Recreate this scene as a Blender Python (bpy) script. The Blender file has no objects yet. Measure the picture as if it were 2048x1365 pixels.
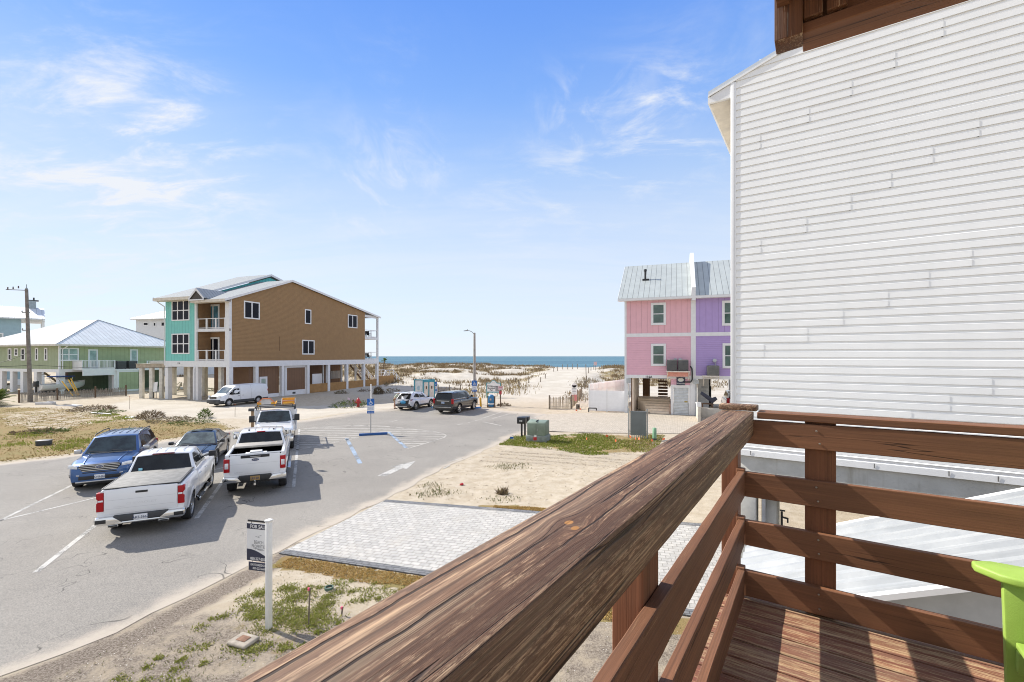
import bpy, bmesh, math, random
import numpy as np
from mathutils import Vector, Matrix
from mathutils import geometry as mgeo
R = math.radians
random.seed(11)
rng = np.random.default_rng(5)
sc = bpy.context.scene
col = sc.collection
# photogrammetry of the place: eye 5.1 m above the lot, horizon row 713, focal length 910 px (of a 2048 px wide photo)
F, CX, HY, EYE = 910.0, 1024.0, 713.0, 5.1
def G(px, py, z=0.0):
    Y = (EYE - z) * F / (py - HY)
    return Vector(((px - CX) * Y / F, Y, z))
def PT(px, py, Y):
    return Vector(((px - CX) * Y / F, Y, EYE + (HY - py) * Y / F))

# ------------------------------------------------------------------ objects
def tag(o, label=None, cat=None, group=None, kind=None):
    if label: o['label'] = label
    if cat: o['category'] = cat
    if group: o['group'] = group
    if kind: o['kind'] = kind
    return o
def thing(name, label, cat, loc=(0, 0, 0), rz=0.0, group=None):
    o = bpy.data.objects.new(name, None)
    o.empty_display_size = .2
    col.objects.link(o)
    o.location = loc; o.rotation_euler = (0, 0, rz)
    return tag(o, label, cat, group)
def copy_tree(o, parent=None):
    c = o.copy(); col.objects.link(c)
    if parent is not None: c.parent = parent
    for ch in list(o.children): copy_tree(ch, c)
    return c
def idm(p): return p
class MB:
    def __init__(s, X=None):
        s.v = []; s.f = []; s.mi = []; s.m = 0; s.X = X
    def add(s, vs, fs):
        b = len(s.v)
        for v in vs:
            v = Vector(v)
            if s.X is not None: v = s.X @ v if isinstance(s.X, Matrix) else Vector(s.X(v))
            s.v.append(tuple(v))
        for f in fs:
            s.f.append([b + i for i in f]); s.mi.append(s.m)
        return s
    def box(s, a, b):
        x0, y0, z0 = a; x1, y1, z1 = b
        return s.add([(x0,y0,z0),(x1,y0,z0),(x1,y1,z0),(x0,y1,z0),(x0,y0,z1),(x1,y0,z1),(x1,y1,z1),(x0,y1,z1)],
              [(3,2,1,0),(4,5,6,7),(0,1,5,4),(1,2,6,5),(2,3,7,6),(3,0,4,7)])
    def cbox(s, c, d):
        return s.box([c[i]-d[i]/2 for i in range(3)], [c[i]+d[i]/2 for i in range(3)])
    def poly(s, pts): return s.add(pts, [list(range(len(pts)))])
    def prism(s, pts, d):
        n = len(pts); d = Vector(d); P = [Vector(p) for p in pts]
        fs = [list(range(n-1, -1, -1)), list(range(n, 2*n))] + [(i, (i+1) % n, n+(i+1) % n, n+i) for i in range(n)]
        return s.add(P + [p + d for p in P], fs)
    def tube(s, p, q, r, r2=None, n=8):
        p = Vector(p); q = Vector(q); r2 = r if r2 is None else r2
        d = (q-p).normalized(); a = d.orthogonal().normalized(); b = d.cross(a)
        vs = [p + (a*math.cos(t)+b*math.sin(t))*r for t in [2*math.pi*i/n for i in range(n)]]
        vs += [q + (a*math.cos(t)+b*math.sin(t))*r2 for t in [2*math.pi*i/n for i in range(n)]]
        return s.add(vs, [list(range(n-1,-1,-1)), list(range(n,2*n))] + [(i,(i+1)%n,n+(i+1)%n,n+i) for i in range(n)])
    def path(s, pts, r, n=6):
        for a, b in zip(pts, pts[1:]): s.tube(a, b, r, None, n)
        return s
    def bar(s, p, q, w, h):      # box from p to q: w wide (horizontal), h tall
        p = Vector(p); q = Vector(q); d = (q-p).normalized()
        up = Vector((0,0,1))
        if abs(d.z) > .98: up = Vector((0,1,0))
        a = d.cross(up).normalized()*w/2; u = a.cross(d).normalized()*h/2
        vs = [p-a-u,p+a-u,p+a+u,p-a+u,q-a-u,q+a-u,q+a+u,q-a+u]
        return s.add(vs, [(3,2,1,0),(4,5,6,7),(0,1,5,4),(1,2,6,5),(2,3,7,6),(3,0,4,7)])
    def lathe(s, prof, n=20, c=(0,0,0), axis='z', caps=True):
        vs = []; fs = []; k = len(prof)
        for i in range(n):
            t = 2*math.pi*i/n
            for r, h in prof:
                x, y = r*math.cos(t), r*math.sin(t)
                v = (x, y, h) if axis == 'z' else ((x, h, y) if axis == 'y' else (h, x, y))
                vs.append((v[0]+c[0], v[1]+c[1], v[2]+c[2]))
        for i in range(n):
            j = (i+1) % n
            for q in range(k-1): fs.append((i*k+q, j*k+q, j*k+q+1, i*k+q+1))
        if caps:
            if prof[0][0] > 1e-6: fs.append([i*k for i in range(n)])
            if prof[-1][0] > 1e-6: fs.append([i*k+k-1 for i in range(n)])
        return s.add(vs, fs)
    def grid(s, rows):
        n = len(rows[0]); vs = [p for r in rows for p in r]
        return s.add(vs, [(i*n+j, i*n+j+1, (i+1)*n+j+1, (i+1)*n+j) for i in range(len(rows)-1) for j in range(n-1)])
    def build(s, name, mats, parent=None, smooth=None, bevel=0, seg=2, merge=False):
        me = bpy.data.meshes.new(name)
        me.from_pydata(s.v, [], s.f)
        if not isinstance(mats, (list, tuple)): mats = [mats]
        for m in mats: me.materials.append(m)
        me.polygons.foreach_set('material_index', s.mi)
        bm = bmesh.new(); bm.from_mesh(me)
        if merge: bmesh.ops.remove_doubles(bm, verts=bm.verts, dist=1e-4)
        bmesh.ops.recalc_face_normals(bm, faces=bm.faces)
        if bevel:
            es = [e for e in bm.edges if len(e.link_faces) == 2 and e.calc_face_angle(0) > R(30)]
            bmesh.ops.bevel(bm, geom=es, offset=bevel, segments=seg, profile=.5, affect='EDGES', clamp_overlap=True)
        bm.to_mesh(me); bm.free()
        if smooth is not None or bevel:
            me.polygons.foreach_set('use_smooth', [True]*len(me.polygons))
            me.set_sharp_from_angle(angle=R(smooth if smooth is not None else 35))
        me.update()
        o = bpy.data.objects.new(name, me); col.objects.link(o)
        if parent is not None: o.parent = parent
        return o
def cat2(*bs): pass
def text_mb(mb, s, size, o, ux, uy, align='CENTER', bold=0.0, sx=1.0):
    """lettering as mesh: origin o, writing direction ux, up uy"""
    cu = bpy.data.curves.new('lettering', 'FONT'); cu.body = s; cu.size = size; cu.align_x = align
    cu.offset = bold; cu.resolution_u = 2
    ob = bpy.data.objects.new('lettering', cu)
    me = bpy.data.meshes.new_from_object(ob)
    o = Vector(o); ux = Vector(ux).normalized(); uy = Vector(uy).normalized()
    mb.add([o + ux*v.co.x*sx + uy*v.co.y for v in me.vertices], [list(p.vertices) for p in me.polygons])
    bpy.data.objects.remove(ob); bpy.data.meshes.remove(me); bpy.data.curves.remove(cu)
def copymesh(o): return o

# ------------------------------------------------------------------ materials
class N:
    """tiny node helper"""
    def __init__(s, name, world=None):
        if world is None:
            s.mat = bpy.data.materials.new(name); s.mat.use_nodes = True; s.t = s.mat.node_tree
            s.b = s.t.nodes['Principled BSDF']
        else:
            s.t = world.node_tree
    def n(s, typ, **kw):
        nd = s.t.nodes.new(typ)
        for k, v in kw.items():
            if k.startswith('i_'):
                key = k[2:]
                nd.inputs[int(key) if key.isdigit() else key].default_value = v
            else: setattr(nd, k, v)
        return nd
    def l(s, a, b): s.t.links.new(a, b)
    def val(s, sock, v):
        if hasattr(v, 'is_output') or hasattr(v, 'links'): s.l(v, sock)
        else: sock.default_value = v
    def math(s, op, a, b=0.0, c=None, clamp=False):
        nd = s.n('ShaderNodeMath', operation=op, use_clamp=clamp)
        s.val(nd.inputs[0], a); s.val(nd.inputs[1], b)
        if c is not None: s.val(nd.inputs[2], c)
        return nd.outputs[0]
    def mix(s, f, a, b, blend='MIX'):
        nd = s.n('ShaderNodeMix', data_type='RGBA', blend_type=blend)
        s.val(nd.inputs[0], f)
        for k, v in ((6, a), (7, b)):
            if isinstance(v, (tuple, list)): nd.inputs[k].default_value = (*v[:3], 1)
            else: s.l(v, nd.inputs[k])
        return nd.outputs[2]
    def coord(s, which='Object', scale=(1,1,1), rot=(0,0,0), loc=(0,0,0)):
        tc = s.n('ShaderNodeTexCoord'); mp = s.n('ShaderNodeMapping')
        mp.inputs['Scale'].default_value = scale; mp.inputs['Rotation'].default_value = rot; mp.inputs['Location'].default_value = loc
        s.l(tc.outputs[which], mp.inputs['Vector']); return mp.outputs[0]
    def noise(s, vec, scale=5, detail=4, rough=.55, dist=0.0):
        nd = s.n('ShaderNodeTexNoise'); s.l(vec, nd.inputs['Vector'])
        nd.inputs['Scale'].default_value = scale; nd.inputs['Detail'].default_value = detail
        nd.inputs['Roughness'].default_value = rough; nd.inputs['Distortion'].default_value = dist
        return nd.outputs[0]
    def ramp(s, f, p0, p1, v0=0.0, v1=1.0):
        nd = s.n('ShaderNodeMapRange', interpolation_type='SMOOTHSTEP')
        s.val(nd.inputs[0], f)
        for i, v in enumerate((p0, p1, v0, v1)): nd.inputs[i+1].default_value = v
        return nd.outputs[0]
    def bump(s, h, strength=.3, dist=.01, normal=None):
        nd = s.n('ShaderNodeBump'); s.l(h, nd.inputs['Height'])
        nd.inputs['Strength'].default_value = strength; nd.inputs['Distance'].default_value = dist
        if normal is not None: s.l(normal, nd.inputs['Normal'])
        s.l(nd.outputs[0], s.b.inputs['Normal']); return nd.outputs[0]
    def attr(s, name):
        return s.n('ShaderNodeAttribute', attribute_name=name).outputs['Fac']
    def base(s, c, rough=.6, metal=0., spec=.5, coat=0.):
        s.val(s.b.inputs['Base Color'], (*c[:3], 1) if isinstance(c, (tuple, list)) else c)
        s.val(s.b.inputs['Roughness'], rough); s.val(s.b.inputs['Metallic'], metal)
        s.b.inputs['Specular IOR Level'].default_value = spec; s.b.inputs['Coat Weight'].default_value = coat
        s.b.inputs['Coat Roughness'].default_value = .08
        return s.mat
def mul(c, k): return tuple(min(1, x*k) for x in c[:3])
_mc = {}
def M(name, c, rough=.6, metal=0., var=.12, scale=3., bump=0., bscale=40., coat=0., spec=.5, stretch=(1,1,1)):
    if name in _mc: return _mc[name]
    n = N(name); v = n.coord('Object', stretch)
    f = n.ramp(n.noise(v, scale, 5, .6), .3, .7)
    cc = n.mix(f, mul(c, 1-var), mul(c, 1+var))
    n.base(cc, rough, metal, spec, coat)
    if bump: n.bump(n.noise(v, bscale, 3), bump, .01)
    _mc[name] = n.mat
    return n.mat
def lined(name, c, axis, pitch, depth=.35, rough=.6, var=.08, lo=.8, width=.12):
    """siding / boards: grooves every `pitch` m along local axis, with a real bump and a darker tone in the joint"""
    if name in _mc: return _mc[name]
    n = N(name); tc = n.n('ShaderNodeTexCoord'); sp = n.n('ShaderNodeSeparateXYZ'); n.l(tc.outputs['Object'], sp.inputs[0])
    u = n.math('FRACT', n.math('DIVIDE', sp.outputs['XYZ'.index(axis)], pitch))
    g = n.ramp(u, 0.0, width)                      # 0 in the joint
    f = n.ramp(n.noise(tc.outputs['Object'], 1.7, 5, .6), .3, .7)
    cc = n.mix(f, mul(c, 1-var), mul(c, 1+var))
    cc = n.mix(g, n.mix(1.0, cc, (lo, lo, lo), 'MULTIPLY'), cc)
    n.base(cc, rough)
    n.bump(n.math('ADD', g, n.math('MULTIPLY', u, -.3)), depth, .02)
    _mc[name] = n.mat
    return n.mat
def wood(name, stain, bare, axis='Y', wear=.5, wearscale=1.0, knots=(), rough=.65, crack=.5, bumps=.5, seed=0.0, dark=.35, gc=1.0, flake=0.0, flakec=(.07, .034, .026), splits=()):
    if name in _mc: return _mc[name]
    n = N(name)
    k = 'XYZ'.index(axis)
    tc = n.n('ShaderNodeTexCoord'); vec = tc.outputs['Object']
    ad = n.n('ShaderNodeVectorMath', operation='ADD'); n.l(vec, ad.inputs[0]); ad.inputs[1].default_value = (seed, seed*1.7, seed*.6); vec = ad.outputs[0]
    ge = n.n('ShaderNodeNewGeometry'); rv = n.n('ShaderNodeVectorMath', operation='SCALE'); rv.inputs[0].default_value = (7, 5, 9); n.l(ge.outputs['Random Per Island'], rv.inputs['Scale'])
    a2 = n.n('ShaderNodeVectorMath', operation='ADD'); n.l(vec, a2.inputs[0]); n.l(rv.outputs[0], a2.inputs[1]); vec = a2.outputs[0]
    kmask = None
    if knots:
        sp = n.n('ShaderNodeSeparateXYZ'); n.l(tc.outputs['Object'], sp.inputs[0])
        push = None
        for kx, ky, kr in knots:
            dx = n.math('SUBTRACT', sp.outputs[0], kx); dy = n.math('SUBTRACT', sp.outputs[1], ky)
            d2 = n.math('ADD', n.math('MULTIPLY', dx, dx), n.math('MULTIPLY', n.math('MULTIPLY', dy, dy), .45))
            g = n.math('EXPONENT', n.math('MULTIPLY', d2, -1/(kr*kr*9)))
            p = n.math('MULTIPLY', g, n.math('MULTIPLY', dx, -.75))
            push = p if push is None else n.math('ADD', push, p)
            m_ = n.ramp(n.math('SQRT', d2), kr*.55, kr*.8, 1, 0)
            kmask = m_ if kmask is None else n.math('MAXIMUM', kmask, m_)
        cb = n.n('ShaderNodeCombineXYZ'); n.l(push, cb.inputs[0])
        ad2 = n.n('ShaderNodeVectorMath', operation='ADD'); n.l(vec, ad2.inputs[0]); n.l(cb.outputs[0], ad2.inputs[1]); vec = ad2.outputs[0]
    def st(along, across):
        mp = n.n('ShaderNodeMapping'); s_ = [across]*3; s_[k] = along
        mp.inputs['Scale'].default_value = s_; n.l(vec, mp.inputs['Vector']); return mp.outputs[0]
    grain = n.noise(st(.9, 130), 1, 6, .7, .2)
    fine = n.noise(st(5, 460), 1, 4, .7)
    speck = n.noise(st(11, 260), 1, 4, .75)
    blot = n.math('ADD', n.math('MULTIPLY', n.noise(st(.9*wearscale, 75*wearscale), 1, 6, .7, .1), .6), n.math('MULTIPLY', n.noise(st(.55*wearscale, 9*wearscale), 1, 5, .65, .2), .4))
    tone = n.noise(st(.7, 5), 1, 4, .6)
    c1 = n.mix(n.ramp(grain, .3, .7), mul(stain, 1-.4*gc), mul(stain, 1+.2*gc))
    c2 = n.mix(n.ramp(grain, .32, .66), mul(bare, 1-.5*gc), mul(bare, 1+.2*gc))
    w = n.ramp(n.math('ADD', blot, n.math('ADD', n.math('MULTIPLY', n.math('SUBTRACT', fine, .5), .25), n.math('MULTIPLY', n.math('SUBTRACT', speck, .5), .5))), .68-wear*.4, .78-wear*.4)
    c = n.mix(w, c1, c2); c = n.mix(1.0, c, n.mix(n.ramp(tone, .3, .7), (.78, .78, .80), (1.18, 1.16, 1.12)), 'MULTIPLY')
    c = n.mix(n.math('MULTIPLY', n.ramp(fine, .5, .3), .38*gc), c, mul(stain, dark))
    if flake:
        sp2 = n.noise(st(26, 130), 1, 5, .8)
        fm = n.ramp(n.math('ADD', n.noise(st(1.5, 20), 1, 5, .65, .3), n.math('MULTIPLY', n.math('SUBTRACT', sp2, .5), .75)), .50, .60)
        c = n.mix(n.math('MULTIPLY', fm, flake), c, n.mix(grain, mul(flakec, .7), mul(flakec, 1.7)))
        gm = n.ramp(n.noise(st(.8, 7), 1, 4, .6), .45, .68)
        c = n.mix(n.math('MULTIPLY', gm, .38*flake), c, n.mix(fine, (.125, .09, .065), (.285, .21, .155)))
    # checks (cracks) along the grain
    ck = n.noise(st(.30, 13), 1, 3, .5, .12)
    line = n.ramp(n.math('ABSOLUTE', n.math('SUBTRACT', ck, .5)), .0, .009)
    line = n.math('MAXIMUM', line, n.ramp(n.noise(st(.6, 2.5), 1, 1), .30+.25*crack, .38+.25*crack, 1, 0) if False else n.ramp(n.noise(st(.6, 3), 1, 1), .38+.2*crack, .46+.2*crack, 0, 1))
    for x0, a0, a1, wd in splits:
        s3 = n.n('ShaderNodeSeparateXYZ'); n.l(tc.outputs['Object'], s3.inputs[0])
        wob = n.math('MULTIPLY', n.math('SUBTRACT', n.noise(st(1.3, .001), 1, 5, .6), .5), .05)
        dd = n.math('ABSOLUTE', n.math('SUBTRACT', s3.outputs[0], n.math('ADD', wob, x0)))
        ext = n.math('MULTIPLY', n.ramp(s3.outputs[1], a0, a0+.25), n.ramp(s3.outputs[1], a1, a1-.25))
        l2 = n.math('MULTIPLY', n.ramp(dd, wd*.45, wd, 1, 0), ext)
        line = n.math('MINIMUM', line, n.math('SUBTRACT', 1, l2))
    c = n.mix(n.math('MULTIPLY', n.math('SUBTRACT', 1, line), .9), c, mul(stain, .12))
    if kmask is not None:
        c = n.mix(kmask, c, (.36, .17, .05))
    n.base(c, rough, 0, .35)
    h = n.math('ADD', n.math('MULTIPLY', fine, .35), n.math('ADD', n.math('MULTIPLY', grain, .6), n.math('MULTIPLY', line, 1.2)))
    n.bump(h, bumps, .006)
    _mc[name] = n.mat
    return n.mat

# numpy value noise
def vnoise(x, y, s, seed=0):
    x = np.asarray(x, float)/s + 1000.0; y = np.asarray(y, float)/s + 1000.0
    xi = np.floor(x).astype(np.int64); yi = np.floor(y).astype(np.int64); fx = x-xi; fy = y-yi
    fx = fx*fx*(3-2*fx); fy = fy*fy*(3-2*fy)
    def h(a, b):
        k = (a*374761393 + b*668265263 + seed*1442695041) & 0x7fffffff
        k = ((k ^ (k >> 13)) * 1274126177) & 0x7fffffff
        return ((k ^ (k >> 16)) & 0xffff) / 65535.0
    return (h(xi, yi)*(1-fx)+h(xi+1, yi)*fx)*(1-fy) + (h(xi, yi+1)*(1-fx)+h(xi+1, yi+1)*fx)*fy
def fbm(x, y, s, seed=0, o=4):
    t = 0; a = .5; n = 0
    for i in range(o):
        t = t + a*vnoise(x, y, s, seed+i); n += a; a *= .55; s *= .5
    return t/n
def sstep(a, b, x):
    t = np.clip((np.asarray(x, float)-a)/(b-a), 0, 1); return t*t*(3-2*t)
def inpoly(x, y, P):
    x = np.asarray(x, float); y = np.asarray(y, float); ins = np.zeros(x.shape, bool); n = len(P)
    for i in range(n):
        x0, y0 = P[i][0], P[i][1]; x1, y1 = P[(i+1) % n][0], P[(i+1) % n][1]
        if y0 == y1: continue
        c = ((y0 > y) != (y1 > y)) & (x < (x1-x0)*(y-y0)/(y1-y0)+x0); ins ^= c
    return ins
def dpoly(x, y, P):
    """signed distance: negative inside"""
    x = np.asarray(x, float); y = np.asarray(y, float); d = np.full(x.shape, 1e9); n = len(P)
    for i in range(n):
        x0, y0 = P[i][0], P[i][1]; x1, y1 = P[(i+1) % n][0], P[(i+1) % n][1]
        dx, dy = x1-x0, y1-y0; L = dx*dx+dy*dy+1e-12
        t = np.clip(((x-x0)*dx+(y-y0)*dy)/L, 0, 1)
        d = np.minimum(d, np.hypot(x-x0-t*dx, y-y0-t*dy))
    return np.where(inpoly(x, y, P), -d, d)
def setattr_pts(me, name, arr):
    a = me.attributes.new(name, 'FLOAT', 'POINT'); a.data.foreach_set('value', np.asarray(arr, np.float32).ravel())
# ------------------------------------------------------------------ camera, light, sky
cam = bpy.data.cameras.new('camera'); co = bpy.data.objects.new('camera', cam); col.objects.link(co)
co.location = (0, 0, EYE); co.rotation_euler = (R(90), 0, 0)
cam.sensor_width = 36; cam.lens = 36*F/2048; cam.shift_y = (HY-682.5)/2048; cam.clip_start = .05; cam.clip_end = 60000
sc.camera = co
SUN_EL = 38.5; SUN_AZ = Vector((-.897, .442, 0)).normalized()
sd = Vector((SUN_AZ.x*math.cos(R(SUN_EL)), SUN_AZ.y*math.cos(R(SUN_EL)), math.sin(R(SUN_EL))))
sl = bpy.data.lights.new('sun', 'SUN'); so = bpy.data.objects.new('sun', sl); col.objects.link(so)
sl.energy = 4.6; sl.angle = R(.53); sl.color = (1, .945, .86)
so.rotation_euler = sd.to_track_quat('Z', 'Y').to_euler()
w = bpy.data.worlds.new('World'); sc.world = w; w.use_nodes = True
def build_sky():
    n = N('sky', world=w); t = n.t; bg = t.nodes['Background']
    sky = n.n('ShaderNodeTexSky'); sky.sky_type = 'NISHITA'; sky.sun_disc = False
    sky.sun_elevation = R(SUN_EL); sky.sun_rotation = math.atan2(SUN_AZ.x, SUN_AZ.y)
    sky.altitude = 0; sky.air_density = 1.0; sky.dust_density = 0.0; sky.ozone_density = 2.5
    tc = n.n('ShaderNodeTexCoord'); d = tc.outputs['Generated']
    sp = n.n('ShaderNodeSeparateXYZ'); n.l(d, sp.inputs[0])
    zz = n.math('ADD', n.math('MAXIMUM', sp.outputs[2], 0), .22)
    cb = n.n('ShaderNodeCombineXYZ')
    n.l(n.math('DIVIDE', sp.outputs[0], zz), cb.inputs[0]); n.l(n.math('DIVIDE', sp.outputs[1], zz), cb.inputs[1])
    def mp(sx, sy, rot, loc=(0, 0, 0)):
        m = n.n('ShaderNodeMapping'); m.inputs['Scale'].default_value = (sx, sy, 1); m.inputs['Rotation'].default_value = (0, 0, R(rot))
        m.inputs['Location'].default_value = loc
        n.l(cb.outputs[0], m.inputs['Vector']); return m.outputs[0]
    wisp = n.noise(mp(1.0, 1.9, 30), 3.4, 12, .63, .45)
    wisp2 = n.noise(mp(2.0, 1.1, -35, (3, 1, 0)), 3.8, 12, .63, .5)
    streak = n.noise(mp(.7, 4.2, 8, (5, 2, 0)), 1.1, 8, .6, .6)
    tot = None
    # where the cirrus patches stand in the sky: direction, size, strength
    for px, py, sz, st, which in ((365, 300, .08, 1.25, 0), (290, 330, .12, .75, 0), (130, 320, .10, .75, 0), (40, 300, .12, .35, 0), (60, 200, .1, .2, 1), (350, 400, .05, .9, 1),
                           (790, 140, .06, .32, 1), (770, 350, .06, .9, 1), (720, 420, .05, .5, 1), (1150, 235, .05, 1.0, 1), (1215, 165, .04, .6, 1),
                           (1330, 205, .06, 1.1, 0), (1340, 305, .06, 1.2, 0), (1240, 330, .07, .7, 0), (1120, 370, .08, .6, 0), (980, 430, .07, .5, 0),
                           (900, 330, .03, .4, 1), (1420, 120, .08, .3, 1), (2300, 200, .3, .6, 0), (-700, 250, .3, .6, 0)):
        v = Vector((px-CX, F, HY-py)).normalized()
        dt = n.n('ShaderNodeVectorMath', operation='DOT_PRODUCT'); n.l(d, dt.inputs[0]); dt.inputs[1].default_value = v
        g = n.math('EXPONENT', n.math('MULTIPLY', n.math('SUBTRACT', 1, dt.outputs['Value']), -1/(sz*sz)))
        g = n.math('MULTIPLY', g, st)
        q = n.ramp((wisp, wisp2)[which], .44, .80)
        q = n.math('MULTIPLY', g, n.math('ADD', n.math('MULTIPLY', q, .75), .03))
        tot = q if tot is None else n.math('ADD', tot, q)
    # unseen high cloud added above and behind the view as neutral fill light
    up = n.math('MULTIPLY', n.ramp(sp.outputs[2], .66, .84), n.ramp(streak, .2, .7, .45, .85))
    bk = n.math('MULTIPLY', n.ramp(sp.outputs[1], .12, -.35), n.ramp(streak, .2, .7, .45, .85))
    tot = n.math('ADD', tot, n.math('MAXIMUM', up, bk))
    # thin veil low over the sea
    veil = n.math('MULTIPLY', n.ramp(sp.outputs[2], .55, .06), n.ramp(streak, .3, .75, .25, .95))
    low = n.ramp(sp.outputs[2], .20, .0, 0, .15)
    tot = n.math('ADD', n.math('ADD', tot, n.math('MULTIPLY', veil, .48)), low, clamp=True)
    skyc = n.mix(1.0, sky.outputs[0], SKY_TINT, 'MULTIPLY')
    rp = n.n('ShaderNodeValToRGB'); n.l(n.math('MAXIMUM', sp.outputs[2], 0), rp.inputs[0]); el = rp.color_ramp.elements
    lin = lambda c: tuple(((v/255+.055)/1.055)**2.4 if v > 10 else v/3294 for v in c)+(1,)
    stops = ((0, (236, 244, 251)), (.10, (231, 243, 252)), (.18, (227, 240, 252)), (.28, (208, 229, 253)), (.37, (180, 213, 254)), (.49, (140, 187, 255)), (.61, (116, 168, 253)), (1, (80, 130, 235)))
    for i, (p_, c_) in enumerate(stops):
        e = el[i] if i < 2 else el.new(p_)
        e.position = p_; e.color = lin(c_)
    sc_ = n.n('ShaderNodeVectorMath', operation='SCALE'); n.l(rp.outputs[0], sc_.inputs[0]); sc_.inputs['Scale'].default_value = 6.45
    skyc = n.mix(.82, skyc, sc_.outputs[0])
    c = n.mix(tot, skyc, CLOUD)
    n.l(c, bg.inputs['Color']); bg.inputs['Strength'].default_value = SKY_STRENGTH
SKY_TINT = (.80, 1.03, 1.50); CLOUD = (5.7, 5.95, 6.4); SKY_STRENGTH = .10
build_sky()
vs_ = sc.view_settings; vs_.view_transform = 'Standard'; vs_.look = 'None'; vs_.exposure = .6; vs_.gamma = 1; vs_.use_curve_mapping = False
sc.cycles.filter_width = 1.05; sc.cycles.use_denoising = True; sc.cycles.max_bounces = 6; sc.cycles.diffuse_bounces = 3; sc.cycles.glossy_bounces = 3
sc.cycles.transmission_bounces = 4; sc.cycles.sample_clamp_indirect = 8

# ------------------------------------------------------------------ the lay of the land
g2 = lambda px, py: (G(px, py).x, G(px, py).y)
ROAD = [(-16, -22), (-13, -8), (-10.6, 1.5), (-8.9, 5.6)] + [g2(*p) for p in ((0,1358),(239,1269),(376,1197),(560,1105),(664,1048),(779,997),(836,964),(902,931),(979,898),(1029,871),(1060,862),(1098,829),(1010,822),(960,815),(880,813),(790,817),(700,826),(660,834),(595,843),(520,848),(480,858),(310,887),(130,914),(0,929))] + [(-27.8, 15), (-38, -5), (-46, -24)]
PAVE = [(-6.0, 11.72), (-4.45, 16.1), (8.2, 13.24), (8.2, 7.5)]
PATIO = [g2(*p) for p in ((1060,862),(1098,829),(1170,827),(1250,826),(1390,832),(1480,838))] + [(16.5, 31), (10.5, 29.9)] + [g2(1170,866)]
LAWN = [g2(*p) for p in ((482,857),(450,846),(330,839),(250,832),(175,816),(60,815))] + [(-62, 46), (-75, 40), (-60, 20), (-40, -5), (-29, 15)] + [g2(*p) for p in ((0,927),(130,912),(310,885))]
RGRASS = [g2(*p) for p in ((985,890),(1029,873),(1080,873),(1170,868),(1330,871),(1310,905),(1180,912),(1090,898))]
FILL = [g2(*p) for p in ((480,838),(330,838),(200,812),(280,797),(400,800),(560,815),(800,806),(800,816),(700,825),(590,842))]
PATH = [(1.2, 41), (3.5, 55), (8, 78), (12.7, 97), (14.6, 108), (17, 125), (20, 160)]
def path_d(x, y):
    d = np.full(np.shape(x), 1e9)
    for (x0, y0), (x1, y1) in zip(PATH, PATH[1:]):
        dx, dy = x1-x0, y1-y0; t = np.clip(((x-x0)*dx+(y-y0)*dy)/(dx*dx+dy*dy), 0, 1)
        d = np.minimum(d, np.hypot(x-x0-t*dx, y-y0-t*dy))
    return d
def HGT(x, y, road=True):
    x = np.asarray(x, float); y = np.asarray(y, float)
    v = x*.334 + y*.943
    pd = path_d(x, y)
    onp = 1 - sstep(4.2, 8, pd)
    h = 2.0*sstep(48, 112, v)
    mound = (fbm(x, y, 17, 3)-.42)*2.5 + (fbm(x, y, 5, 9)-.5)*.7
    dune = sstep(54, 84, v)*(1-sstep(124, 138, v))*sstep(-75, -45, x + (y-60)*.1)
    h = h + mound*dune*(1-onp) - .35*dune*(1-onp)
    crest = np.exp(-((v-118)/9.0)**2)*.75*(1-onp)
    h = h + crest
    h = h - 6.5*sstep(124, 200, v)
    near = 1 - sstep(45, 60, v)
    rough = (fbm(x, y, 1.1, 21)-.5)*.07 + (fbm(x, y, .35, 31, 3)-.5)*.035
    h = h + rough*(near*.9+.4)
    if road:
        k = np.minimum(dpoly(x, y, PAVE), dpoly(x, y, PATIO)); dr = dpoly(x, y, ROAD); kr = dr
        flat = 1 - sstep(.05, 1.3, np.minimum(k, kr))
        h = h*(1-flat*.9) + .004*flat - .05*(1-sstep(-.75, -.35, dr)) - .07*(1-sstep(-.3, .0, k))
    return h
def hit(px, py, y0=30, y1=190):
    Y = np.arange(y0, y1, .2); X = (px-CX)*Y/F; Z = EYE - (py-HY)*Y/F
    h = HGT(X, Y, False); k = np.argmax(Z <= h)
    if not (Z <= h).any(): k = len(Y)-1
    return Vector((X[k], Y[k], h[k]))

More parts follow.
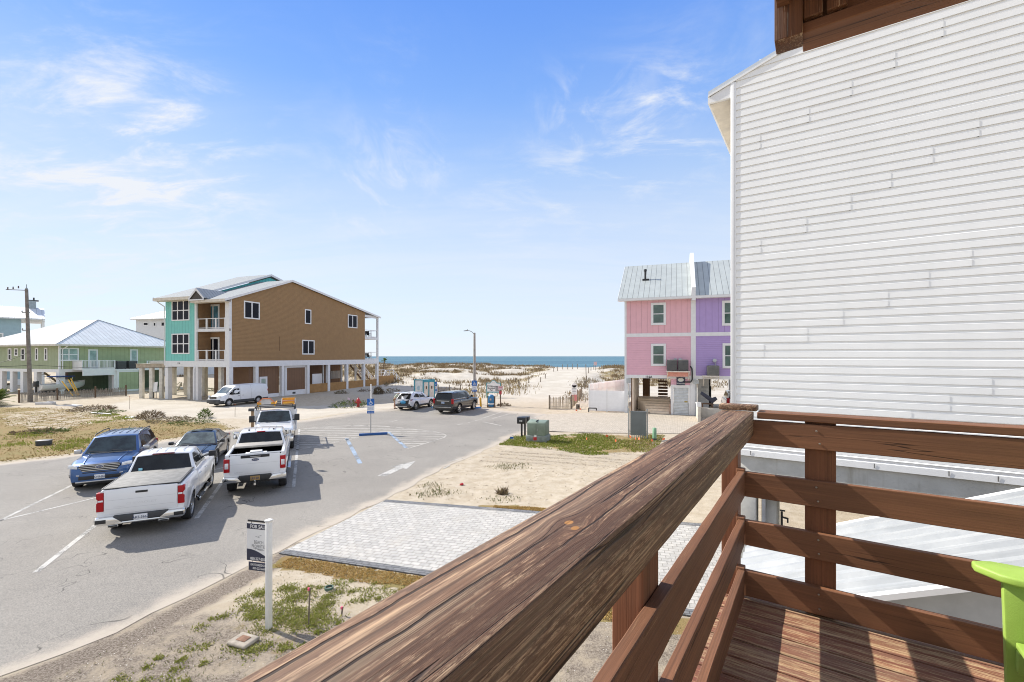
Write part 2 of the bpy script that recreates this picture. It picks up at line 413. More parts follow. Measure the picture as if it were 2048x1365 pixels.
def m_sand():
    n = N('sand'); v = n.coord('Object')
    big = n.noise(v, .35, 5, .6); mid = n.noise(v, 2.2, 6, .65); fine = n.noise(v, 28, 5, .7); grit = n.noise(v, 110, 3, .8)
    lot = n.mix(n.ramp(mid, .3, .7), (.395, .33, .24), (.495, .43, .335))
    beach = n.mix(n.ramp(big, .3, .7), (.45, .405, .335), (.54, .50, .43))
    c = n.mix(n.attr('white'), lot, beach)
    c = n.mix(n.math('MULTIPLY', n.ramp(fine, .56, .7), .5), c, (.20, .15, .10))
    dirt = n.mix(n.ramp(fine, .35, .65), (.115, .09, .07), (.30, .255, .205))
    dm = n.ramp(n.math('ADD', n.attr('dirt'), n.math('MULTIPLY', n.math('SUBTRACT', mid, .5), .9)), .35, .75)
    c = n.mix(dm, c, dirt)
    gm = n.attr('grass')
    gcol = n.mix(n.ramp(mid, .35, .65), (.26, .175, .070), (.195, .165, .052))
    gcol = n.mix(n.ramp(big, .45, .7), gcol, (.25, .17, .075))
    gk = n.ramp(n.math('ADD', gm, n.math('MULTIPLY', n.math('SUBTRACT', n.noise(v, 1.3, 7, .7), .5), 1.3)), .38, .62)
    c = n.mix(n.math('MULTIPLY', gk, .9), c, gcol)
    c = n.mix(n.math('MULTIPLY', n.ramp(grit, .62, .74), .6), c, (.70, .66, .60))
    n.base(c, .95, 0, .1)
    hb = n.math('ADD', n.math('MULTIPLY', mid, .9), n.math('ADD', n.math('MULTIPLY', fine, .35), n.math('MULTIPLY', grit, .12)))
    n.bump(hb, .8, .06)
    return n.mat
def axisgrid(segs):
    out = []
    for a, b, s in segs:
        out += list(np.arange(a, b-1e-6, s))
    return np.array(out + [segs[-1][1]])
def build_ground():
    xs = axisgrid([(-9000,-3000,1500),(-3000,-200,200),(-200,-60,4),(-60,-26,.8),(-26,-12,.4),(-12,4,.16),(4,14,.3),(14,40,.7),(40,150,3),(150,3000,190),(3000,9000,1500)])
    ys = axisgrid([(-3000,-100,290),(-100,-10,9),(-10,4,1),(4,13.6,.13),(13.6,30,.3),(30,56,.5),(56,130,.75),(130,210,4),(210,3000,279),(3000,9000,1500)])
    X, Y = np.meshgrid(xs, ys); Z = HGT(X, Y)
    nx, ny = len(xs), len(ys)
    co_ = np.stack([X, Y, Z], -1).reshape(-1, 3)
    me = bpy.data.meshes.new('sand_ground')
    i = np.arange(ny-1)[:, None]*nx + np.arange(nx-1)[None, :]
    quads = np.stack([i, i+1, i+nx+1, i+nx], -1).reshape(-1, 4)
    me.vertices.add(len(co_)); me.vertices.foreach_set('co', co_.ravel())
    me.loops.add(quads.size); me.loops.foreach_set('vertex_index', quads.ravel())
    me.polygons.add(len(quads)); me.polygons.foreach_set('loop_start', np.arange(0, quads.size, 4)); me.polygons.foreach_set('use_smooth', np.ones(len(quads), bool))
    me.update(); me.validate()
    v = X*.334 + Y*.943
    white = np.maximum(sstep(43, 58, v)*(X > -26), .0)
    white = np.maximum(white, .75*sstep(.3, -.6, dpoly(X, Y, FILL)))
    gr = np.maximum(sstep(.4, -1.2, dpoly(X, Y, LAWN))*.92, sstep(.5, -.7, dpoly(X, Y, RGRASS))*.62)
    far = sstep(20, 60, np.hypot(X+60, Y-60))
    left = (X < -55)*.35*(v < 60); gr = np.maximum(gr, left)
    bare = inpoly(X, Y, [g2(*p) for p in ((0,850),(0,826),(60,822),(160,812),(240,818),(330,838),(200,846),(120,862))])
    gr = np.where(bare, gr*.55, gr)
    near = sstep(1.6, 0, np.hypot((X+4.3)/2.2, (Y-8.7)/1.6)-.3)
    gr = np.maximum(gr, near*.33)
    pd = path_d(X, Y)
    gr = np.maximum(gr, .55*sstep(58, 80, v)*(1-sstep(126, 132, v))*sstep(3.5, 7, pd)*sstep(.40, .52, fbm(X, Y, 9, 77)))
    dr = dpoly(X, Y, ROAD)
    dp = dpoly(X, Y, PAVE); gr = np.maximum(gr, .95*(dp > .02)*(dp < .62+.25*(fbm(X, Y, .8, 8)-.5))*(X > -5.9)*(X < 4)*(Y < 11.6)); gr = np.maximum(gr, .9*(dp > .02)*(dp < .32+.2*(fbm(X, Y, .8, 8)-.5))*(X > -1.2)*(X < 5)*(Y > 13))
    dirt = np.exp(-((dr-.35)/.5)**2)*(Y < 12.5)*(X > -9)*.85
    dirt = np.maximum(dirt, (X > -7.5)*(X < 7)*sstep(10.9, 8.2, Y)*(Y > -2)*.62)
    dirt = np.maximum(dirt, .35*np.exp(-((dr-.2)/.25)**2)*(Y > 14)); dirt = np.maximum(dirt, .42*sstep(1.2, -.5, dpoly(X, Y, [g2(*p) for p in ((975,900),(1100,900),(1300,912),(1290,935),(1090,935),(960,925))]))); dirt = np.maximum(dirt, .42*sstep(4.0, 1.0, path_d(X, Y))*sstep(62, 45, Y)*(Y > 38))
    for nm, a in (('white', white), ('grass', gr), ('dirt', dirt)): setattr_pts(me, nm, a)
    me.materials.append(m_sand())
    o = bpy.data.objects.new('sand_ground', me); col.objects.link(o); tag(o, kind='structure')
build_ground()

def m_asphalt():
    n = N('asphalt'); v = n.coord('Object')
    big = n.noise(v, .25, 5, .6); mid = n.noise(v, 3, 5, .6); agg = n.noise(v, 48, 4, .8)
    c = n.mix(n.ramp(big, .3, .7), (.242, .226, .202), (.288, .270, .241))
    c = n.mix(n.ramp(agg, .33, .68), n.mix(1.0, c, (.64, .64, .65), 'MULTIPLY'), n.mix(1.0, c, (1.3, 1.28, 1.24), 'MULTIPLY'))
    # tyre tracks and sand blown over the edges
    st = n.noise(n.coord('Object', (.5, 5, 1), (0, 0, R(-70))), .9, 4, .6)
    c = n.mix(n.math('MULTIPLY', n.ramp(st, .55, .75), .22), c, (.15, .145, .14))
    em = n.attr('edge')
    sm = n.ramp(n.math('ADD', em, n.math('MULTIPLY', n.math('SUBTRACT', n.noise(v, 1.1, 7, .72), .5), 1.0)), .42, .95)
    c = n.mix(n.math('MULTIPLY', sm, .85), c, (.46, .40, .325))
    pt = n.ramp(n.noise(v, .55, 6, .75, .5), .67, .78)
    c = n.mix(n.math('MULTIPLY', pt, .45), c, (.42, .385, .335))
    crk = n.noise(v, .22, 4, .6, .3); cl = n.ramp(n.math('ABSOLUTE', n.math('SUBTRACT', crk, .5)), .0006, .0022, 1, 0)
    c = n.mix(n.math('MULTIPLY', n.math('MULTIPLY', cl, n.ramp(n.noise(v, .6, 2), .45, .6)), .75), c, (.06, .056, .05))
    oil = n.noise(v, 1.4, 5, .7, .4); c = n.mix(n.math('MULTIPLY', n.ramp(oil, .66, .76), .35), c, (.10, .095, .09))
    n.base(c, .9, 0, .25)
    n.bump(n.math('ADD', agg, n.math('MULTIPLY', mid, .4)), .45, .012)
    return n.mat
def cdt_sheet(name, P, z, mat, step, attrs=None, jitter=0.0):
    P = [Vector((p[0], p[1])) for p in P]
    B = []
    for a, b in zip(P, P[1:]+P[:1]):
        k = max(1, int((b-a).length/step)); 
        for i in range(k):
            q = a.lerp(b, i/k); 
            if jitter:
                j = (vnoise(q.x, q.y, .8, 5)-.5)*jitter + (vnoise(q.x, q.y, .25, 6)-.5)*jitter*.4; nrm = Vector((-(b-a).y, (b-a).x)).normalized(); q = q + nrm*float(j)
            B.append(q)
    xs = [p.x for p in B]; ys = [p.y for p in B]
    gx, gy = np.meshgrid(np.arange(min(xs), max(xs), step), np.arange(min(ys), max(ys), step))
    gx = gx.ravel()+.001; gy = gy.ravel()+.001
    BP = [(p.x, p.y) for p in B]
    d = dpoly(gx, gy, BP); ok = d < -step*.45
    V = B + [Vector((a, b)) for a, b in zip(gx[ok], gy[ok])]
    n = len(B); E = [(i, (i+1) % n) for i in range(n)]
    r = mgeo.delaunay_2d_cdt(V, E, [], 1, 1e-5)
    me = bpy.data.meshes.new(name)
    me.from_pydata([(p.x, p.y, z) for p in r[0]], [], [list(f) for f in r[2]])
    me.materials.append(mat)
    bm = bmesh.new(); bm.from_mesh(me); bmesh.ops.recalc_face_normals(bm, faces=bm.faces)
    if bm.faces and sum(f.normal.z for f in bm.faces) < 0: bmesh.ops.reverse_faces(bm, faces=bm.faces)
    bm.to_mesh(me); bm.free()
    vx = np.array([p.x for p in r[0]]); vy = np.array([p.y for p in r[0]])
    if attrs: 
        for k, fn in attrs.items(): setattr_pts(me, k, fn(vx, vy))
    o = bpy.data.objects.new(name, me); col.objects.link(o); tag(o, kind='structure')
    return o
ROADZ = .012
def edge_dust(x, y):
    d = -dpoly(x, y, ROAD)
    e = .75*np.exp(-d/.55) + .32*np.exp(-d/2.2)
    far = .42*sstep(33, 41, y)*sstep(-4, 1.5, x-(y-41)*.1) + .35*sstep(39, 44, y)
    lot = .35*sstep(31, 38, y)*sstep(-8, -15, x)
    return np.clip(e+far+lot, 0, 1.1)
cdt_sheet('road', ROAD, ROADZ, m_asphalt(), .55, {'edge': edge_dust}, .30)

def m_paint(name, c, wear=.45):
    n = N(name); v = n.coord('Object')
    a = n.noise(v, 26, 5, .75); b = n.noise(v, 1.6, 3, .6)
    f = n.ramp(n.math('ADD', a, n.math('MULTIPLY', n.math('SUBTRACT', b, .5), .8)), wear-.12, wear+.1)
    n.base(n.mix(f, (.17, .165, .155), c), .8, 0, .2)
    return n.mat
P_WHITE = m_paint('white_road_paint', (.48, .465, .43), .45); P_FAINT = m_paint('faded_white_road_paint', (.44, .415, .37), .42); P_BLUE = m_paint('blue_road_paint', (.29, .37, .47), .48)
def stripe(mb, a, b, wd):
    a = Vector(a[:2]); b = Vector(b[:2]); n = Vector((-(b-a).y, (b-a).x)).normalized()*wd/2
    mb.poly([(*(a-n), ROADZ+.004), (*(b-n), ROADZ+.004), (*(b+n), ROADZ+.004), (*(a+n), ROADZ+.004)])
def build_marks():
    mb = MB()
    for a, b, wd in (((-60,1072),(149,969),.11), ((72,1146),(209,1037),.13), ((393,1038),(470,929),.13), ((587,976),(598.7,859),.12)):
        stripe(mb, G(*a), G(*b), wd)
    mb.build('stall_marking', P_WHITE); tag(bpy.data.objects['stall_marking'], kind='structure')
    mb = MB(); stripe(mb, G(0,1042.5), G(581,904), .10); mb.build('stall_end_marking', P_WHITE); tag(bpy.data.objects['stall_end_marking'], kind='structure')
    mb = MB()
    pts = [G(584,903), G(717,876.5)]
    for a, b in zip(pts, pts[1:]): stripe(mb, a, b, .10)
    out = [(599,859.5),(630,856),(660,854),(720,851),(770,853),(827,859),(867,863.5),(886,868),(892,871.5),(888,876),(850,888),(815,898)]
    pp = [G(*p) for p in out]
    for a, b in zip(pp, pp[1:]): stripe(mb, a, b, .11)
    # hatching
    poly = [g2(*p) for p in out] + [g2(778,865), g2(717,876.5), g2(581,904)]
    for k in range(14):
        y = 24.9 + k*.72
        xs = []
        for i in range(len(poly)):
            (x0, y0), (x1, y1) = poly[i], poly[(i+1) % len(poly)]
            # hatch lines lean slightly
            f0 = y0-(y+.05*(x0+9)); f1 = y1-(y+.05*(x1+9))
            if f0*f1 < 0: xs.append(x0+(x1-x0)*f0/(f0-f1))
        xs.sort()
        for a, b in zip(xs[::2], xs[1::2]):
            if b-a > .4: 
                stripe(mb, (a+.06, y+.05*(a+9)), (b-.06, y+.05*(b+9)), .19)
    mb.build('hatched_marking', P_FAINT); tag(bpy.data.objects['hatched_marking'], kind='structure')
    mb = MB()
    stripe(mb, G(693,877.5), G(720.5,928), .2); stripe(mb, G(777,865), G(813,897), .2)
    mb.build('blue_stall_marking', P_BLUE); tag(bpy.data.objects['blue_stall_marking'], kind='structure')
    mb = MB()
    A = [(755,952.5),(771,953.5),(806,937.2),(813,939.8),(831,923),(781,934.5),(794,934.8)]
    mb.poly([(G(*p).x, G(*p).y, ROADZ+.004) for p in A])
    mb.build('arrow_marking', P_WHITE); tag(bpy.data.objects['arrow_marking'], kind='structure')
    mb = MB()
    for a, b, wd in (((914,850.5),(925,848.5),.12),((936,846),(947,844),.12),((950,842),(962,840),.12),((967,844.5),(1002,852),.16),((963,838),(1007,823.5),.12),((985,838),(1020,828),.1),
                     ((900,833),(945,822),.1),((838,829),(870,822),.1),((1050,843),(1090,829),.12),((778,845),(796,841),.1),((660,833),(700,828),.1),((700,828),(790,819.5),.1),((905,922),(924,917.5),.1),((887,938),(899,932),.1)):
        stripe(mb, G(*a), G(*b), wd)
    mb.build('faded_lane_marking', P_FAINT); tag(bpy.data.objects['faded_lane_marking'], kind='structure')
build_marks()

def m_paver(name, cA, cB, mortar, rot, bw, bh):
    n = N(name); v = n.coord('Object', (1,1,1), (0,0,rot))
    br = n.n('ShaderNodeTexBrick'); n.l(v, br.inputs['Vector']); br.offset = .5
    br.inputs['Scale'].default_value = 1; br.inputs['Brick Width'].default_value = bw; br.inputs['Row Height'].default_value = bh
    br.inputs['Mortar Size'].default_value = .010; br.inputs['Mortar Smooth'].default_value = .15
    br.inputs['Color1'].default_value = (*cA, 1); br.inputs['Color2'].default_value = (*cB, 1); br.inputs['Mortar'].default_value = (*mortar, 1); br.inputs['Bias'].default_value = -.1
    f = n.noise(v, 9, 6, .7); g = n.noise(v, .9, 4)
    c = n.mix(n.ramp(f, .3, .7), n.mix(1.0, br.outputs[0], (.84, .84, .84), 'MULTIPLY'), n.mix(1.0, br.outputs[0], (1.14, 1.13, 1.1), 'MULTIPLY'))
    c = n.mix(n.math('MULTIPLY', n.ramp(g, .5, .75), .35), c, (.42, .38, .32))
    n.base(c, .85, 0, .3)
    n.bump(n.math('ADD', n.math('MULTIPLY', n.math('SUBTRACT', 1, br.outputs['Fac']), 1), n.math('MULTIPLY', f, .3)), .5, .008)
    return n.mat
def build_paving():
    rot = R(13)
    pv = m_paver('pale_pavers', (.47, .455, .43), (.385, .375, .355), (.25, .24, .22), rot, .24, .16)
    dk = m_paver('charcoal_pavers', (.20, .205, .215), (.145, .15, .16), (.07, .07, .07), rot, .2, .1)
    cx = sum(p[0] for p in PAVE)/4; cy = sum(p[1] for p in PAVE)/4
    mb = MB(); mb.prism([(p[0], p[1], -.04) for p in PAVE], (0, 0, .068)); o = mb.build('paver_driveway', pv); tag(o, kind='structure')
    mb = MB()
    for (a, b, s) in ((PAVE[1], PAVE[2], -1), (PAVE[3], PAVE[0], -1)):
        a = Vector(a); b = Vector(b); nn = Vector((-(b-a).y, (b-a).x)).normalized()*.24*s*-1
        mb.prism([(*a, -.03), (*b, -.03), (*(b-nn), -.03), (*(a-nn), -.03)], (0, 0, .064))
    o = mb.build('paver_border', dk); tag(o, kind='structure')
    pt = m_paver('beige_pavers', (.50, .445, .37), (.40, .355, .29), (.26, .22, .17), R(20), .24, .16)
    mb = MB(); mb.poly([(p[0], p[1], .022) for p in PATIO]); o = mb.build('paver_forecourt', pt); tag(o, kind='structure')
build_paving()

def build_sea():
    n = N('sea_water'); v = n.coord('Object', (1, 1, 1))
    a = n.noise(n.coord('Object', (.3, 1, 1)), .35, 6, .65); b = n.noise(n.coord('Object', (.05, .6, 1)), .06, 5, .65)
    sw = n.noise(n.coord('Object', (.002, .012, 1)), 1, 5, .6)
    c = n.mix(n.ramp(sw, .35, .65), (.045, .118, .160), (.08, .185, .225))
    c = n.mix(n.math('MULTIPLY', n.ramp(b, .55, .72), .5), c, (.06, .19, .23))
    n.base(c, .42, 0, .22)
    n.bump(n.math('ADD', a, n.math('MULTIPLY', b, 2)), 1.0, 1.2)
    mb = MB(); mb.grid([[(x, y, -.4) for x in (-40000, -3000, -600, 0, 600, 3000, 40000)] for y in (128, 300, 1000, 4000, 40000)])
    o = mb.build('sea', n.mat); tag(o, kind='structure')
build_sea()
# ------------------------------------------------------------------ frames for measuring on vertical planes
class Fr:
    def __init__(s, o, ang):
        s.o = Vector((o[0], o[1], 0)); s.rz = ang; s.X = Vector((math.cos(ang), math.sin(ang), 0)); s.Y = Vector((-math.sin(ang), math.cos(ang), 0))
    def _h(s, px, py, base, d):
        u = (px-CX)/F; k = (u*base.y-base.x)/(d.x-u*d.y); Y = base.y+d.y*k
        return k, EYE+(HY-py)*Y/F
    def x(s, px, py=HY, y=0.): return s._h(px, py, s.o+s.Y*y, s.X)     # on the plane local y = y: (local x, z)
    def y(s, px, py=HY, x=0.): return s._h(px, py, s.o+s.X*x, s.Y)     # on the plane local x = x: (local y, z)
    def pt(s, px, py, z=0.):
        p = G(px, py, z)-s.o; return Vector((p.dot(s.X), p.dot(s.Y), z))
    def w(s, x, y, z=0.): return s.o+s.X*x+s.Y*y+Vector((0, 0, z))
ANG = R(-33.9)
DK = Fr((1.393, 2.72), ANG)
W_CAP = wood('weathered_cap_wood', (.190, .106, .062), (.42, .285, .175), 'Y', .50, 1.0, ((-.047, -2.226, .0115), (-.024, -2.246, .0105)), crack=1.0, bumps=.55, gc=1.4, flake=.85, flakec=(.078, .038, .021), splits=((-.108, -4, -1.7, .0035), (-.052, -3.2, -2.15, .003), (-.012, -2.5, -1.2, .003), (-.075, -1.6, -.3, .0035), (-.035, -1.0, -.1, .003)))
W_RY = wood('stained_rail_wood', (.20, .090, .046), (.33, .19, .10), 'Y', .18, 1.2, crack=.3, bumps=.3, seed=3, gc=.7, flake=.25, flakec=(.09, .042, .028))
W_RX = wood('stained_board_wood', (.215, .096, .048), (.29, .145, .075), 'X', .10, 1.2, crack=.2, bumps=.2, seed=6, gc=.45)
W_RZ = wood('stained_post_wood', (.19, .075, .036), (.32, .16, .08), 'Z', .14, 1.2, crack=.4, bumps=.35, seed=9, gc=.7)
W_DK = wood('worn_deck_wood', (.225, .093, .055), (.52, .37, .215), 'X', .47, .7, crack=.2, bumps=.3, seed=13, gc=.6, flake=.7, flakec=(.15, .052, .036))
ZF = 3.651
def plank(mb, a, b, axis, seg=24, j=.0012):
    """sawn board with slightly uneven long edges"""
    k = 'xy'.index(axis); L0, L1 = a[k], b[k]; o_ = 1-k
    rows = []
    for i in range(seg+1):
        t = L0+(L1-L0)*i/seg
        ring = []
        for (u, z) in ((a[o_], a[2]), (b[o_], a[2]), (b[o_], b[2]), (a[o_], b[2])):
            p = [0, 0, z+random.uniform(-j, j)]; p[k] = t; p[o_] = u+random.uniform(-j, j); ring.append(tuple(p))
        rows.append(ring)
    vs = [p for r in rows for p in r]; fs = [(0,1,2,3), tuple(4*seg+i for i in (3,2,1,0))]
    for i in range(seg):
        for q in range(4): fs.append((4*i+q, 4*i+(q+1) % 4, 4*i+4+(q+1) % 4, 4*i+4+q))
    mb.add(vs, fs)
def build_deck():
    r = thing('deck_floor', 'worn red-brown plank deck floor striped by railing shadows', 'deck', DK.o, ANG)
    mb = MB(); y = .13
    while y > -3.9:
        plank(mb, (-.17, y-.139, ZF-.035), (3.6, y, ZF), 'x', 10, .0006); y -= .150
    mb.build('planks', W_DK, r, bevel=.003, seg=1)
    mb = MB(); mb.box((-.17, .10, ZF-.26), (3.6, .138, ZF-.04)); mb.box((-.19, -3.9, ZF-.26), (-.152, -.02, ZF-.04))
    for k in range(9): mb.box((0+.4*k, -3.9, ZF-.24), (.038+.4*k, -.03, ZF-.036))
    mb.build('joists', W_RX, r)
    mb = MB()
    for px_, py_ in ((-.06, .1), (3.3, .1), (-.06, -3.6)): mb.box((px_-.07, py_-.14, -.2), (px_+.07, py_, ZF-.26))
    mb.build('support_post', W_RZ, r)
    r = thing('deck_railing', 'stained wood deck railing with a broad weathered handrail', 'railing', DK.o, ANG)
    mb = MB(); plank(mb, (-.129, -4.1, 4.632), (.045, .012, 4.772), 'y', 40, .0006)
    mb.build('handrail_beam', W_CAP, r, bevel=.005, seg=2)
    mb = MB(); plank(mb, (-.145, -.005, 4.774), (.062, .105, 4.806), 'x', 4, .0008)
    mb.build('end_block', W_CAP, r, bevel=.006)
    mb = MB(); plank(mb, (.064, -.005, 4.733), (3.6, .135, 4.771), 'x', 30, .001); mb.build('top_rail', W_RX, r, bevel=.003, seg=1)
    Z = ((4.581, 4.72), (4.262, 4.408), (3.972, 4.118), (3.668, 3.818))
    for z0, z1 in Z:
        mb = MB(); plank(mb, (-.002, 0, z0), (3.6, .038, z1), 'x', 30, .001); mb.build('rail_board', W_RX, r, bevel=.003, seg=1)
    for z0, z1 in Z[1:]:
        mb = MB(); plank(mb, (-.038, -4.1, z0+.003), (0, -.004, z1+.003), 'y', 40, .001); mb.build('rail_board', W_RY, r, bevel=.003, seg=1)
        mb = MB(); mb.box((-.05, -.003, z1-.06), (-.0025, .05, z1+.016)); mb.build('board_end', W_RX, r, bevel=.004, seg=1)
    for y0, y1, z0, z1, x0, x1 in ((-1.79, -1.64, 2.9, 4.631, -.13, -.04), (0., .14, 0, 4.631, -.13, -.04), (-3.75, -3.6, 2.9, 4.631, -.13, -.04)):
        mb = MB(); mb.box((x0, y0, z0), (x1, y1, z1)); mb.build('post', W_RZ, r, bevel=.004, seg=1)
    for x in (.30, 2.05):
        mb = MB(); mb.box((x, .0385, 3.4), (x+.145, .13, 4.7325)); mb.build('post', W_RZ, r, bevel=.004, seg=1)
    for z0, z1 in Z:
        for zz in (z0+.035, z1-.035):
            for x in (.36, 2.11): mb = MB(); mb.lathe([(0, -.006), (.005, -.005), (.006, -.0025)], 8, (x+random.uniform(-.01, .01), 0, zz), 'y'); mb.build('screw', M('screw_metal', (.35, .30, .25), .4, .8), r)
    # balcony of the storey above
    r = thing('upper_balcony', 'brown wooden corner of the balcony overhead', 'balcony', DK.o, ANG)
    W1 = wood('overhead_post_wood', (.16, .068, .032), (.50, .36, .24), 'Z', .34, 1.4, crack=.6, bumps=.6, seed=21)
    mb = MB(); mb.box((.225, -1.06, 6.285), (.315, -.965, 8.2)); mb.build('corner_post', W1, r, bevel=.005)
    mb = MB(); plank(mb, (.312, -1.03, 6.30), (3.6, -.90, 6.338), 'x', 20); mb.build('bottom_rail', W_RX, r, bevel=.003, seg=1)
    mb = MB(); plank(mb, (.3155, -1.0, 6.342), (3.6, -.962, 6.43), 'x', 20); mb.build('rim_board', W_RX, r, bevel=.003, seg=1)
    for x in (.316, .388, .460):
        mb = MB(); mb.box((x, -1.045, 6.345 if x < .4 else 6.435), (x+.06, -1.003, 6.598)); mb.build('upright_board', W1, r, bevel=.003, seg=1)
    mb = MB()
    for k in range(6): mb.box((.9+.5*k, -1.045, 6.435), (.96+.5*k, -1.003, 8))
    mb.build('balusters', W_RZ, r)
    mb = MB(); mb.box((.235, -3.6, 6.60), (3.6, -1.035, 6.64)); mb.box((.235, -3.6, 6.40), (.275, -1.07, 6.60))
    for k in range(8): mb.box((.55+.4*k, -3.6, 6.45), (.59+.4*k, -1.05, 6.60))
    mb.build('overhead_floor', W_RX, r)
    mb = MB(); mb.tube((.78, -.955, 6.47), (1.0, -.955, 6.50), .012); mb.build('conduit', M('white_plastic', (.75, .75, .73), .4), r)
build_deck()

def build_chair():
    gr = M('lime_green_plastic', (.31, .46, .08), .5, 0, .12, 3, .12, 300)
    r = thing('patio_chair', 'lime green slatted plastic deck chair at the right edge', 'chair', DK.w(.86, -.57, ZF), ANG)
    # local: seat faces -x, the arm nearest the corner at y 0
    for y in (0., -.62):
        mb = MB(); A = [(0, -.008), (0, -.05), (.055, -.115), (.10, -.135), (.85, -.10), (.85, .02), (.06, .025)]
        mb.prism([(p[0], p[1]+y+.03, .62) for p in A], (0, 0, .03)); mb.build('armrest', gr, r, bevel=.008, seg=3)
        mb = MB(); P = [(.085, 0), (.215, 0), (.215, .45), (.225, .619), (.07, .619), (.075, .45)]
        mb.prism([(p[0], y-.02, p[1]) for p in P], (0, -.032, 0)); mb.build('front_leg', gr, r, bevel=.006)
        mb = MB(); P = [(.1, .30), (.1, .38), (.85, .14), (.92, 0), (.80, 0), (.72, .09)]
        mb.prism([(p[0], y-.055+(.02 if y < 0 else 0), p[1]) for p in P], (0, -.03, 0)); mb.build('rear_leg', gr, r, bevel=.006)
    mb = MB()
    for k in range(6):
        x = .10+.095*k; z = .385-.075*k*.4; mb.box((x, -.66, z), (x+.082, -.06, z+.022))
    mb.build('seat', gr, r, bevel=.005)
    mb = MB()
    for k in range(5):
        y = -.60+.113*k; h = .84+.06*(2-abs(k-2))
        mb.prism([(.63, y, .22), (.63+.3, y, .22+h), (.63+.3, y+.1, .22+h), (.63, y+.1, .22)], (.02, 0, -.006))
    mb.build('backrest', gr, r, bevel=.005)
    for y in (-.0, -.62):
        for z in (.50, .30): mb = MB(); mb.lathe([(0, -.004), (.009, -.003), (.010, 0)], 10, (.16, y-.0525, z), 'y'); mb.build('bolt', M('dark_steel', (.05, .05, .05), .4, .8), r)
build_chair()

# ------------------------------------------------------------------ white house next door
WH = Fr((3.886, 8.0), ANG)
VINYL = M('white_vinyl_siding', (.86, .86, .835), .45, 0, .022, 1.3, stretch=(1.6, 1, .4))
TRIM = M('white_trim', (.78, .78, .77), .5, 0, .03)
CONC = None
def m_conc():
    n = N('stained_concrete'); v = n.coord('Object'); a = n.noise(v, 1.2, 6, .65); b = n.noise(v, 16, 5, .7)
    st = n.noise(n.coord('Object', (5, 5, .5)), 1, 4, .6)
    c = n.mix(n.ramp(a, .3, .7), (.42, .41, .37), (.58, .57, .53)); c = n.mix(n.math('MULTIPLY', n.ramp(st, .56, .74), .55), c, (.24, .205, .14))
    c = n.mix(n.math('MULTIPLY', n.ramp(b, .6, .75), .3), c, (.2, .19, .17)); n.base(c, .9, 0, .2); n.bump(b, .4, .01); return n.mat
CONC = m_conc()
def m_ribmetal(name, c, axis, pitch, rough=.38, metal=.55, line=.10, lo=.7):
    n = N(name); tc = n.n('ShaderNodeTexCoord'); sp = n.n('ShaderNodeSeparateXYZ'); n.l(tc.outputs['Object'], sp.inputs[0])
    u = n.math('FRACT', n.math('ADD', n.math('DIVIDE', sp.outputs['XYZ'.index(axis)], pitch), 50.0))
    rib = n.ramp(n.math('ABSOLUTE', n.math('SUBTRACT', u, .5)), line*.35, line*.6, 1, 0)
    f = n.ramp(n.noise(tc.outputs['Object'], 1.1, 5), .3, .7)
    cc = n.mix(f, mul(c, .93), mul(c, 1.06)); cc = n.mix(rib, cc, mul(c, lo))
    n.base(cc, rough, metal); n.bump(rib, 1., .03); return n.mat
ROOF_W = M('white_metal_roof', (.70, .72, .73), .35, .2, .04)
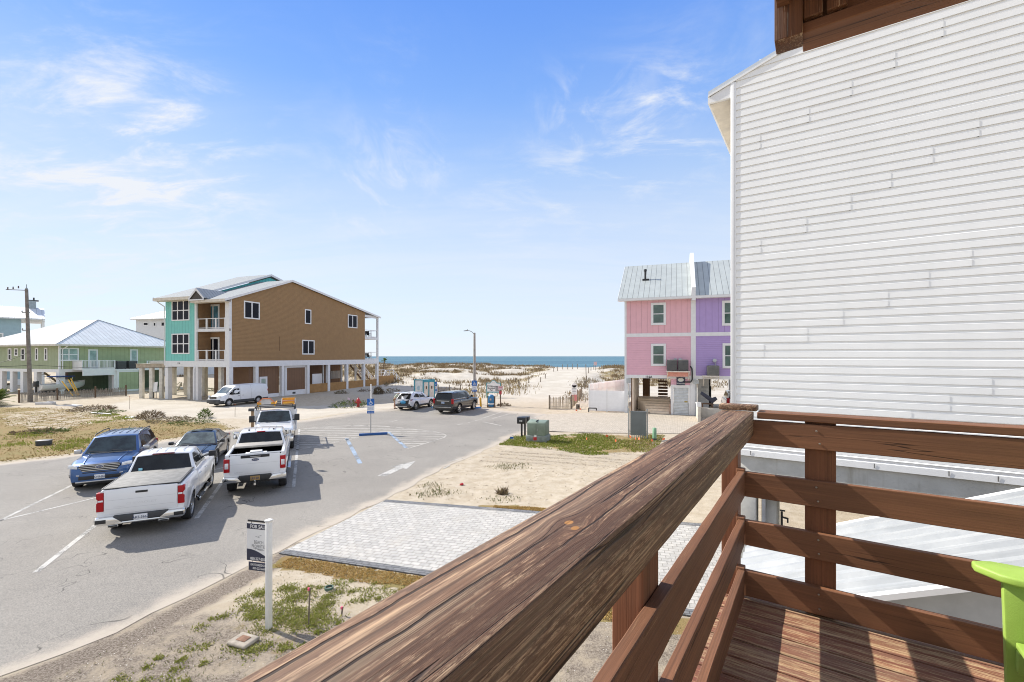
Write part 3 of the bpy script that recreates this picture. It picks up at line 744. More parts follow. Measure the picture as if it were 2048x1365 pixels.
def build_white_house():
    r = thing('white_house', 'tall white vinyl-sided house next door on concrete pillars', 'house', WH.o, ANG)
    Z0 = 3.56; P = .127; LEN = 9.0; RX = 4.5; ZE = 9.90; SL = .335
    seams = {}
    for px, py in ((1519,485),(1525,692),(1612,660),(1683,625),(1772.5,588),(1853.6,549),(1939,504),(1979,760.6),(1895,795),(1819,821),(1518,277.6),(1615,222.6),(1700,167.7),(1786.7,110),(1882.5,46),(1954,244),(1861,294),(1778,349),(1698,395),(1610,440)):
        s, z = WH.x(px, py); seams.setdefault(int((z-Z0)//(2*P)), []).append(s)
    mb = MB()
    prof = [(-.018, 0.0), (-.0165, .078), (-.017, .086), (-.005, .095), (-.002, .1265)]
    k = 0; ztop = ZE+SL*RX
    while Z0+2*P*k < ztop:
        for h in range(2):
            zb = Z0+2*P*k+P*h
            if zb > ztop-.1: continue
            xa = max(.05, (zb-ZE)/SL) if zb > ZE else .05; xb = LEN-.05 if zb <= ZE else LEN-(zb-ZE)/SL
            if xb-xa < .1: continue
            cuts = sorted(s for s in seams.get(k, []) if xa+.05 < s < xb-.05)
            nx = 3.0 + (k*1.37) % 3.2
            c_ = (cuts[-1] if cuts else xa)+3.66
            while c_ < xb-.3: cuts.append(c_); c_ += 3.66
            ed = [xa]+cuts+[xb]
            for i, (a, b) in enumerate(zip(ed, ed[1:])):
                off = -.0045 if i % 2 == 0 else -.0005
                wob = random.uniform(-.0008, .0008)
                last = prof
                rows = [[(a, y+off, zb+z), (b+(.02 if i % 2 == 0 and i < len(ed)-2 else 0), y+off+wob, zb+z)] for y, z in last]
                rows = [[(a, -.001, zb), (rows[0][1][0], -.001, zb)]]+rows
                mb.grid(rows)
                if i % 2 == 0: mb.poly([(rows[0][1][0], -.001, zb)]+[q[1] for q in rows[1:]])
        k += 1
    mb.build('siding', VINYL, r)
    mb = MB(); D = 12
    mb.box((0, .0, Z0-.02), (LEN, .16, ZE-.02)); mb.prism([(0, .0, ZE-.02), (LEN, 0, ZE-.02), (RX, 0, ztop-.02)], (0, .16, 0)); 
    mb.box((0, .16, Z0), (.16, D, ZE-.03)); mb.box((LEN-.16, .16, Z0), (LEN, D, ZE-.03)); mb.box((.16, D-.16, Z0), (LEN-.16, D, ZE-.03)); mb.box((.16, .16, Z0), (LEN-.16, D-.16, Z0+.2))
    mb.build('wall', VINYL, r)
    mb = MB(); mb.box((-.035, -.035, Z0-.01), (.03, -.0015, ZE)); mb.box((-.04, -.001, Z0-.01), (-.001, .09, ZE)); mb.box((.03, -.028, Z0), (.052, -.0015, ZE)); mb.build('corner_trim', TRIM, r, bevel=.004)
    # roof
    def rz(x): return ZE+SL*(x if x < RX else LEN-x)
    ov = .40; mb = MB()
    top = [(-ov, rz(-ov)+.03), (RX, rz(RX)+.03), (LEN+ov, rz(-ov)+.03), (LEN+ov, rz(-ov)+.10), (RX, rz(RX)+.10), (-ov, rz(-ov)+.10)]
    mb.prism([(x, -.03, z) for x, z in top], (0, D+.2, 0)); mb.build('roof', M('pale_roof_metal', (.60, .63, .645), .35, .35, .04), r)
    mb = MB()
    for x0, x1 in ((-ov-.004, RX), (LEN+ov+.004, RX)): mb.prism([(x0, -.04, rz(-ov)+.0), (x1, -.04, rz(RX)+.0), (x1, -.04, rz(RX)+.032), (x0, -.04, rz(-ov)+.032)], (0, .038, 0))
    mb.build('rake_trim', TRIM, r)
    for s_ in (0, 1):
        mb = MB()
        X = (lambda x: x) if not s_ else (lambda x: LEN-x)
        mb.prism([(X(-.001), -.02, 9.65), (X(-ov+.02), -.02, 9.66), (X(-ov+.02), -.02, rz(-ov)-.002), (X(-.001), -.02, rz(0)-.002)], (0, .06, 0))
        mb.build('eave_return', TRIM, r)
    mb = MB()
    for X0, X1 in ((-ov+.02, -.041), (LEN+.002, LEN+ov-.02)): mb.box((X0, .041, 9.65), (X1, D, 9.675))
    mb.build('soffit', M('warm_soffit', (.66, .60, .50), .6), r)  # warm light reflected under the eave is put into this cream colour
    mb = MB()
    for X0 in (-ov-.01, LEN+ov-.02): mb.box((X0, -.02, 9.655), (X0+.03, D, rz(-ov)+.02)); 
    mb.build('fascia', TRIM, r)
    mb = MB(); mb.grid([[(-.05, -.02, Z0-.004), (LEN+.05, -.02, Z0-.004)], [(-.05, -.045, Z0-.02), (LEN+.05, -.045, Z0-.02)], [(-.05, -.03, Z0-.06), (LEN+.05, -.03, Z0-.06)], [(-.05, -.05, Z0-.075), (LEN+.05, -.05, Z0-.075)], [(-.05, -.055, Z0-.17), (LEN+.05, -.055, Z0-.17)], [(-.05, 0, Z0-.17), (LEN+.05, 0, Z0-.17)]]); mb.build('base_flashing', TRIM, r)
    mb = MB()
    for px, py in ((1502,906),(1748,934),(1896,949),(1994,958)):
        s, z = WH.x(px, py); mb.box((s-.006, -.061, Z0-.15), (s+.006, -.056, Z0-.08))
    mb.build('flashing_clips', M('grey_steel', (.25, .25, .25), .4, .6), r)
    mb = MB(); mb.box((-.02, -.01, 2.72), (LEN, .40, Z0-.172)); mb.box((-.02, .4, 2.72), (.38, D, Z0-.03)); mb.box((LEN-.4, .4, 2.72), (LEN, D, Z0-.03)); mb.build('grade_beam', CONC, r, bevel=.02)
    for x in (.0, 2.9, 5.8, 8.6):
        for y in (.0, 5.5, 11.2):
            mb = MB(); mb.box((x, y, -.2), (x+.36, y+.38, 2.718)); mb.build('pillar', CONC, r, bevel=.015)
    mb = MB(); mb.tube((.47, .05, 0), (.47, .05, 2.718), .03); mb.build('drain_pipe', M('grey_pvc', (.45, .46, .47), .5), r)
    x, z = WH.x(1540, 1000, .15); mb = MB(); mb.box((x-.13, .15, -.2), (x+.12, .42, 2.718)); mb.build('pillar', CONC, r, bevel=.015)
    dk = M('black_iron', (.02, .02, .02), .5); mb = MB(); mb.tube((x+.17, .2, 0), (x+.17, .2, 2.45), .018); mb.tube((x+.17, .2, 2.36), (x+.26, .16, 2.36), .016); mb.tube((x+.26, .16, 2.37), (x+.26, .16, 2.29), .013); mb.tube((x+.14, .2, 2.47), (x+.22, .2, 2.47), .014)
    mb.build('water_tap', dk, r)
build_white_house()

SH = Fr((3.32, 6.35), ANG)
def build_shed():
    r = thing('metal_roof_shed', 'low shed with white ribbed metal roof below the deck', 'shed', SH.o, ANG)
    SL = .44; Z0 = 2.40; T0, T1 = -1.88, .24; S1 = 3.0
    n = N('white_ribbed_metal'); v = n.coord('Object'); f = n.noise(v, 2.5, 5, .6)
    st = n.noise(n.coord('Object', (.8, 14, 1)), 1, 4, .6)
    c = n.mix(n.ramp(f, .35, .7), (.38, .395, .40), (.47, .48, .475)); c = n.mix(n.math('MULTIPLY', n.ramp(st, .5, .7), .3), c, (.24, .25, .25)); n.base(c, .5, .25, .3); metal = n.mat
    prof = []; t = T0
    while t < T1-.001:                       # rib profile along local y
        for dt, h in ((0, 0), (.030, .046), (.088, .046), (.118, 0)):
            if t+dt < T1: prof.append((t+dt, h))
        t += .2286
    mb = MB(); mb.grid([[(s, y, Z0+SL*s+h) for y, h in prof] for s in (-.06, S1)]); mb.grid([[(s, y, Z0+SL*s+h-.004) for y, h in prof] for s in (-.06, S1)])
    mb.grid([[(S1+.001+s, y, Z0+SL*(S1-s)+h) for y, h in prof] for s in (0, 2.0)])
    mb.build('roof', metal, r)
    mb = MB()
    for a, b in ((T1-.01, T1+.10), (T0-.08, T0+.0)):
        mb.prism([(-.07, a, Z0-.02-SL*.07), (S1, a, Z0+SL*S1-.02), (S1, a, Z0+SL*S1+.035), (-.07, a, Z0-SL*.07+.035)], (0, b-a, 0))
    mb.build('rake_trim', TRIM, r)
    mb = MB(); sl = math.hypot(1, SL)
    for s in (.10, .95, 1.8, 2.6):
        t = T0+.03
        while t < T1:
            for dd in (.085,):
                mb.lathe([(0, .012), (.006, .011), (.007, .004), (.013, .003), (.013, -.002)], 8, (s, t+dd, Z0+SL*s+.004))
            t += .2286
    mb.build('roof_screws', M('dark_screw', (.10, .10, .11), .4, .6), r)
    mb = MB(); mb.box((0, T0, 0), (.08, T1, Z0-.03)); mb.prism([(.08, T1-.08, 0), (S1, T1-.08, 0), (S1, T1-.08, Z0+SL*S1-.03), (.08, T1-.08, Z0+.02)], (0, .07, 0)); mb.prism([(.08, T0+.02, 0), (S1, T0+.02, 0), (S1, T0+.02, Z0+SL*S1-.03), (.08, T0+.02, Z0+.02)], (0, .06, 0))
    mb.build('wall', M('galvanised_wall', (.42, .44, .45), .5, .4), r)
    mb = MB(); mb.prism([(.2, T0-.09, 2.05), (2.6, T0-.09, 2.05), (2.6, T0-.42, 1.85), (.2, T0-.42, 1.85)], (0, 0, .02)); mb.build('lean_to_flashing', M('grey_flashing', (.40, .42, .41), .5, .3), r)
    mb = MB(); mb.lathe([(0, .012), (.012, .010), (.022, .002), (.022, 0)], 10, (1.75, T0-.25, 1.975)); mb.build('flashing_bolt', M('dark_steel', (.05, .05, .05), .4, .8), r)
    p = SH.w(2.0, T0-.72)
    b = thing('blue_barrel', 'blue plastic barrel beside the ribbed metal shed', 'barrel', (p.x, p.y, 0))
    bl = M('blue_plastic', (.03, .13, .28), .45)
    mb = MB(); mb.lathe([(0, 0), (.26, 0), (.29, .03), (.29, .28), (.30, .30), (.29, .32), (.29, .58), (.30, .60), (.29, .62), (.29, .86), (.26, .90), (.24, .90), (.24, .885), (0, .885)], 24); mb.build('drum', bl, b, 40)
    mb = MB(); mb.lathe([(0, .90), (.03, .90), (.03, .886)], 10, (.12, .08, 0)); mb.build('bung', M('white_plastic', (.75, .75, .73), .4), b)
build_shed()
# ------------------------------------------------------------------ vehicles
def paint(name, c, metal=0., rough=.32, var=.02):
    return M(name, c, rough, metal, var, 1.2, coat=1.)
GLASS = M('dark_car_glass', (.010, .012, .013), .05, 0, .5, 3, .05, 2.5, spec=.38)
WSH = M('windscreen_glass', (.020, .032, .035), .05, 0, .6, 2.2, .04, 2.0, spec=.5)
RUB = M('tyre_rubber', (.022, .022, .023), .8, 0, .2, 20, .2, 80)
BLK = M('black_trim', (.02, .02, .021), .5, 0, .1)
DGREY = M('dark_grey_plastic', (.05, .052, .055), .6, 0, .1)
CHR = M('chrome', (.72, .72, .71), .12, 1., .03)
ALLOY = M('alloy', (.52, .53, .54), .28, .9, .05)
RED = M('red_lamp', (.36, .006, .010), .3, 0, .1, spec=.3)
LAMP = M('clear_lamp', (.72, .74, .76), .12, .2, .15, 12, coat=1)
PLATE = M('plate_white', (.72, .73, .74), .4); PLTXT = M('plate_lettering', (.03, .05, .12), .5)
WPAINT = paint('white_car_paint', (.76, .77, .78))
def interp(pts):
    P = sorted(pts)
    def f(x):
        if x <= P[0][0]: return P[0][1]
        for (a, b), (c, d) in zip(P, P[1:]):
            if x <= c:
                t = (x-a)/(c-a) if c > a else 1; return b+(d-b)*t
        return P[-1][1]
    return f
class Car:
    """x forward from the front axle, y left, z up"""
    def __init__(s, name, label, cat, axle, head, S, mat, group=None, ref='front'):
        h = Vector(head).normalized(); s.S = S
        p = Vector(axle)
        if ref == 'rear': p = p + h*S['wb']
        s.r = thing(name, label, cat, (p.x, p.y, ROADZ), math.atan2(h.y, h.x), group)
        s.mat = mat; s.top = interp(S['top']); W = S['W']
        s.x1 = S['fo']; s.x0 = -(S['wb']+S['ro'])
        s.sec = interp(S.get('sec', [(0, .955), (.25, .99), (.5, 1.0), (.78, .985), (.93, .955), (1.0, .90)]))
        s.body(); s.wheels()
    def hw(s, x):
        S = s.S; k = 1.0
        f = max(0, min(1, (x-(s.x1-S.get('pf', .55)))/S.get('pf', .55))); r = max(0, min(1, ((s.x0+S.get('pr', .4))-x)/S.get('pr', .4)))
        return S['W']/2*(1-S.get('kf', .13)*f**2.2-S.get('kr', .06)*r**2.2)
    def yat(s, x, z):
        S = s.S; zt = s.top(x); n = max(0, min(1, (z-S['sill'])/(zt-S['sill']))); return s.hw(x)*s.sec(n)
    def body(s):
        S = s.S; xs = set(np.linspace(s.x0, s.x1, 34).round(4)); Rr = S['R']*1.17
        for xw in (0, -S['wb']):
            for t in np.linspace(0, math.pi, 17): xs.add(round(xw+Rr*math.cos(t), 4))
            xs.add(round(xw+Rr+.004, 4)); xs.add(round(xw-Rr-.004, 4))
        if 'bed' in S: xs |= {S['bed'][0], S['bed'][0]+.01, S['bed'][1], S['bed'][1]-.01}
        for p in S['top']: xs.add(round(min(max(p[0], s.x0), s.x1), 4))
        xs = sorted(x for x in xs if s.x0-1e-6 <= x <= s.x1+1e-6); rows = []
        for x in xs:
            zb = S['sill']; e0 = S.get('bf', .06); 
            if x > s.x1-.35: zb = S['sill']+e0*((x-(s.x1-.35))/.35)**2
            if x < s.x0+.35: zb = S['sill']+S.get('br', .14)*(((s.x0+.35)-x)/.35)**2
            for xw in (0, -S['wb']):
                d = abs(x-xw)
                if d < Rr: zb = max(zb, S['R']+math.sqrt(Rr*Rr-d*d))
            zt = s.top(x); cr = S.get('crown', .05); zs = zt-cr
            zb = min(zb, zs-.04)
            L = []
            for f in (0, .12, .3, .5, .7, .86, .95, 1.0):
                z = zb+(zs-zb)*f; n = max(0, (z-S['sill'])/(zs-S['sill'])); L.append((x, s.hw(x)*s.sec(n), z))
            yt = L[-1][1]; T = [(x, yt*k, zs+cr*(1-abs(k)**2.4)) for k in (.9, .7, .35, 0, -.35, -.7, -.9)]
            if 'bed' in S and S['bed'][0] < x < S['bed'][1]: T = [(x, yt*k, z) for k, z in ((.93, zt), (.90, zt-.5), (.35, zt-.5), (0, zt-.5), (-.35, zt-.5), (-.90, zt-.5), (-.93, zt))]
            rows.append(L+T+[(a, -b, c) for a, b, c in reversed(L)])
        mb = MB(); mb.grid(rows)
        n = len(rows[0]); mb.f.append(list(range(n))); mb.mi.append(0); mb.f.append([(len(rows)-1)*n+i for i in range(n)]); mb.mi.append(0)
        s.bodyo = mb.build('body', s.mat, s.r, 38)
        m2 = MB(); W = S['W']/2
        m2.box((s.x0+.12, -W+.27, S['sill']-.12), (s.x1-.14, W-.27, S['sill']+.34))
        for xw in (0, -S['wb']): m2.box((xw-.5, -W+.10, S['R']+.10), (xw+.5, W-.10, S['sill']+.36))
        m2.tube((0, -W+.1, S['R']), (0, W-.1, S['R']), .05); m2.tube((-S['wb'], -W+.1, S['R']), (-S['wb'], W-.1, S['R']), .06)
        m2.build('underbody', BLK, s.r)
    def wheels(s):
        S = s.S; R_ = S['R']; w_ = S.get('tw', .25); tr = S['W']/2-.02
        rr = R_*S.get('rim', .66); ns = S.get('spokes', 6)
        t = MB(); t.lathe([(rr*.98, -w_/2+.01), (R_*.93, -w_/2), (R_*.985, -w_/2+.03), (R_, -w_/2+.06), (R_, w_/2-.06), (R_*.985, w_/2-.03), (R_*.93, w_/2), (rr*.98, w_/2-.01)], 32, (0, 0, 0), 'y', False)
        wo = t.build('wheel', RUB, s.r, 40)
        m = MB(); m.lathe([(rr, w_/2-.012), (rr*.93, w_/2-.014), (rr*.9, w_/2-.06), (rr*.9, -w_/2+.02)], 28, (0, 0, 0), 'y', False)
        for i in range(ns):
            a = 2*math.pi*i/ns; c_, s_ = math.cos(a), math.sin(a); tx, tz = -s_, c_
            wd0, wd1 = rr*.13, rr*.10*(1.6 if ns < 6 else 1.2)
            y0, y1 = w_/2-.02, w_/2-.035
            v = []
            for r_, wd, y in ((rr*.12, wd0, y0), (rr*.94, wd1, y1)):
                for q in (-1, 1):
                    for dy in (0, -.03): v.append((c_*r_+tx*wd*q, y+dy, s_*r_+tz*wd*q))
            m.add(v, [(0,1,3,2),(4,6,7,5),(0,4,5,1),(2,3,7,6),(0,2,6,4),(1,5,7,3)])
        m.lathe([(0, w_/2-.005), (rr*.15, w_/2-.008), (rr*.2, w_/2-.03)], 14, (0, 0, 0), 'y', False)
        ro = m.build('rim', S.get('rimmat', ALLOY), wo, 35)
        d = MB(); d.lathe([(0, -.01), (rr*.92, -.01)], 24, (0, 0, 0), 'y', False); do = d.build('brake_disc', BLK, wo)
        first = True
        for xw in (0, -S['wb']):
            for sg in (1, -1):
                o = wo if first else copy_tree(wo, s.r); first = False
                o.location = (xw, sg*(tr-w_/2-.005), R_); o.rotation_euler = (0, random.uniform(0, 6), 0) if sg > 0 else (0, random.uniform(0, 6), math.pi)
    def B(s, name, a, b, mat, bev=.008, parent=None, seg=2):
        m = MB(); m.box(a, b); return m.build(name, mat, parent or s.r, bevel=bev, seg=seg)
    def P(s, name, pts, d, mat, bev=.006, parent=None):
        m = MB(); m.prism(pts, d); return m.build(name, mat, parent or s.r, bevel=bev)
    def cabin(s, zb, x, H, wb, wt, mat=None, bev=.07, crown=.035, roofmat=None):
        """greenhouse: x = (front base, front top, rear top, rear base)"""
        s.c = dict(zb=zb, x=x, H=H, wb=wb, wt=wt); m = MB()
        zr = H-crown
        mid = (x[1]+x[2])/2
        v = [(x[0], wb, zb-.05), (x[1], wt, zr-.02), (mid, wt+.01, zr), (x[2], wt, zr-.03), (x[3], wb, zb-.05)]
        vs = v+[(a, 0, c+(crown if i in (1, 2, 3) else 0)) for i, (a, b, c) in enumerate(v)]+[(a, -b, c) for a, b, c in v]
        f = [(0,1,2,3,4)[::1], (14,13,12,11,10)]
        for i in range(4): f += [(i, 5+i, 6+i, i+1), (5+i, 10+i, 11+i, 6+i)]
        f += [(0, 4, 9, 5), (5, 9, 14, 10)]
        m.add(vs, f); return m.build('cabin', mat or s.mat, s.r, 50, bevel=bev, seg=3)
    def cy(s, z): c = s.c; t = (z-(c['zb']-.05))/(c['H']-.055-(c['zb']-.05)); return c['wb']+(c['wt']-c['wb'])*t
    def side_window(s, pts, mat=None, off=.006, both=True, name='side_window'):
        for sg in ((1, -1) if both else (-1,)):
            m = MB(); m.prism([(x, sg*(s.cy(z)+off-.004), z) for x, z in pts], (0, sg*.006, .0)); m.build(name, mat or GLASS, s.r)
    def end_window(s, front=True, u=(.06, .94), v=(.14, .93), mat=None, name=None, off=.006, drop=.0):
        c = s.c; zb = c['zb']-.05; zr = c['H']-.055
        xb, xt = (c['x'][0], c['x'][1]) if front else (c['x'][3], c['x'][2])
        dx = 1 if front else -1; nrm = Vector((zr-zb, 0, -(xt-xb))).normalized() if front else Vector((-(zr-zb), 0, (xt-xb))).normalized()
        if nrm.z < 0: nrm = -nrm if abs(nrm.x) < .01 else nrm
        def p(a, b):
            y = (c['wb']+(c['wt']-c['wb'])*b)*(1-2*a); cr = .035*(1-(1-2*a)**2)*b
            return Vector((xb+(xt-xb)*b, y, zb+(zr-zb)*b+cr))+nrm*off
        rows = [[p(u[0]+(u[1]-u[0])*i/8, v[0]+(v[1]-v[0])*j/4) for i in range(9)] for j in range(5)]
        m = MB(); m.grid(rows); m.grid([[q-nrm*.012 for q in r] for r in rows])
        return m.build(name or ('windscreen' if front else 'rear_window'), mat or (WSH if front else GLASS), s.r, 60)
    def lettering(s, name, txt, size, o, ux, uy, mat, parent, bold=.0, sx=1.):
        m = MB(); text_mb(m, txt, size, o, ux, uy, 'CENTER', bold, sx); return m.build(name, mat, parent)
    def plate(s, txt, z, rear=True, mat=None, tm=None, y=0.):
        x = s.x0-.02 if rear else s.x1+.005; d = -1 if rear else 1
        x = s.platex if hasattr(s, 'platex') else x
        p = s.B('licence_plate', (x-.008, y-.155, z-.078), (x+.008, y+.155, z+.078), mat or PLATE, .003)
        s.lettering('plate_lettering', txt, .095, (x+d*.0105, y, z-.036), (0, d, 0), (0, 0, 1), tm or PLTXT, p, .0015, .95)
    def mirrors(s, x, z, w_=.2, h=.16, mat=None, out=.22, d=.12):
        for sg in (1, -1):
            yb = s.S['W']/2*.93
            m = MB(); m.box((x-d/2, min(sg*(yb+.05), sg*(yb+.05+w_)), z), (x+d/2, max(sg*(yb+.05), sg*(yb+.05+w_)), z+h)); m.bar((x, sg*(yb-.12), z+.03), (x, sg*(yb+.07), z+.05), .06, .05)
            m.build('side_mirror', mat or BLK, s.r, bevel=.025, seg=3)
    def seams(s, xs, z0, zf=None, handles=(), hm=None):
        for sg in (1, -1):
            m = MB()
            for x in xs:
                zt = s.top(x)-.08; zz = np.linspace(z0, zt, 7)
                for a, b in zip(zz, zz[1:]):
                    m.add([(x-.005, sg*(s.yat(x, a)+.0022), a), (x+.005, sg*(s.yat(x, a)+.0022), a), (x+.005, sg*(s.yat(x, b)+.0022), b), (x-.005, sg*(s.yat(x, b)+.0022), b)], [(0,1,2,3)])
            m.build('door_seams', BLK, s.r)
            for x, z in handles:
                y = s.yat(x, z); m = MB(); m.box((x-.10, sg*(y-.005) if sg > 0 else sg*(y+.028), z-.015), (x+.10, sg*(y+.028) if sg > 0 else sg*(y-.005), z+.015)); m.build('door_handle', hm or s.mat, s.r, bevel=.008)
    def cladding(s, z1, mat, ext=0.006):
        """dark strip along sills, following the body side between the wheel arches"""
        S = s.S; Rr = S['R']*1.17
        for sg in (1, -1):
            m = MB(); xs = np.linspace(-S['wb']+Rr+.01, -Rr-.01, 12)
            m.grid([[(x, sg*(s.yat(x, z)+ext), z) for z in (S['sill']-.01, (S['sill']+z1)/2, z1)] for x in xs]); m.build('sill_trim', mat, s.r)
            for xw in (0, -S['wb']):
                rows = []; m = MB()
                for t in np.linspace(.0, math.pi, 15):
                    r0, r1 = Rr-.004, Rr+.055; rows.append([(xw+r*math.cos(t), sg*(s.yat(xw+r*math.cos(t), S['R']+r*math.sin(t))+ext+.006), S['R']+r*math.sin(t)) for r in (r0, r1)])
                m.grid(rows); m.build('arch_trim', mat, s.r)

F24 = Vector((-math.sin(R(24.6)), math.cos(R(24.6))))
def white_pickup():
    S = dict(wb=3.75, fo=.95, ro=1.12, W=2.06, R=.41, sill=.50, top=[(.95,.98),(.85,1.13),(.2,1.22),(-.75,1.29),(-2.80,1.31),(-2.84,1.395),(-4.87,1.40)], rim=.68, spokes=6, crown=.045, kr=.03, br=.0, pr=.2)
    f = Vector((-math.sin(R(25.4)), math.cos(R(25.4)))); r = Vector((f.y, -f.x))
    c = Car('pickup_truck', 'white crew-cab pickup with grey bed cover, parked nearest the for-sale sign', 'pickup truck', Vector((-10.18, 14.32))-r*.90, f, S, WPAINT, None, 'rear')
    c.cabin(1.30, (-.72, -1.42, -2.46, -2.80), 1.93, .93, .735, bev=.06)
    c.end_window(False, (.045, .955), (.20, .90)); c.end_window(True)
    c.side_window([(-1.66,1.34),(-1.66,1.80),(-2.36,1.80),(-2.50,1.66),(-2.52,1.34)]); c.side_window([(-.98,1.34),(-1.32,1.66),(-1.50,1.80),(-1.60,1.80),(-1.60,1.34)])
    # rear
    X = c.x0
    t = c.B('tailgate', (X-.022, -.833, .70), (X+.02, .833, 1.385), WPAINT, .012)
    c.B('tailgate_handle', (X-.034, -.14, 1.235), (X-.018, .14, 1.295), BLK, .012, t)
    m = MB(); m.box((X-.0235, -.79, 1.085), (X-.0215, .79, 1.09)); m.box((X-.0235, -.79, .845), (X-.0215, .79, .851)); m.build('crease', M('grey_crease', (.5, .51, .52), .5), t)
    m = MB(); text_mb(m, 'SILVERADO', .048, (X-.0228, .50, .872), (0, -1, 0), (0, 0, 1), 'CENTER', 0); text_mb(m, 'CHEVROLET', .085, (X-.0228, .0, .93), (0, -1, 0), (0, 0, 1), 'CENTER', 0, 1.5); m.build('badge_lettering', M('silver_badge', (.62, .63, .64), .3, .3), t)
    for sg in (1, -1):
        m = MB(); P = [(.84,.80),(1.0,.80),(1.0,1.03),(.965,1.06),(.965,1.12),(1.0,1.16),(1.0,1.315),(.84,1.315)]
        m.prism([(X-.028, sg*y, z) for y, z in P], (.17, 0, 0)); tl = m.build('tail_light', RED, c.r, bevel=.012)
        c.B('reverse_lamp', (X-.032, min(sg*.85, sg*.955), 1.065), (X-.02, max(sg*.85, sg*.955), 1.115), LAMP, .006, tl)
    for y0, y1 in ((-1.0, -.40), (.40, 1.0)):
        m = MB(); s_ = 1 if y0 > 0 else -1; P = [(.40,.475),(.62,.655),(1.0,.66),(1.03,.60),(1.02,.47),(.95,.44)]
        m.prism([(X-.12, s_*y, z) for y, z in P], (.22, 0, 0)); b = m.build('bumper_end', CHR, c.r, bevel=.025)
        c.B('step_recess', (X-.125, min(s_*.76, s_*1.0), .49), (X-.10, max(s_*.76, s_*1.0), .60), BLK, .02, b)
    c.B('bumper', (X-.11, -.98, .43), (X+.1, .98, .50), CHR, .03); c.B('bumper_step', (X-.10, -.62, .50), (X+.1, .62, .665), DGREY, .02)
    c.platex = X-.115; c.plate('AKS-3667', .575)
    for y in (-.52, .62):
        m = MB(); m.box((X-.10, y-.12, .36), (X+.3, y+.12, .43)); e = m.build('exhaust_tip', CHR, c.r, bevel=.02); c.B('exhaust_opening', (X-.105, y-.10, .372), (X-.095, y+.10, .418), BLK, .004, e)
    m = MB(); m.box((X+.03, -.86, 1.40), (-2.86, .86, 1.425)); cov = m.build('bed_cover', M('grey_vinyl_cover', (.205, .20, .185), .75, 0, .18, 5, .2, 60), c.r, bevel=.012)
    m = MB(); m.box((X+.01, -.90, 1.395), (X+.035, .90, 1.418)); m.box((X+.03, -.905, 1.39), (-2.86, -.865, 1.42)); m.box((X+.03, .865, 1.39), (-2.86, .905, 1.42)); m.build('cover_frame', BLK, cov, bevel=.004)
    c.B('brake_lamp', (-2.535, -.30, 1.855), (-2.47, .30, 1.895), M('dark_red_lamp', (.16, .02, .03), .25, coat=1), .01)
    m = MB()
    for y in (-.5, -.25, 0, .25, .5): m.box((-2.35, y-.012, 1.90+.018*(1-abs(y)*1.1)), (-1.55, y+.012, 1.918+.018*(1-abs(y)*1.1)))
    m.build('roof_ribs', WPAINT, c.r, bevel=.005, seg=1)
    c.mirrors(-.82, 1.36, .24, .20); c.seams((-.55, -1.62, -2.72), .62, handles=((-1.48, 1.12), (-2.5, 1.14)))
    for sg in (1, -1):
        m = MB(); m.tube((-.75, sg*1.06, .36), (-3.0, sg*1.06, .36), .05, None, 10)
        for x in (-.9, -2.8): m.bar((x, sg*1.06, .36), (x, sg*.8, .48), .05, .05)
        sb = m.build('running_board', CHR, c.r, 40)
        m = MB(); m.box((-1.5, sg*1.06-.055, .405), (-1.0, sg*1.06+.055, .418)); m.box((-2.75, sg*1.06-.055, .405), (-2.2, sg*1.06+.055, .418)); m.build('step_pad', BLK, sb)
    for sg in (1, -1):
        for xw in (0, -3.75):
            rows = []; m = MB()
            for t_ in np.linspace(.15, math.pi-.15, 13): rows.append([(xw+r_*math.cos(t_), sg*(c.yat(xw+r_*math.cos(t_), .41+r_*math.sin(t_))+o_), .41+r_*math.sin(t_)) for r_, o_ in ((.475, .0), (.485, .018), (.55, .014), (.60, .0))])
            m.grid(rows); m.build('wheel_arch', WPAINT, c.r, 50)
    st = c.B('window_sticker', (-2.765, .50, 1.42), (-2.755, .60, 1.50), M('pale_blue_sticker', (.25, .55, .65), .5), .002); st.rotation_euler = (0, 0, 0)
    c.B('grille', (.90, -.72, .74), (.965, .72, 1.06), BLK, .02); c.B('front_bumper', (.85, -.92, .50), (.99, .92, .70), CHR, .04)
    for sg in (1, -1): c.B('headlight', (.82, min(sg*.70, sg*.95), .86), (.94, max(sg*.70, sg*.95), 1.04), LAMP, .02)
white_pickup()

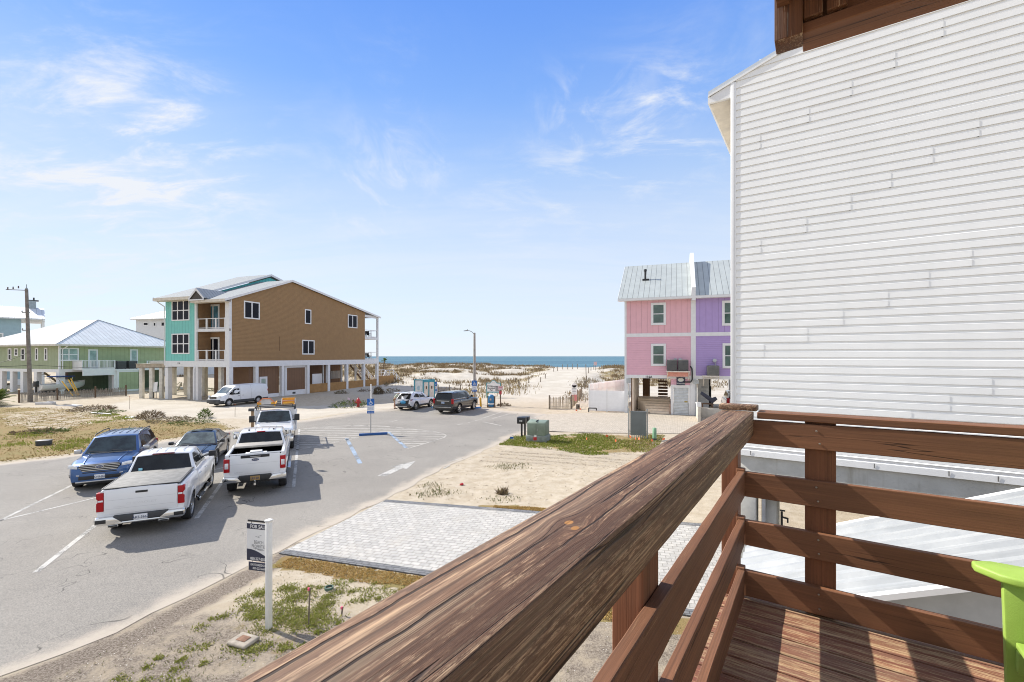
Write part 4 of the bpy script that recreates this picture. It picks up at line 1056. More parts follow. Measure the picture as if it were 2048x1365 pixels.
def work_pickup():
    S = dict(wb=4.06, fo=1.0, ro=1.12, W=2.03, R=.44, sill=.60, top=[(1.0,1.12),(.9,1.26),(.2,1.34),(-.75,1.40),(-2.9,1.42),(-2.94,1.50),(-5.18,1.50)], rim=.62, spokes=6, crown=.045, kr=.02, br=0, pr=.2, tw=.27, bed=(-5.14, -2.96))
    r = Vector((F24.y, -F24.x))
    c = Car('pickup_truck', 'white pickup with an open bed holding a white box, tailgate toward the arrow', 'pickup truck', Vector((-9.01, 17.99))-r*.90, F24, S, WPAINT, None, 'rear')
    c.bodyo.data.materials.append(BLK)
    c.cabin(1.41, (-.72, -1.38, -2.62, -2.90), 2.03, .94, .76, bev=.055)
    c.end_window(False, (.05, .95), (.12, .90)); c.end_window(True)
    c.side_window([(-1.66,1.46),(-1.66,1.90),(-2.52,1.90),(-2.68,1.46)]); c.side_window([(-.98,1.44),(-1.28,1.74),(-1.46,1.90),(-1.60,1.90),(-1.60,1.44)])
    X = c.x0
    # bed well: dark lining set into the body top, rails around it
    m = MB(); z = 1.515
    LIN = M('bed_liner', (.012, .012, .012), 1., 0, .2, spec=0.)
    m.box((-5.12, -.82, 1.005), (-2.97, .82, 1.02)); m.box((-5.12, .825, 1.02), (-2.97, .832, 1.49)); m.box((-5.12, -.832, 1.02), (-2.97, -.825, 1.49)); m.box((-5.13, -.82, 1.02), (-5.122, .82, 1.49)); m.box((-2.972, -.82, 1.02), (-2.964, .82, 1.49)); m.build('bed_well', LIN, c.r)
    for sg in (1, -1):
        m = MB(); m.box((X+.02, min(sg*.84, sg*.95), 1.44), (-2.92, max(sg*.84, sg*.95), 1.55)); m.build('bed_rail', WPAINT, c.r, bevel=.02)
    m = MB(); m.box((-3.75, -.83, 1.555), (-2.95, .83, 1.59)); m.box((-3.79, -.86, 1.52), (-3.72, .86, 1.565)); m.build('folded_bed_cover', M('tan_grey_cover', (.30, .28, .25), .7), c.r, bevel=.01)
    m = MB(); m.box((X+.01, -.84, 1.52), (X+.05, .84, 1.565)); m.build('tailgate_cap', WPAINT, c.r, bevel=.012)
    b = thing('toolbox', 'white box with a dark opening lying in the open pickup bed', 'box', c.r.matrix_basis @ Vector((-4.25, .05, 1.27)), c.r.rotation_euler.z)
    m = MB(); m.box((-.16, -.36, 0), (.16, .36, .14)); m.box((-.16, -.2, .141), (.16, .2, .21)); m.build('case', M('white_plastic', (.75, .75, .73), .4), b, bevel=.012)
    m = MB(); m.box((-.172, -.09, .03), (-.158, .05, .15)); m.build('opening', BLK, b, bevel=.01)
    t = c.B('tailgate', (X-.022, -.80, .83), (X+.02, .80, 1.515), WPAINT, .012)
    c.B('tailgate_band', (X-.034, -.46, 1.40), (X-.018, .46, 1.505), BLK, .012, t)
    c.B('tailgate_handle', (X-.042, -.17, 1.43), (X-.03, .17, 1.455), ALLOY, .006, t)
    bl = M('emblem_blue', (.01, .035, .12), .25, coat=1)
    m = MB(); m.lathe([(0, -.012), (.06, -.011), (.064, 0)], 24, (0, 0, 0), 'x'); em = m.build('emblem', bl, t, 40); em.location = (X-.022, .0, 1.325); em.scale = (1, 1.9, .75)
    m = MB(); text_mb(m, 'Ford', .075, (-.0128, .0, -.026), (0, -1, 0), (0, 0, 1), 'CENTER', .0, .55); m.build('emblem_lettering', CHR, em)
    m = MB(); m.box((X-.024, -.79, 1.19), (X-.0215, .79, 1.197)); text_mb(m, 'SUPER DUTY', .05, (X-.0235, .52, .88), (0, -1, 0), (0, 0, 1)); m.build('crease', M('grey_crease', (.5, .51, .52), .5), t)
    for sg in (1, -1):
        m = MB(); m.box((X-.03, min(sg*.805, sg*.99), .93), (X+.15, max(sg*.805, sg*.99), 1.40)); tl = m.build('tail_light', RED, c.r, bevel=.015)
        c.B('reverse_lamp', (X-.034, min(sg*.84, sg*.955), 1.06), (X-.025, max(sg*.84, sg*.955), 1.26), LAMP, .01, tl)
        m = MB(); P = [(.42,.58),(.56,.76),(.98,.79),(1.02,.72),(1.0,.56)]
        m.prism([(X-.14, sg*y, z_) for y, z_ in P], (.22, 0, 0)); m.build('bumper_end', CHR, c.r, bevel=.025)
    c.B('bumper', (X-.12, -.52, .58), (X+.1, .52, .78), BLK, .02)
    c.platex = X-.128; c.plate('L82 ZK', .68, True, M('gold_plate', (.32, .20, .07), .5), PLTXT)
    m = MB(); m.box((X-.2, -.035, .44), (X+.2, .035, .51)); m.tube((X-.17, 0, .51), (X-.17, 0, .57), .02); m.lathe([(0, -.03), (.03, 0), (0, .03)], 10, (X-.17, 0, .595)); m.build('tow_hitch', CHR, c.r, 40)
    c.B('brake_lamp', (-2.70, -.15, 1.955), (-2.62, .15, 1.985), RED, .008)
    for y in (-.45, .45):
        m = MB(); m.lathe([(0, .05), (.03, .045), (.035, 0)], 12, (-2.45, y, 2.0)); m.build('roof_lamp', BLK, c.r, 40)
    m = MB()
    for y in (-.5, -.25, 0, .25, .5): m.box((-2.5, y-.012, 2.0+.018*(1-abs(y)*1.1)), (-1.5, y+.012, 2.018+.018*(1-abs(y)*1.1)))
    m.build('roof_ribs', WPAINT, c.r, bevel=.005, seg=1)
    c.mirrors(-.8, 1.42, .22, .30, CHR); c.seams((-.55, -1.63, -2.8), .72, handles=((-1.48, 1.22), (-2.55, 1.24)), hm=CHR)
    for sg in (1, -1):
        m = MB(); m.bar((-.7, sg*1.03, .46), (-3.1, sg*1.03, .46), .14, .06); m.build('running_board', ALLOY, c.r, bevel=.01)
    c.B('grille', (.95, -.75, .85), (1.015, .75, 1.2), CHR, .02); c.B('front_bumper', (.9, -.92, .56), (1.08, .92, .8), CHR, .04)
    for sg in (1, -1): c.B('headlight', (.86, min(sg*.72, sg*.95), .92), (1.0, max(sg*.72, sg*.95), 1.18), LAMP, .02)
work_pickup()

def blue_suv():
    S = dict(wb=3.02, fo=.93, ro=1.07, W=2.0, R=.385, sill=.36, top=[(.93,.86),(.86,1.0),(.72,1.055),(.2,1.13),(-.55,1.17),(-4.09,1.17)], rim=.7, spokes=5, crown=.06, kf=.16, pf=.7, bf=.02)
    d = Vector((math.sin(R(28.5)), -math.cos(R(28.5)))); l = Vector((-d.y, d.x))
    mt = paint('blue_car_paint', (.022, .085, .24), .55, .28)
    c = Car('suv', 'metallic blue SUV facing the camera beside the grassy lot', 'car', Vector((-16.9, 17.71))+l*.88, d, S, mt)
    c.cabin(1.15, (-.42, -1.25, -3.55, -3.98), 1.79, .93, .72, bev=.06)
    c.end_window(True, (.05, .95), (.12, .93)); c.end_window(False)
    c.side_window([(-1.02,1.22),(-1.38,1.58),(-1.52,1.66),(-1.95,1.68),(-1.95,1.22)]); c.side_window([(-2.02,1.22),(-2.02,1.68),(-2.92,1.67),(-2.92,1.22)]); c.side_window([(-2.99,1.22),(-2.99,1.67),(-3.5,1.64),(-3.72,1.40),(-3.74,1.24)])
    c.cladding(.46, BLK)
    X = c.x1
    m = MB(); P = [(.56,1.0),(-.56,1.0),(-.62,.93),(-.50,.74),(.50,.74),(.62,.93)]
    m.prism([(X-.06, y, z) for y, z in P], (.085, 0, 0)); g = m.build('grille', BLK, c.r, bevel=.01)
    m = MB()
    for z, w_ in ((.965,.59),(.90,.60),(.835,.55),(.775,.51)): m.box((X+.018, -w_, z-.011), (X+.036, w_, z+.011))
    m.build('grille_bars', CHR, g, bevel=.004)
    m = MB(); m.lathe([(0, .014), (.058, .012), (.063, 0)], 28, (0, 0, 0), 'x'); em = m.build('emblem', M('emblem_blue', (.01, .035, .12), .25), g, 40); em.location = (X+.036, 0, .90); em.scale = (1, 2.1, .95)
    m = MB(); m.lathe([(.056, .0145), (.063, .0125), (.067, 0)], 28, (0, 0, 0), 'x', False); m.build('emblem_ring', CHR, em, 40)
    m = MB(); text_mb(m, 'Ford', .085, (.0152, 0, -.03), (0, 1, 0), (0, 0, 1), 'CENTER', .0, .5); m.build('emblem_lettering', CHR, em)
    for sg in (1, -1):
        m = MB(); P = [(.64,.86),(.66,.97),(.80,1.0),(.93,1.0),(.955,.90),(.84,.87)]
        pts = [(X+.022-.55*max(0, y-.64)**1.0*.75, sg*y, z) for y, z in P]
        m.prism(pts, (-.10, 0, 0)); m.build('headlight', LAMP, c.r, bevel=.008)
        m = MB(); m.bar((X-.075, sg*.88, .62), (X+.015, sg*.58, .61), .03, .035); m.build('fog_light_trim', CHR, c.r, bevel=.006)
        m = MB(); m.prism([(X-.10, sg*.92, .66), (X-.0, sg*.54, .645), (X-.0, sg*.60, .545), (X-.12, sg*.90, .53)], (-.06, 0, 0)); m.build('fog_light_recess', BLK, c.r, bevel=.01)
        m = MB(); m.path([(-1.5, sg*.735, 1.74), (-1.6, sg*.735, 1.80), (-2.6, sg*.74, 1.835), (-3.4, sg*.735, 1.80), (-3.5, sg*.735, 1.74)], .022, 8); m.build('roof_rail', BLK, c.r, 40)
    c.B('lower_grille', (X-.06, -.62, .43), (X+.016, .62, .57), BLK, .02); c.B('intake', (X-.06, -.5, .675), (X+.014, .5, .71), BLK, .01)
    c.B('bumper_lip', (X-.10, -.70, .335), (X+.03, .70, .385), ALLOY, .015)
    m = MB()
    for sg in (1, -1):
        m.bar((X-.16, sg*.50, 1.04), (-.35, sg*.60, 1.21), .03, .03)
    m.build('bonnet_creases', mt, c.r, bevel=.012)
    c.platex = X+.024; c.plate('CKB-J66', .53, False)
    m = MB()
    for y in (-.48, -.24, 0, .24, .48): m.box((-3.3, y-.014, 1.765+.018*(1-abs(y)*1.1)), (-1.7, y+.014, 1.781+.018*(1-abs(y)*1.1)))
    m.build('roof_ribs', mt, c.r, bevel=.006, seg=1)
    m = MB(); m.prism([(-3.2, 0, 1.78), (-3.36, 0, 1.78), (-3.36, 0, 1.86)], (0, .012, 0)); m.build('roof_aerial', BLK, c.r)
    c.mirrors(-.80, 1.15, .22, .17, ALLOY); c.seams((-.62, -1.98, -2.96), .5, handles=((-1.85, 1.0), (-2.85, 1.01)), hm=CHR)
    m = MB(); m.box((-.47, -.70, 1.178), (-.40, .70, 1.192)); m.bar((-.46, -.1, 1.20), (-.56, -.68, 1.27), .02, .015); m.bar((-.46, .5, 1.20), (-.56, -.0, 1.27), .02, .015); m.build('wipers', BLK, c.r)
    for sg in (1, -1): c.B('tail_light', (c.x0-.015, min(sg*.66, sg*.95), .95), (c.x0+.14, max(sg*.66, sg*.95), 1.12), RED, .015)
    c.B('rear_bumper', (c.x0-.04, -.92, .40), (c.x0+.1, .92, .62), BLK, .03)
blue_suv()

def sedan():
    S = dict(wb=2.84, fo=.92, ro=1.1, W=1.86, R=.345, sill=.26, top=[(.92,.66),(.84,.76),(.5,.86),(-.45,.98),(-2.9,1.0),(-3.3,1.03),(-3.94,.99)], rim=.7, spokes=5, crown=.06, kf=.17, pf=.7, kr=.10)
    d = Vector((math.sin(R(23.6)), -math.cos(R(23.6)))); l = Vector((-d.y, d.x))
    mt = paint('charcoal_car_paint', (.014, .014, .015), .0, .25)
    c = Car('sedan', 'dark charcoal sedan with roof shut, between blue SUV and white pickups', 'car', Vector((-13.8, 21.23))-l*.86, d, S, mt)
    c.cabin(.99, (-.32, -1.22, -2.42, -3.25), 1.46, .85, .62, bev=.06, crown=.04)
    c.end_window(True, (.05, .95), (.10, .95), M('pale_windscreen', (.085, .105, .10), .06, 0, .5, 2.5, spec=.8)); c.end_window(False)
    c.side_window([(-.85,1.03),(-1.20,1.27),(-1.38,1.36),(-1.78,1.37),(-1.78,1.03)]); c.side_window([(-1.85,1.03),(-1.85,1.37),(-2.35,1.36),(-2.85,1.12),(-2.85,1.03)])
    X = c.x1
    c.B('grille', (X-.06, -.42, .42), (X+.012, .42, .70), BLK, .03); c.B('lower_grille', (X-.08, -.72, .24), (X+.01, .72, .36), BLK, .02)
    for sg in (1, -1):
        m = MB(); P = [(.44,.66),(.46,.73),(.72,.79),(.84,.79),(.80,.70)]; m.prism([(X+.018-.6*max(0, y-.44), sg*y, z) for y, z in P], (-.10, 0, 0)); m.build('headlight', LAMP, c.r, bevel=.008)
        c.B('tail_light', (c.x0-.012, min(sg*.5, sg*.86), .78), (c.x0+.14, max(sg*.5, sg*.86), .92), RED, .015)
    m = MB()
    for sg in (1, -1): m.bar((X-.2, sg*.40, .845), (-.25, sg*.52, 1.005), .03, .025)
    m.build('bonnet_creases', mt, c.r, bevel=.01)
    c.B('sunroof', (-1.95, -.45, 1.455), (-1.35, .45, 1.464), GLASS, .003)
    m = MB(); m.box((-.36, -.62, .99), (-.30, .62, 1.004)); m.bar((-.36, -.1, 1.01), (-.46, -.6, 1.07), .02, .015); m.build('wipers', BLK, c.r)
    c.mirrors(-.62, .98, .20, .14, mt); c.seams((-.45, -1.82, -2.75), .36, handles=((-1.68, .84), (-2.62, .86)), hm=CHR); c.cladding(.31, BLK)
    c.platex = X+.02; c.plate('H4T 77B', .40, False)
sedan()

def service_truck():
    S = dict(wb=3.7, fo=1.0, ro=1.3, W=2.03, R=.43, sill=.58, top=[(1.0,1.12),(.9,1.27),(.2,1.36),(-.75,1.42),(-1.95,1.42),(-2.0,1.0),(-5.0,1.0)], rim=.62, spokes=8, crown=.05, kf=.09, tw=.27, rimmat=M('steel_wheel', (.55, .55, .55), .5, .5))
    d = -F24; l = Vector((-d.y, d.x))
    c = Car('service_truck', 'white utility truck with a ladder rack carrying orange and yellow cases', 'truck', Vector((-12.2, 25.3))-l*.92, d, S, WPAINT)
    c.cabin(1.41, (-.66, -1.3, -1.86, -1.97), 2.03, .94, .77, bev=.06)
    c.end_window(True, (.05, .95), (.10, .93)); c.end_window(False)
    c.side_window([(-.98,1.46),(-1.28,1.76),(-1.46,1.90),(-1.82,1.90),(-1.85,1.46)])
    X = c.x1
    g = c.B('grille', (X-.06, -.74, .82), (X+.03, .74, 1.2), CHR, .02)
    m = MB()
    for z in (.90, .98, 1.06, 1.13): m.box((X+.028, -.68, z-.022), (X+.034, .68, z+.022))
    m.build('grille_openings', BLK, g); c.B('front_bumper', (X-.1, -.98, .54), (X+.12, .98, .78), CHR, .04)
    for sg in (1, -1):
        c.B('headlight', (X-.12, min(sg*.74, sg*.965), .90), (X+.01, max(sg*.74, sg*.965), 1.2), LAMP, .02)
    m = MB(); m.box((-4.95, -1.10, .70), (-2.05, -.62, 1.62)); m.box((-4.95, .62, .70), (-2.05, 1.10, 1.62)); m.box((-4.95, -.62, .9), (-2.05, .62, 1.0)); m.box((-2.15, -1.08, 1.0), (-2.05, 1.08, 1.95)); m.build('service_body', WPAINT, c.r, bevel=.02)
    m = MB()
    for sg in (1, -1):
        for x in (-2.2, -3.5, -4.85): m.bar((x, sg*1.0, 1.6), (x, sg*1.0, 2.2), .05, .05)
        m.bar((-1.2, sg*1.0, 2.2), (-4.95, sg*1.0, 2.2), .05, .06)
        m.bar((-1.25, sg*.98, 2.2), (-2.2, sg*.98, 1.9), .04, .04)
    for x in (-1.3, -2.2, -3.5, -4.85): m.bar((x, -1.02, 2.16), (x, 1.02, 2.16), .05, .05)
    m.bar((-1.25, -.9, 2.33), (-1.25, .9, 2.33), .04, .04); m.bar((-1.25, -.9, 2.16), (-1.25, -.9, 2.33), .04, .04); m.bar((-1.25, .9, 2.16), (-1.25, .9, 2.33), .04, .04)
    m.build('ladder_rack', DGREY, c.r, bevel=.006, seg=1)
    m = MB(); m.box((-2.6, -1.12, 1.62), (-2.06, -1.0, 2.0)); m.build('side_panel', WPAINT, c.r, bevel=.01)
    c.mirrors(-.85, 1.42, .27, .36, BLK, d=.14); c.seams((-.55, -1.75), .72)
    m = MB(); m.box((-.62, -.7, 1.425), (-.55, .7, 1.445)); m.bar((-.6, 0, 1.45), (-.75, -.7, 1.58), .02, .02); m.build('wipers', BLK, c.r)
    M4 = c.r.matrix_basis if False else Matrix.Translation(c.r.location) @ Matrix.Rotation(c.r.rotation_euler.z, 4, 'Z')
    OR = M('orange_stripe', (.75, .20, .06), .5); YE = M('safety_yellow', (.72, .36, .03), .45); PL = M('pale_grey_panel', (.62, .60, .56), .55)
    p = M4 @ Vector((-1.65, -.48, 2.235))
    b = thing('folded_ladder', 'yellow folded stepladder end with orange rim on the truck rack, left', 'ladder', p, c.r.rotation_euler.z)
    m = MB(); P = [(-.46,0),(.46,0),(.44,.16),(.20,.42),(-.20,.42),(-.44,.16)]; m.prism([(0, y, z) for y, z in P], (-.10, 0, 0)); m.build('side_panel', PL, b, bevel=.01)
    m = MB()
    for (a, b_), (c_, d_) in zip(P[2:], P[3:]): m.bar((.0, a, b_), (.0, c_, d_), .13, .035)
    m.build('orange_rim', OR, b)
    m = MB(); m.box((-.12, -.47, .05), (.03, -.25, .20)); m.box((-.12, .25, .05), (.03, .47, .20)); m.build('yellow_brackets', YE, b, bevel=.01)
    m = MB(); m.bar((.0, .42, 0), (-2.4, .42, .02), .06, .08); m.bar((.0, -.42, 0), (-2.4, -.42, .02), .06, .08)
    for k in range(7): m.bar((-.3-.3*k, -.42, .01), (-.3-.3*k, .42, .01), .03, .03)
    m.build('ladder_rails', YE, b)
    p = M4 @ Vector((-2.3, .66, 2.235))
    b = thing('tool_crate', 'open orange and yellow crate on the truck rack, right', 'crate', p, c.r.rotation_euler.z)
    m = MB(); m.box((-.40, -.36, 0), (.40, .36, .02)); m.box((.36, -.30, .02), (.40, .30, .15)); m.box((-.40, -.36, .02), (-.36, .36, .34)); m.build('yellow_ends', YE, b, bevel=.006)
    m = MB(); m.box((-.36, -.36, .02), (.36, -.33, .30)); m.box((-.36, .33, .02), (.36, .36, .30)); m.box((.401, -.36, .20), (.425, .36, .26)); m.build('orange_sides', M('pale_orange', (.62, .34, .20), .6), b, bevel=.006)
    m = MB(); m.bar((.42, -.36, .0), (.42, -.36, .36), .05, .05); m.bar((.42, .36, .0), (.42, .36, .36), .05, .05); m.build('corner_posts', PL, b)
service_truck()

def van():
    S = dict(wb=3.30, fo=1.02, ro=1.2, W=2.06, R=.36, sill=.36, top=[(1.02,.80),(.95,.98),(.55,1.12),(.22,1.22),(-.62,1.95),(-.85,2.06),(-1.3,2.12),(-4.3,2.10),(-4.5,2.02)], rim=.62, spokes=8, crown=.05, kf=.16, pf=.75, kr=.03, br=.1, tw=.24,
             rimmat=M('steel_wheel', (.55, .55, .55), .5, .5), sec=[(0,.965),(.2,1.0),(.45,1.0),(.7,.955),(.9,.88),(1.0,.80)])
    d = Vector((-.385, -.923)); l = Vector((-d.y, d.x))
    c = Car('van', 'white cargo van with dark lower trim parked under the brown house', 'van', Vector((-28.9, 46.4))-l*.90, d, S, M('white_van_paint', (.70, .71, .72), .4, 0, .03, coat=.6))
    def sl(u, b, off=.012):                   # on the sloping windscreen, u -1..1, b 0..1
        x = .14+(-.56-.14)*b; z = c.top(x); y = c.hw(x)*c.sec(1.0)*.93*u; n = Vector((.66, 0, .75)); return Vector((x, y, z-.05*abs(u)**2.4))+n*off
    m = MB(); m.grid([[sl(u, b) for u in np.linspace(-1, 1, 9)] for b in np.linspace(.02, .98, 5)]); m.build('windscreen', M('pale_windscreen', (.085, .105, .10), .06, 0, .5, 2.5, spec=.8), c.r, 60)
    for sg in (1, -1):
        for P in ([(.02,1.20),(-.10,1.30),(-.50,1.66),(-.64,1.74),(-1.12,1.76),(-1.12,1.16),(-.3,1.14)],):
            m = MB(); m.prism([(x, sg*(c.yat(x, z)+.002), z) for x, z in P], (0, sg*.006, 0)); m.build('side_window', GLASS, c.r)
        m = MB(); xs = np.linspace(c.x0+.02, c.x1-.1, 40); Rr = S['R']*1.17
        seg = []
        for x in xs:
            if min(abs(x), abs(x+S['wb'])) < Rr+.01:
                if len(seg) > 1: m.grid(seg)
                seg = []; continue
            seg.append([(x, sg*(c.yat(x, z)+.008), z) for z in (.36, .48, .60)])
        if len(seg) > 1: m.grid(seg)
        m.build('side_trim', DGREY, c.r)
        for xw in (0, -S['wb']):
            m = MB(); m.grid([[(xw+r_*math.cos(t), sg*(c.yat(xw+r_*math.cos(t), .36+r_*math.sin(t))+.014), .36+r_*math.sin(t)) for r_ in (Rr-.004, Rr+.05)] for t in np.linspace(0, math.pi, 13)]); m.build('arch_trim', DGREY, c.r)
        X = c.x1; m = MB(); P = [(.58,.88),(.62,1.02),(.80,1.13),(.90,1.12),(.90,.95)]; m.prism([(X+.02-.55*max(0, y-.58), sg*y, z) for y, z in P], (-.12, 0, 0)); m.build('headlight', LAMP, c.r, bevel=.01)
        c.B('tail_light', (c.x0-.01, min(sg*.86, sg*.985), .95), (c.x0+.07, max(sg*.86, sg*.985), 1.5), RED, .01)
    X = c.x1; g = c.B('grille', (X-.06, -.50, .78), (X+.014, .50, 1.02), BLK, .03)
    m = MB(); m.box((X+.012, -.46, .845), (X+.022, .46, .862)); m.box((X+.012, -.46, .915), (X+.022, .46, .93)); m.build('grille_bars', CHR, g)
    m = MB(); m.lathe([(0, .012), (.05, .01), (.055, 0)], 20, (0, 0, 0), 'x'); em = m.build('emblem', M('emblem_blue', (.01, .035, .12), .25), g, 40); em.location = (X+.02, 0, .985); em.scale = (1, 2, .8)
    c.B('bumper', (X-.3, -.92, .34), (X+.04, .92, .72), DGREY, .05); c.B('lower_intake', (X-.02, -.5, .42), (X+.046, .5, .56), BLK, .02)
    c.mirrors(-.28, 1.16, .2, .34, BLK); c.seams((.1, -1.2, -2.45), .64, handles=((-1.05, 1.02), (-1.5, 1.02)), hm=DGREY)
    m = MB()
    for sg in (1, -1): m.bar((-1.3, sg*(c.yat(-2, 1.15)+.002), 1.15), (-4.3, sg*(c.yat(-3, 1.15)+.0), 1.15), .008, .03)
    m.build('side_creases', c.mat, c.r)
    m = MB()
    for y in (-.5, -.25, 0, .25, .5): m.box((-4.2, y-.014, 2.075+.03*(1-abs(y))), (-1.5, y+.014, 2.096+.03*(1-abs(y))))
    m.build('roof_ribs', c.mat, c.r, bevel=.006, seg=1)
van()

def crossover():
    S = dict(wb=2.75, fo=.88, ro=.88, W=1.87, R=.365, sill=.36, top=[(.88,.80),(.8,.92),(.2,1.02),(-.5,1.07),(-3.63,1.08)], rim=.72, spokes=5, crown=.06, kf=.17, pf=.7, kr=.12, pr=.5)
    f = Vector((.342, .940)); r = Vector((f.y, -f.x))
    c = Car('suv', 'small white SUV with its tailgate raised, person at the back', 'car', Vector((-9.14, 43.2))-r*.85, f, S, paint('pearl_white_paint', (.70, .71, .75), .1), None, 'rear')
    c.cabin(1.05, (-.38, -1.2, -3.05, -3.5), 1.66, .86, .66, bev=.07)
    c.end_window(True, (.05, .95), (.12, .93)); c.side_window([(-.95,1.12),(-1.3,1.42),(-1.5,1.54),(-1.98,1.55),(-1.98,1.12)]); c.side_window([(-2.05,1.12),(-2.05,1.55),(-2.5,1.53),(-2.95,1.32),(-2.98,1.22)])
    c.cladding(.48, DGREY); X = c.x0
    m = MB(); P = [(.60,.62),(.68,1.0),(.60,1.50),(.5,1.55),(-.5,1.55),(-.60,1.50),(-.68,1.0),(-.60,.62)]
    m.prism([(X-.012+max(0, z-1.06)*1.05, y, z) for y, z in P], (.03, 0, .0)); ho = m.build('dark_boot_panel', BLK, c.r)  # flat black panel stands in for the shade inside the open boot
    hinge = Vector((-3.1, 0, 1.63))
    m = MB(); a = R(4); L = 1.0; rows = []
    for k in range(7):
        t = k/6; x = hinge.x-L*t*math.cos(a); z = hinge.z+.04+.10*math.sin(t*2.4)
        wv = .60+.10*math.sin(t*math.pi*.6); rows.append([(x, wv*u, z-.05*abs(u)**2) for u in (-1, -.6, 0, .6, 1)])
    m.grid(rows); rows2 = [[(p[0], p[1]*.97, p[2]-.07) for p in r_] for r_ in rows]; m.grid(rows2)
    for q in (0, 4): m.grid([[rows[i][q], rows2[i][q]] for i in range(7)])
    m.grid([rows[6], rows2[6]]); tg = m.build('raised_tailgate', c.mat, c.r, 50)
    m = MB(); m.grid([[(p[0], p[1]*.9, p[2]-.006) for p in r_] for r_ in rows2[1:6]]); m.build('tailgate_lining', BLK, tg)
    m = MB()
    for sg in (1, -1): m.tube((-3.35, sg*.60, 1.25), (-3.75, sg*.58, 1.66), .012)
    m.build('gas_struts', DGREY, tg)
    for sg in (1, -1):
        m = MB(); P = [(.58,.98),(.86,1.04),(.90,.96),(.62,.90)]; m.prism([(X-.012+.35*max(0, y-.6), sg*y, z) for y, z in P], (.12, 0, 0)); m.build('tail_light', M('dark_red_lamp', (.16, .02, .03), .25, coat=1), c.r, bevel=.008)
        m = MB(); m.prism([(-3.62, sg*.80, .98), (-3.34, sg*.905, 1.02), (-3.36, sg*.895, 1.06), (-3.6, sg*.78, 1.04)], (0, sg*.03, 0)); m.build('tail_light_wrap', M('dark_red_lamp', (.16, .02, .03), .25, coat=1), c.r)
        m = MB(); m.path([(-1.35, sg*.66, 1.60), (-1.5, sg*.67, 1.68), (-2.8, sg*.67, 1.68), (-2.95, sg*.66, 1.61)], .018); m.build('roof_rail', BLK, c.r, 40)
        c.B('headlight', (.72, min(sg*.6, sg*.86), .66), (.84, max(sg*.6, sg*.86), .8), LAMP, .02)
    c.B('bumper', (X-.07, -.80, .38), (X+.16, .80, .62), DGREY, .06, seg=3); c.B('bumper_plate', (X-.08, -.5, .36), (X+.0, .5, .42), ALLOY, .01)
    c.B('grille', (.83, -.6, .5), (.895, .6, .78), BLK, .03)
    c.mirrors(-.7, 1.05, .2, .15, BLK); c.seams((-.5, -2.02, -2.9), .5, handles=((-1.85, .92), (-2.8, .94)))
    M4 = Matrix.Translation(c.r.location) @ Matrix.Rotation(c.r.rotation_euler.z, 4, 'Z')
    p = M4 @ Vector((X-.03, -.05, .66)); b = thing('beach_bag', 'blue beach bag at the back of the open white SUV', 'bag', p, c.r.rotation_euler.z)
    m = MB(); m.lathe([(0, 0), (.16, .01), (.20, .10), (.17, .22), (.06, .27), (0, .27)], 14); o = m.build('bag_body', M('bright_blue_cloth', (.05, .28, .50), .7), b, 50); o.scale = (.5, 1.5, 1)
    m = MB(); m.path([(-.02, -.14, .2), (-.03, -.08, .32), (-.03, .08, .32), (-.02, .14, .2)], .012); m.build('bag_handle', M('bright_blue_cloth', (.05, .28, .50), .7), b)
    p = M4 @ Vector((X-.03, .42, .66)); b = thing('cool_box', 'pale round cooler at the back of the open white SUV', 'cooler', p, c.r.rotation_euler.z)
    m = MB(); m.lathe([(0, 0), (.13, .0), (.15, .05), (.15, .20), (.12, .25), (0, .26)], 16); o = m.build('cooler_body', M('pale_grey_panel', (.62, .60, .56), .55), b, 50); o.scale = (.6, 1, 1)
    m = MB(); m.lathe([(.152, .14), (.158, .15), (.158, .17), (.152, .18)], 16); o = m.build('cooler_band', DGREY, b); o.scale = (.6, 1, 1)
crossover()

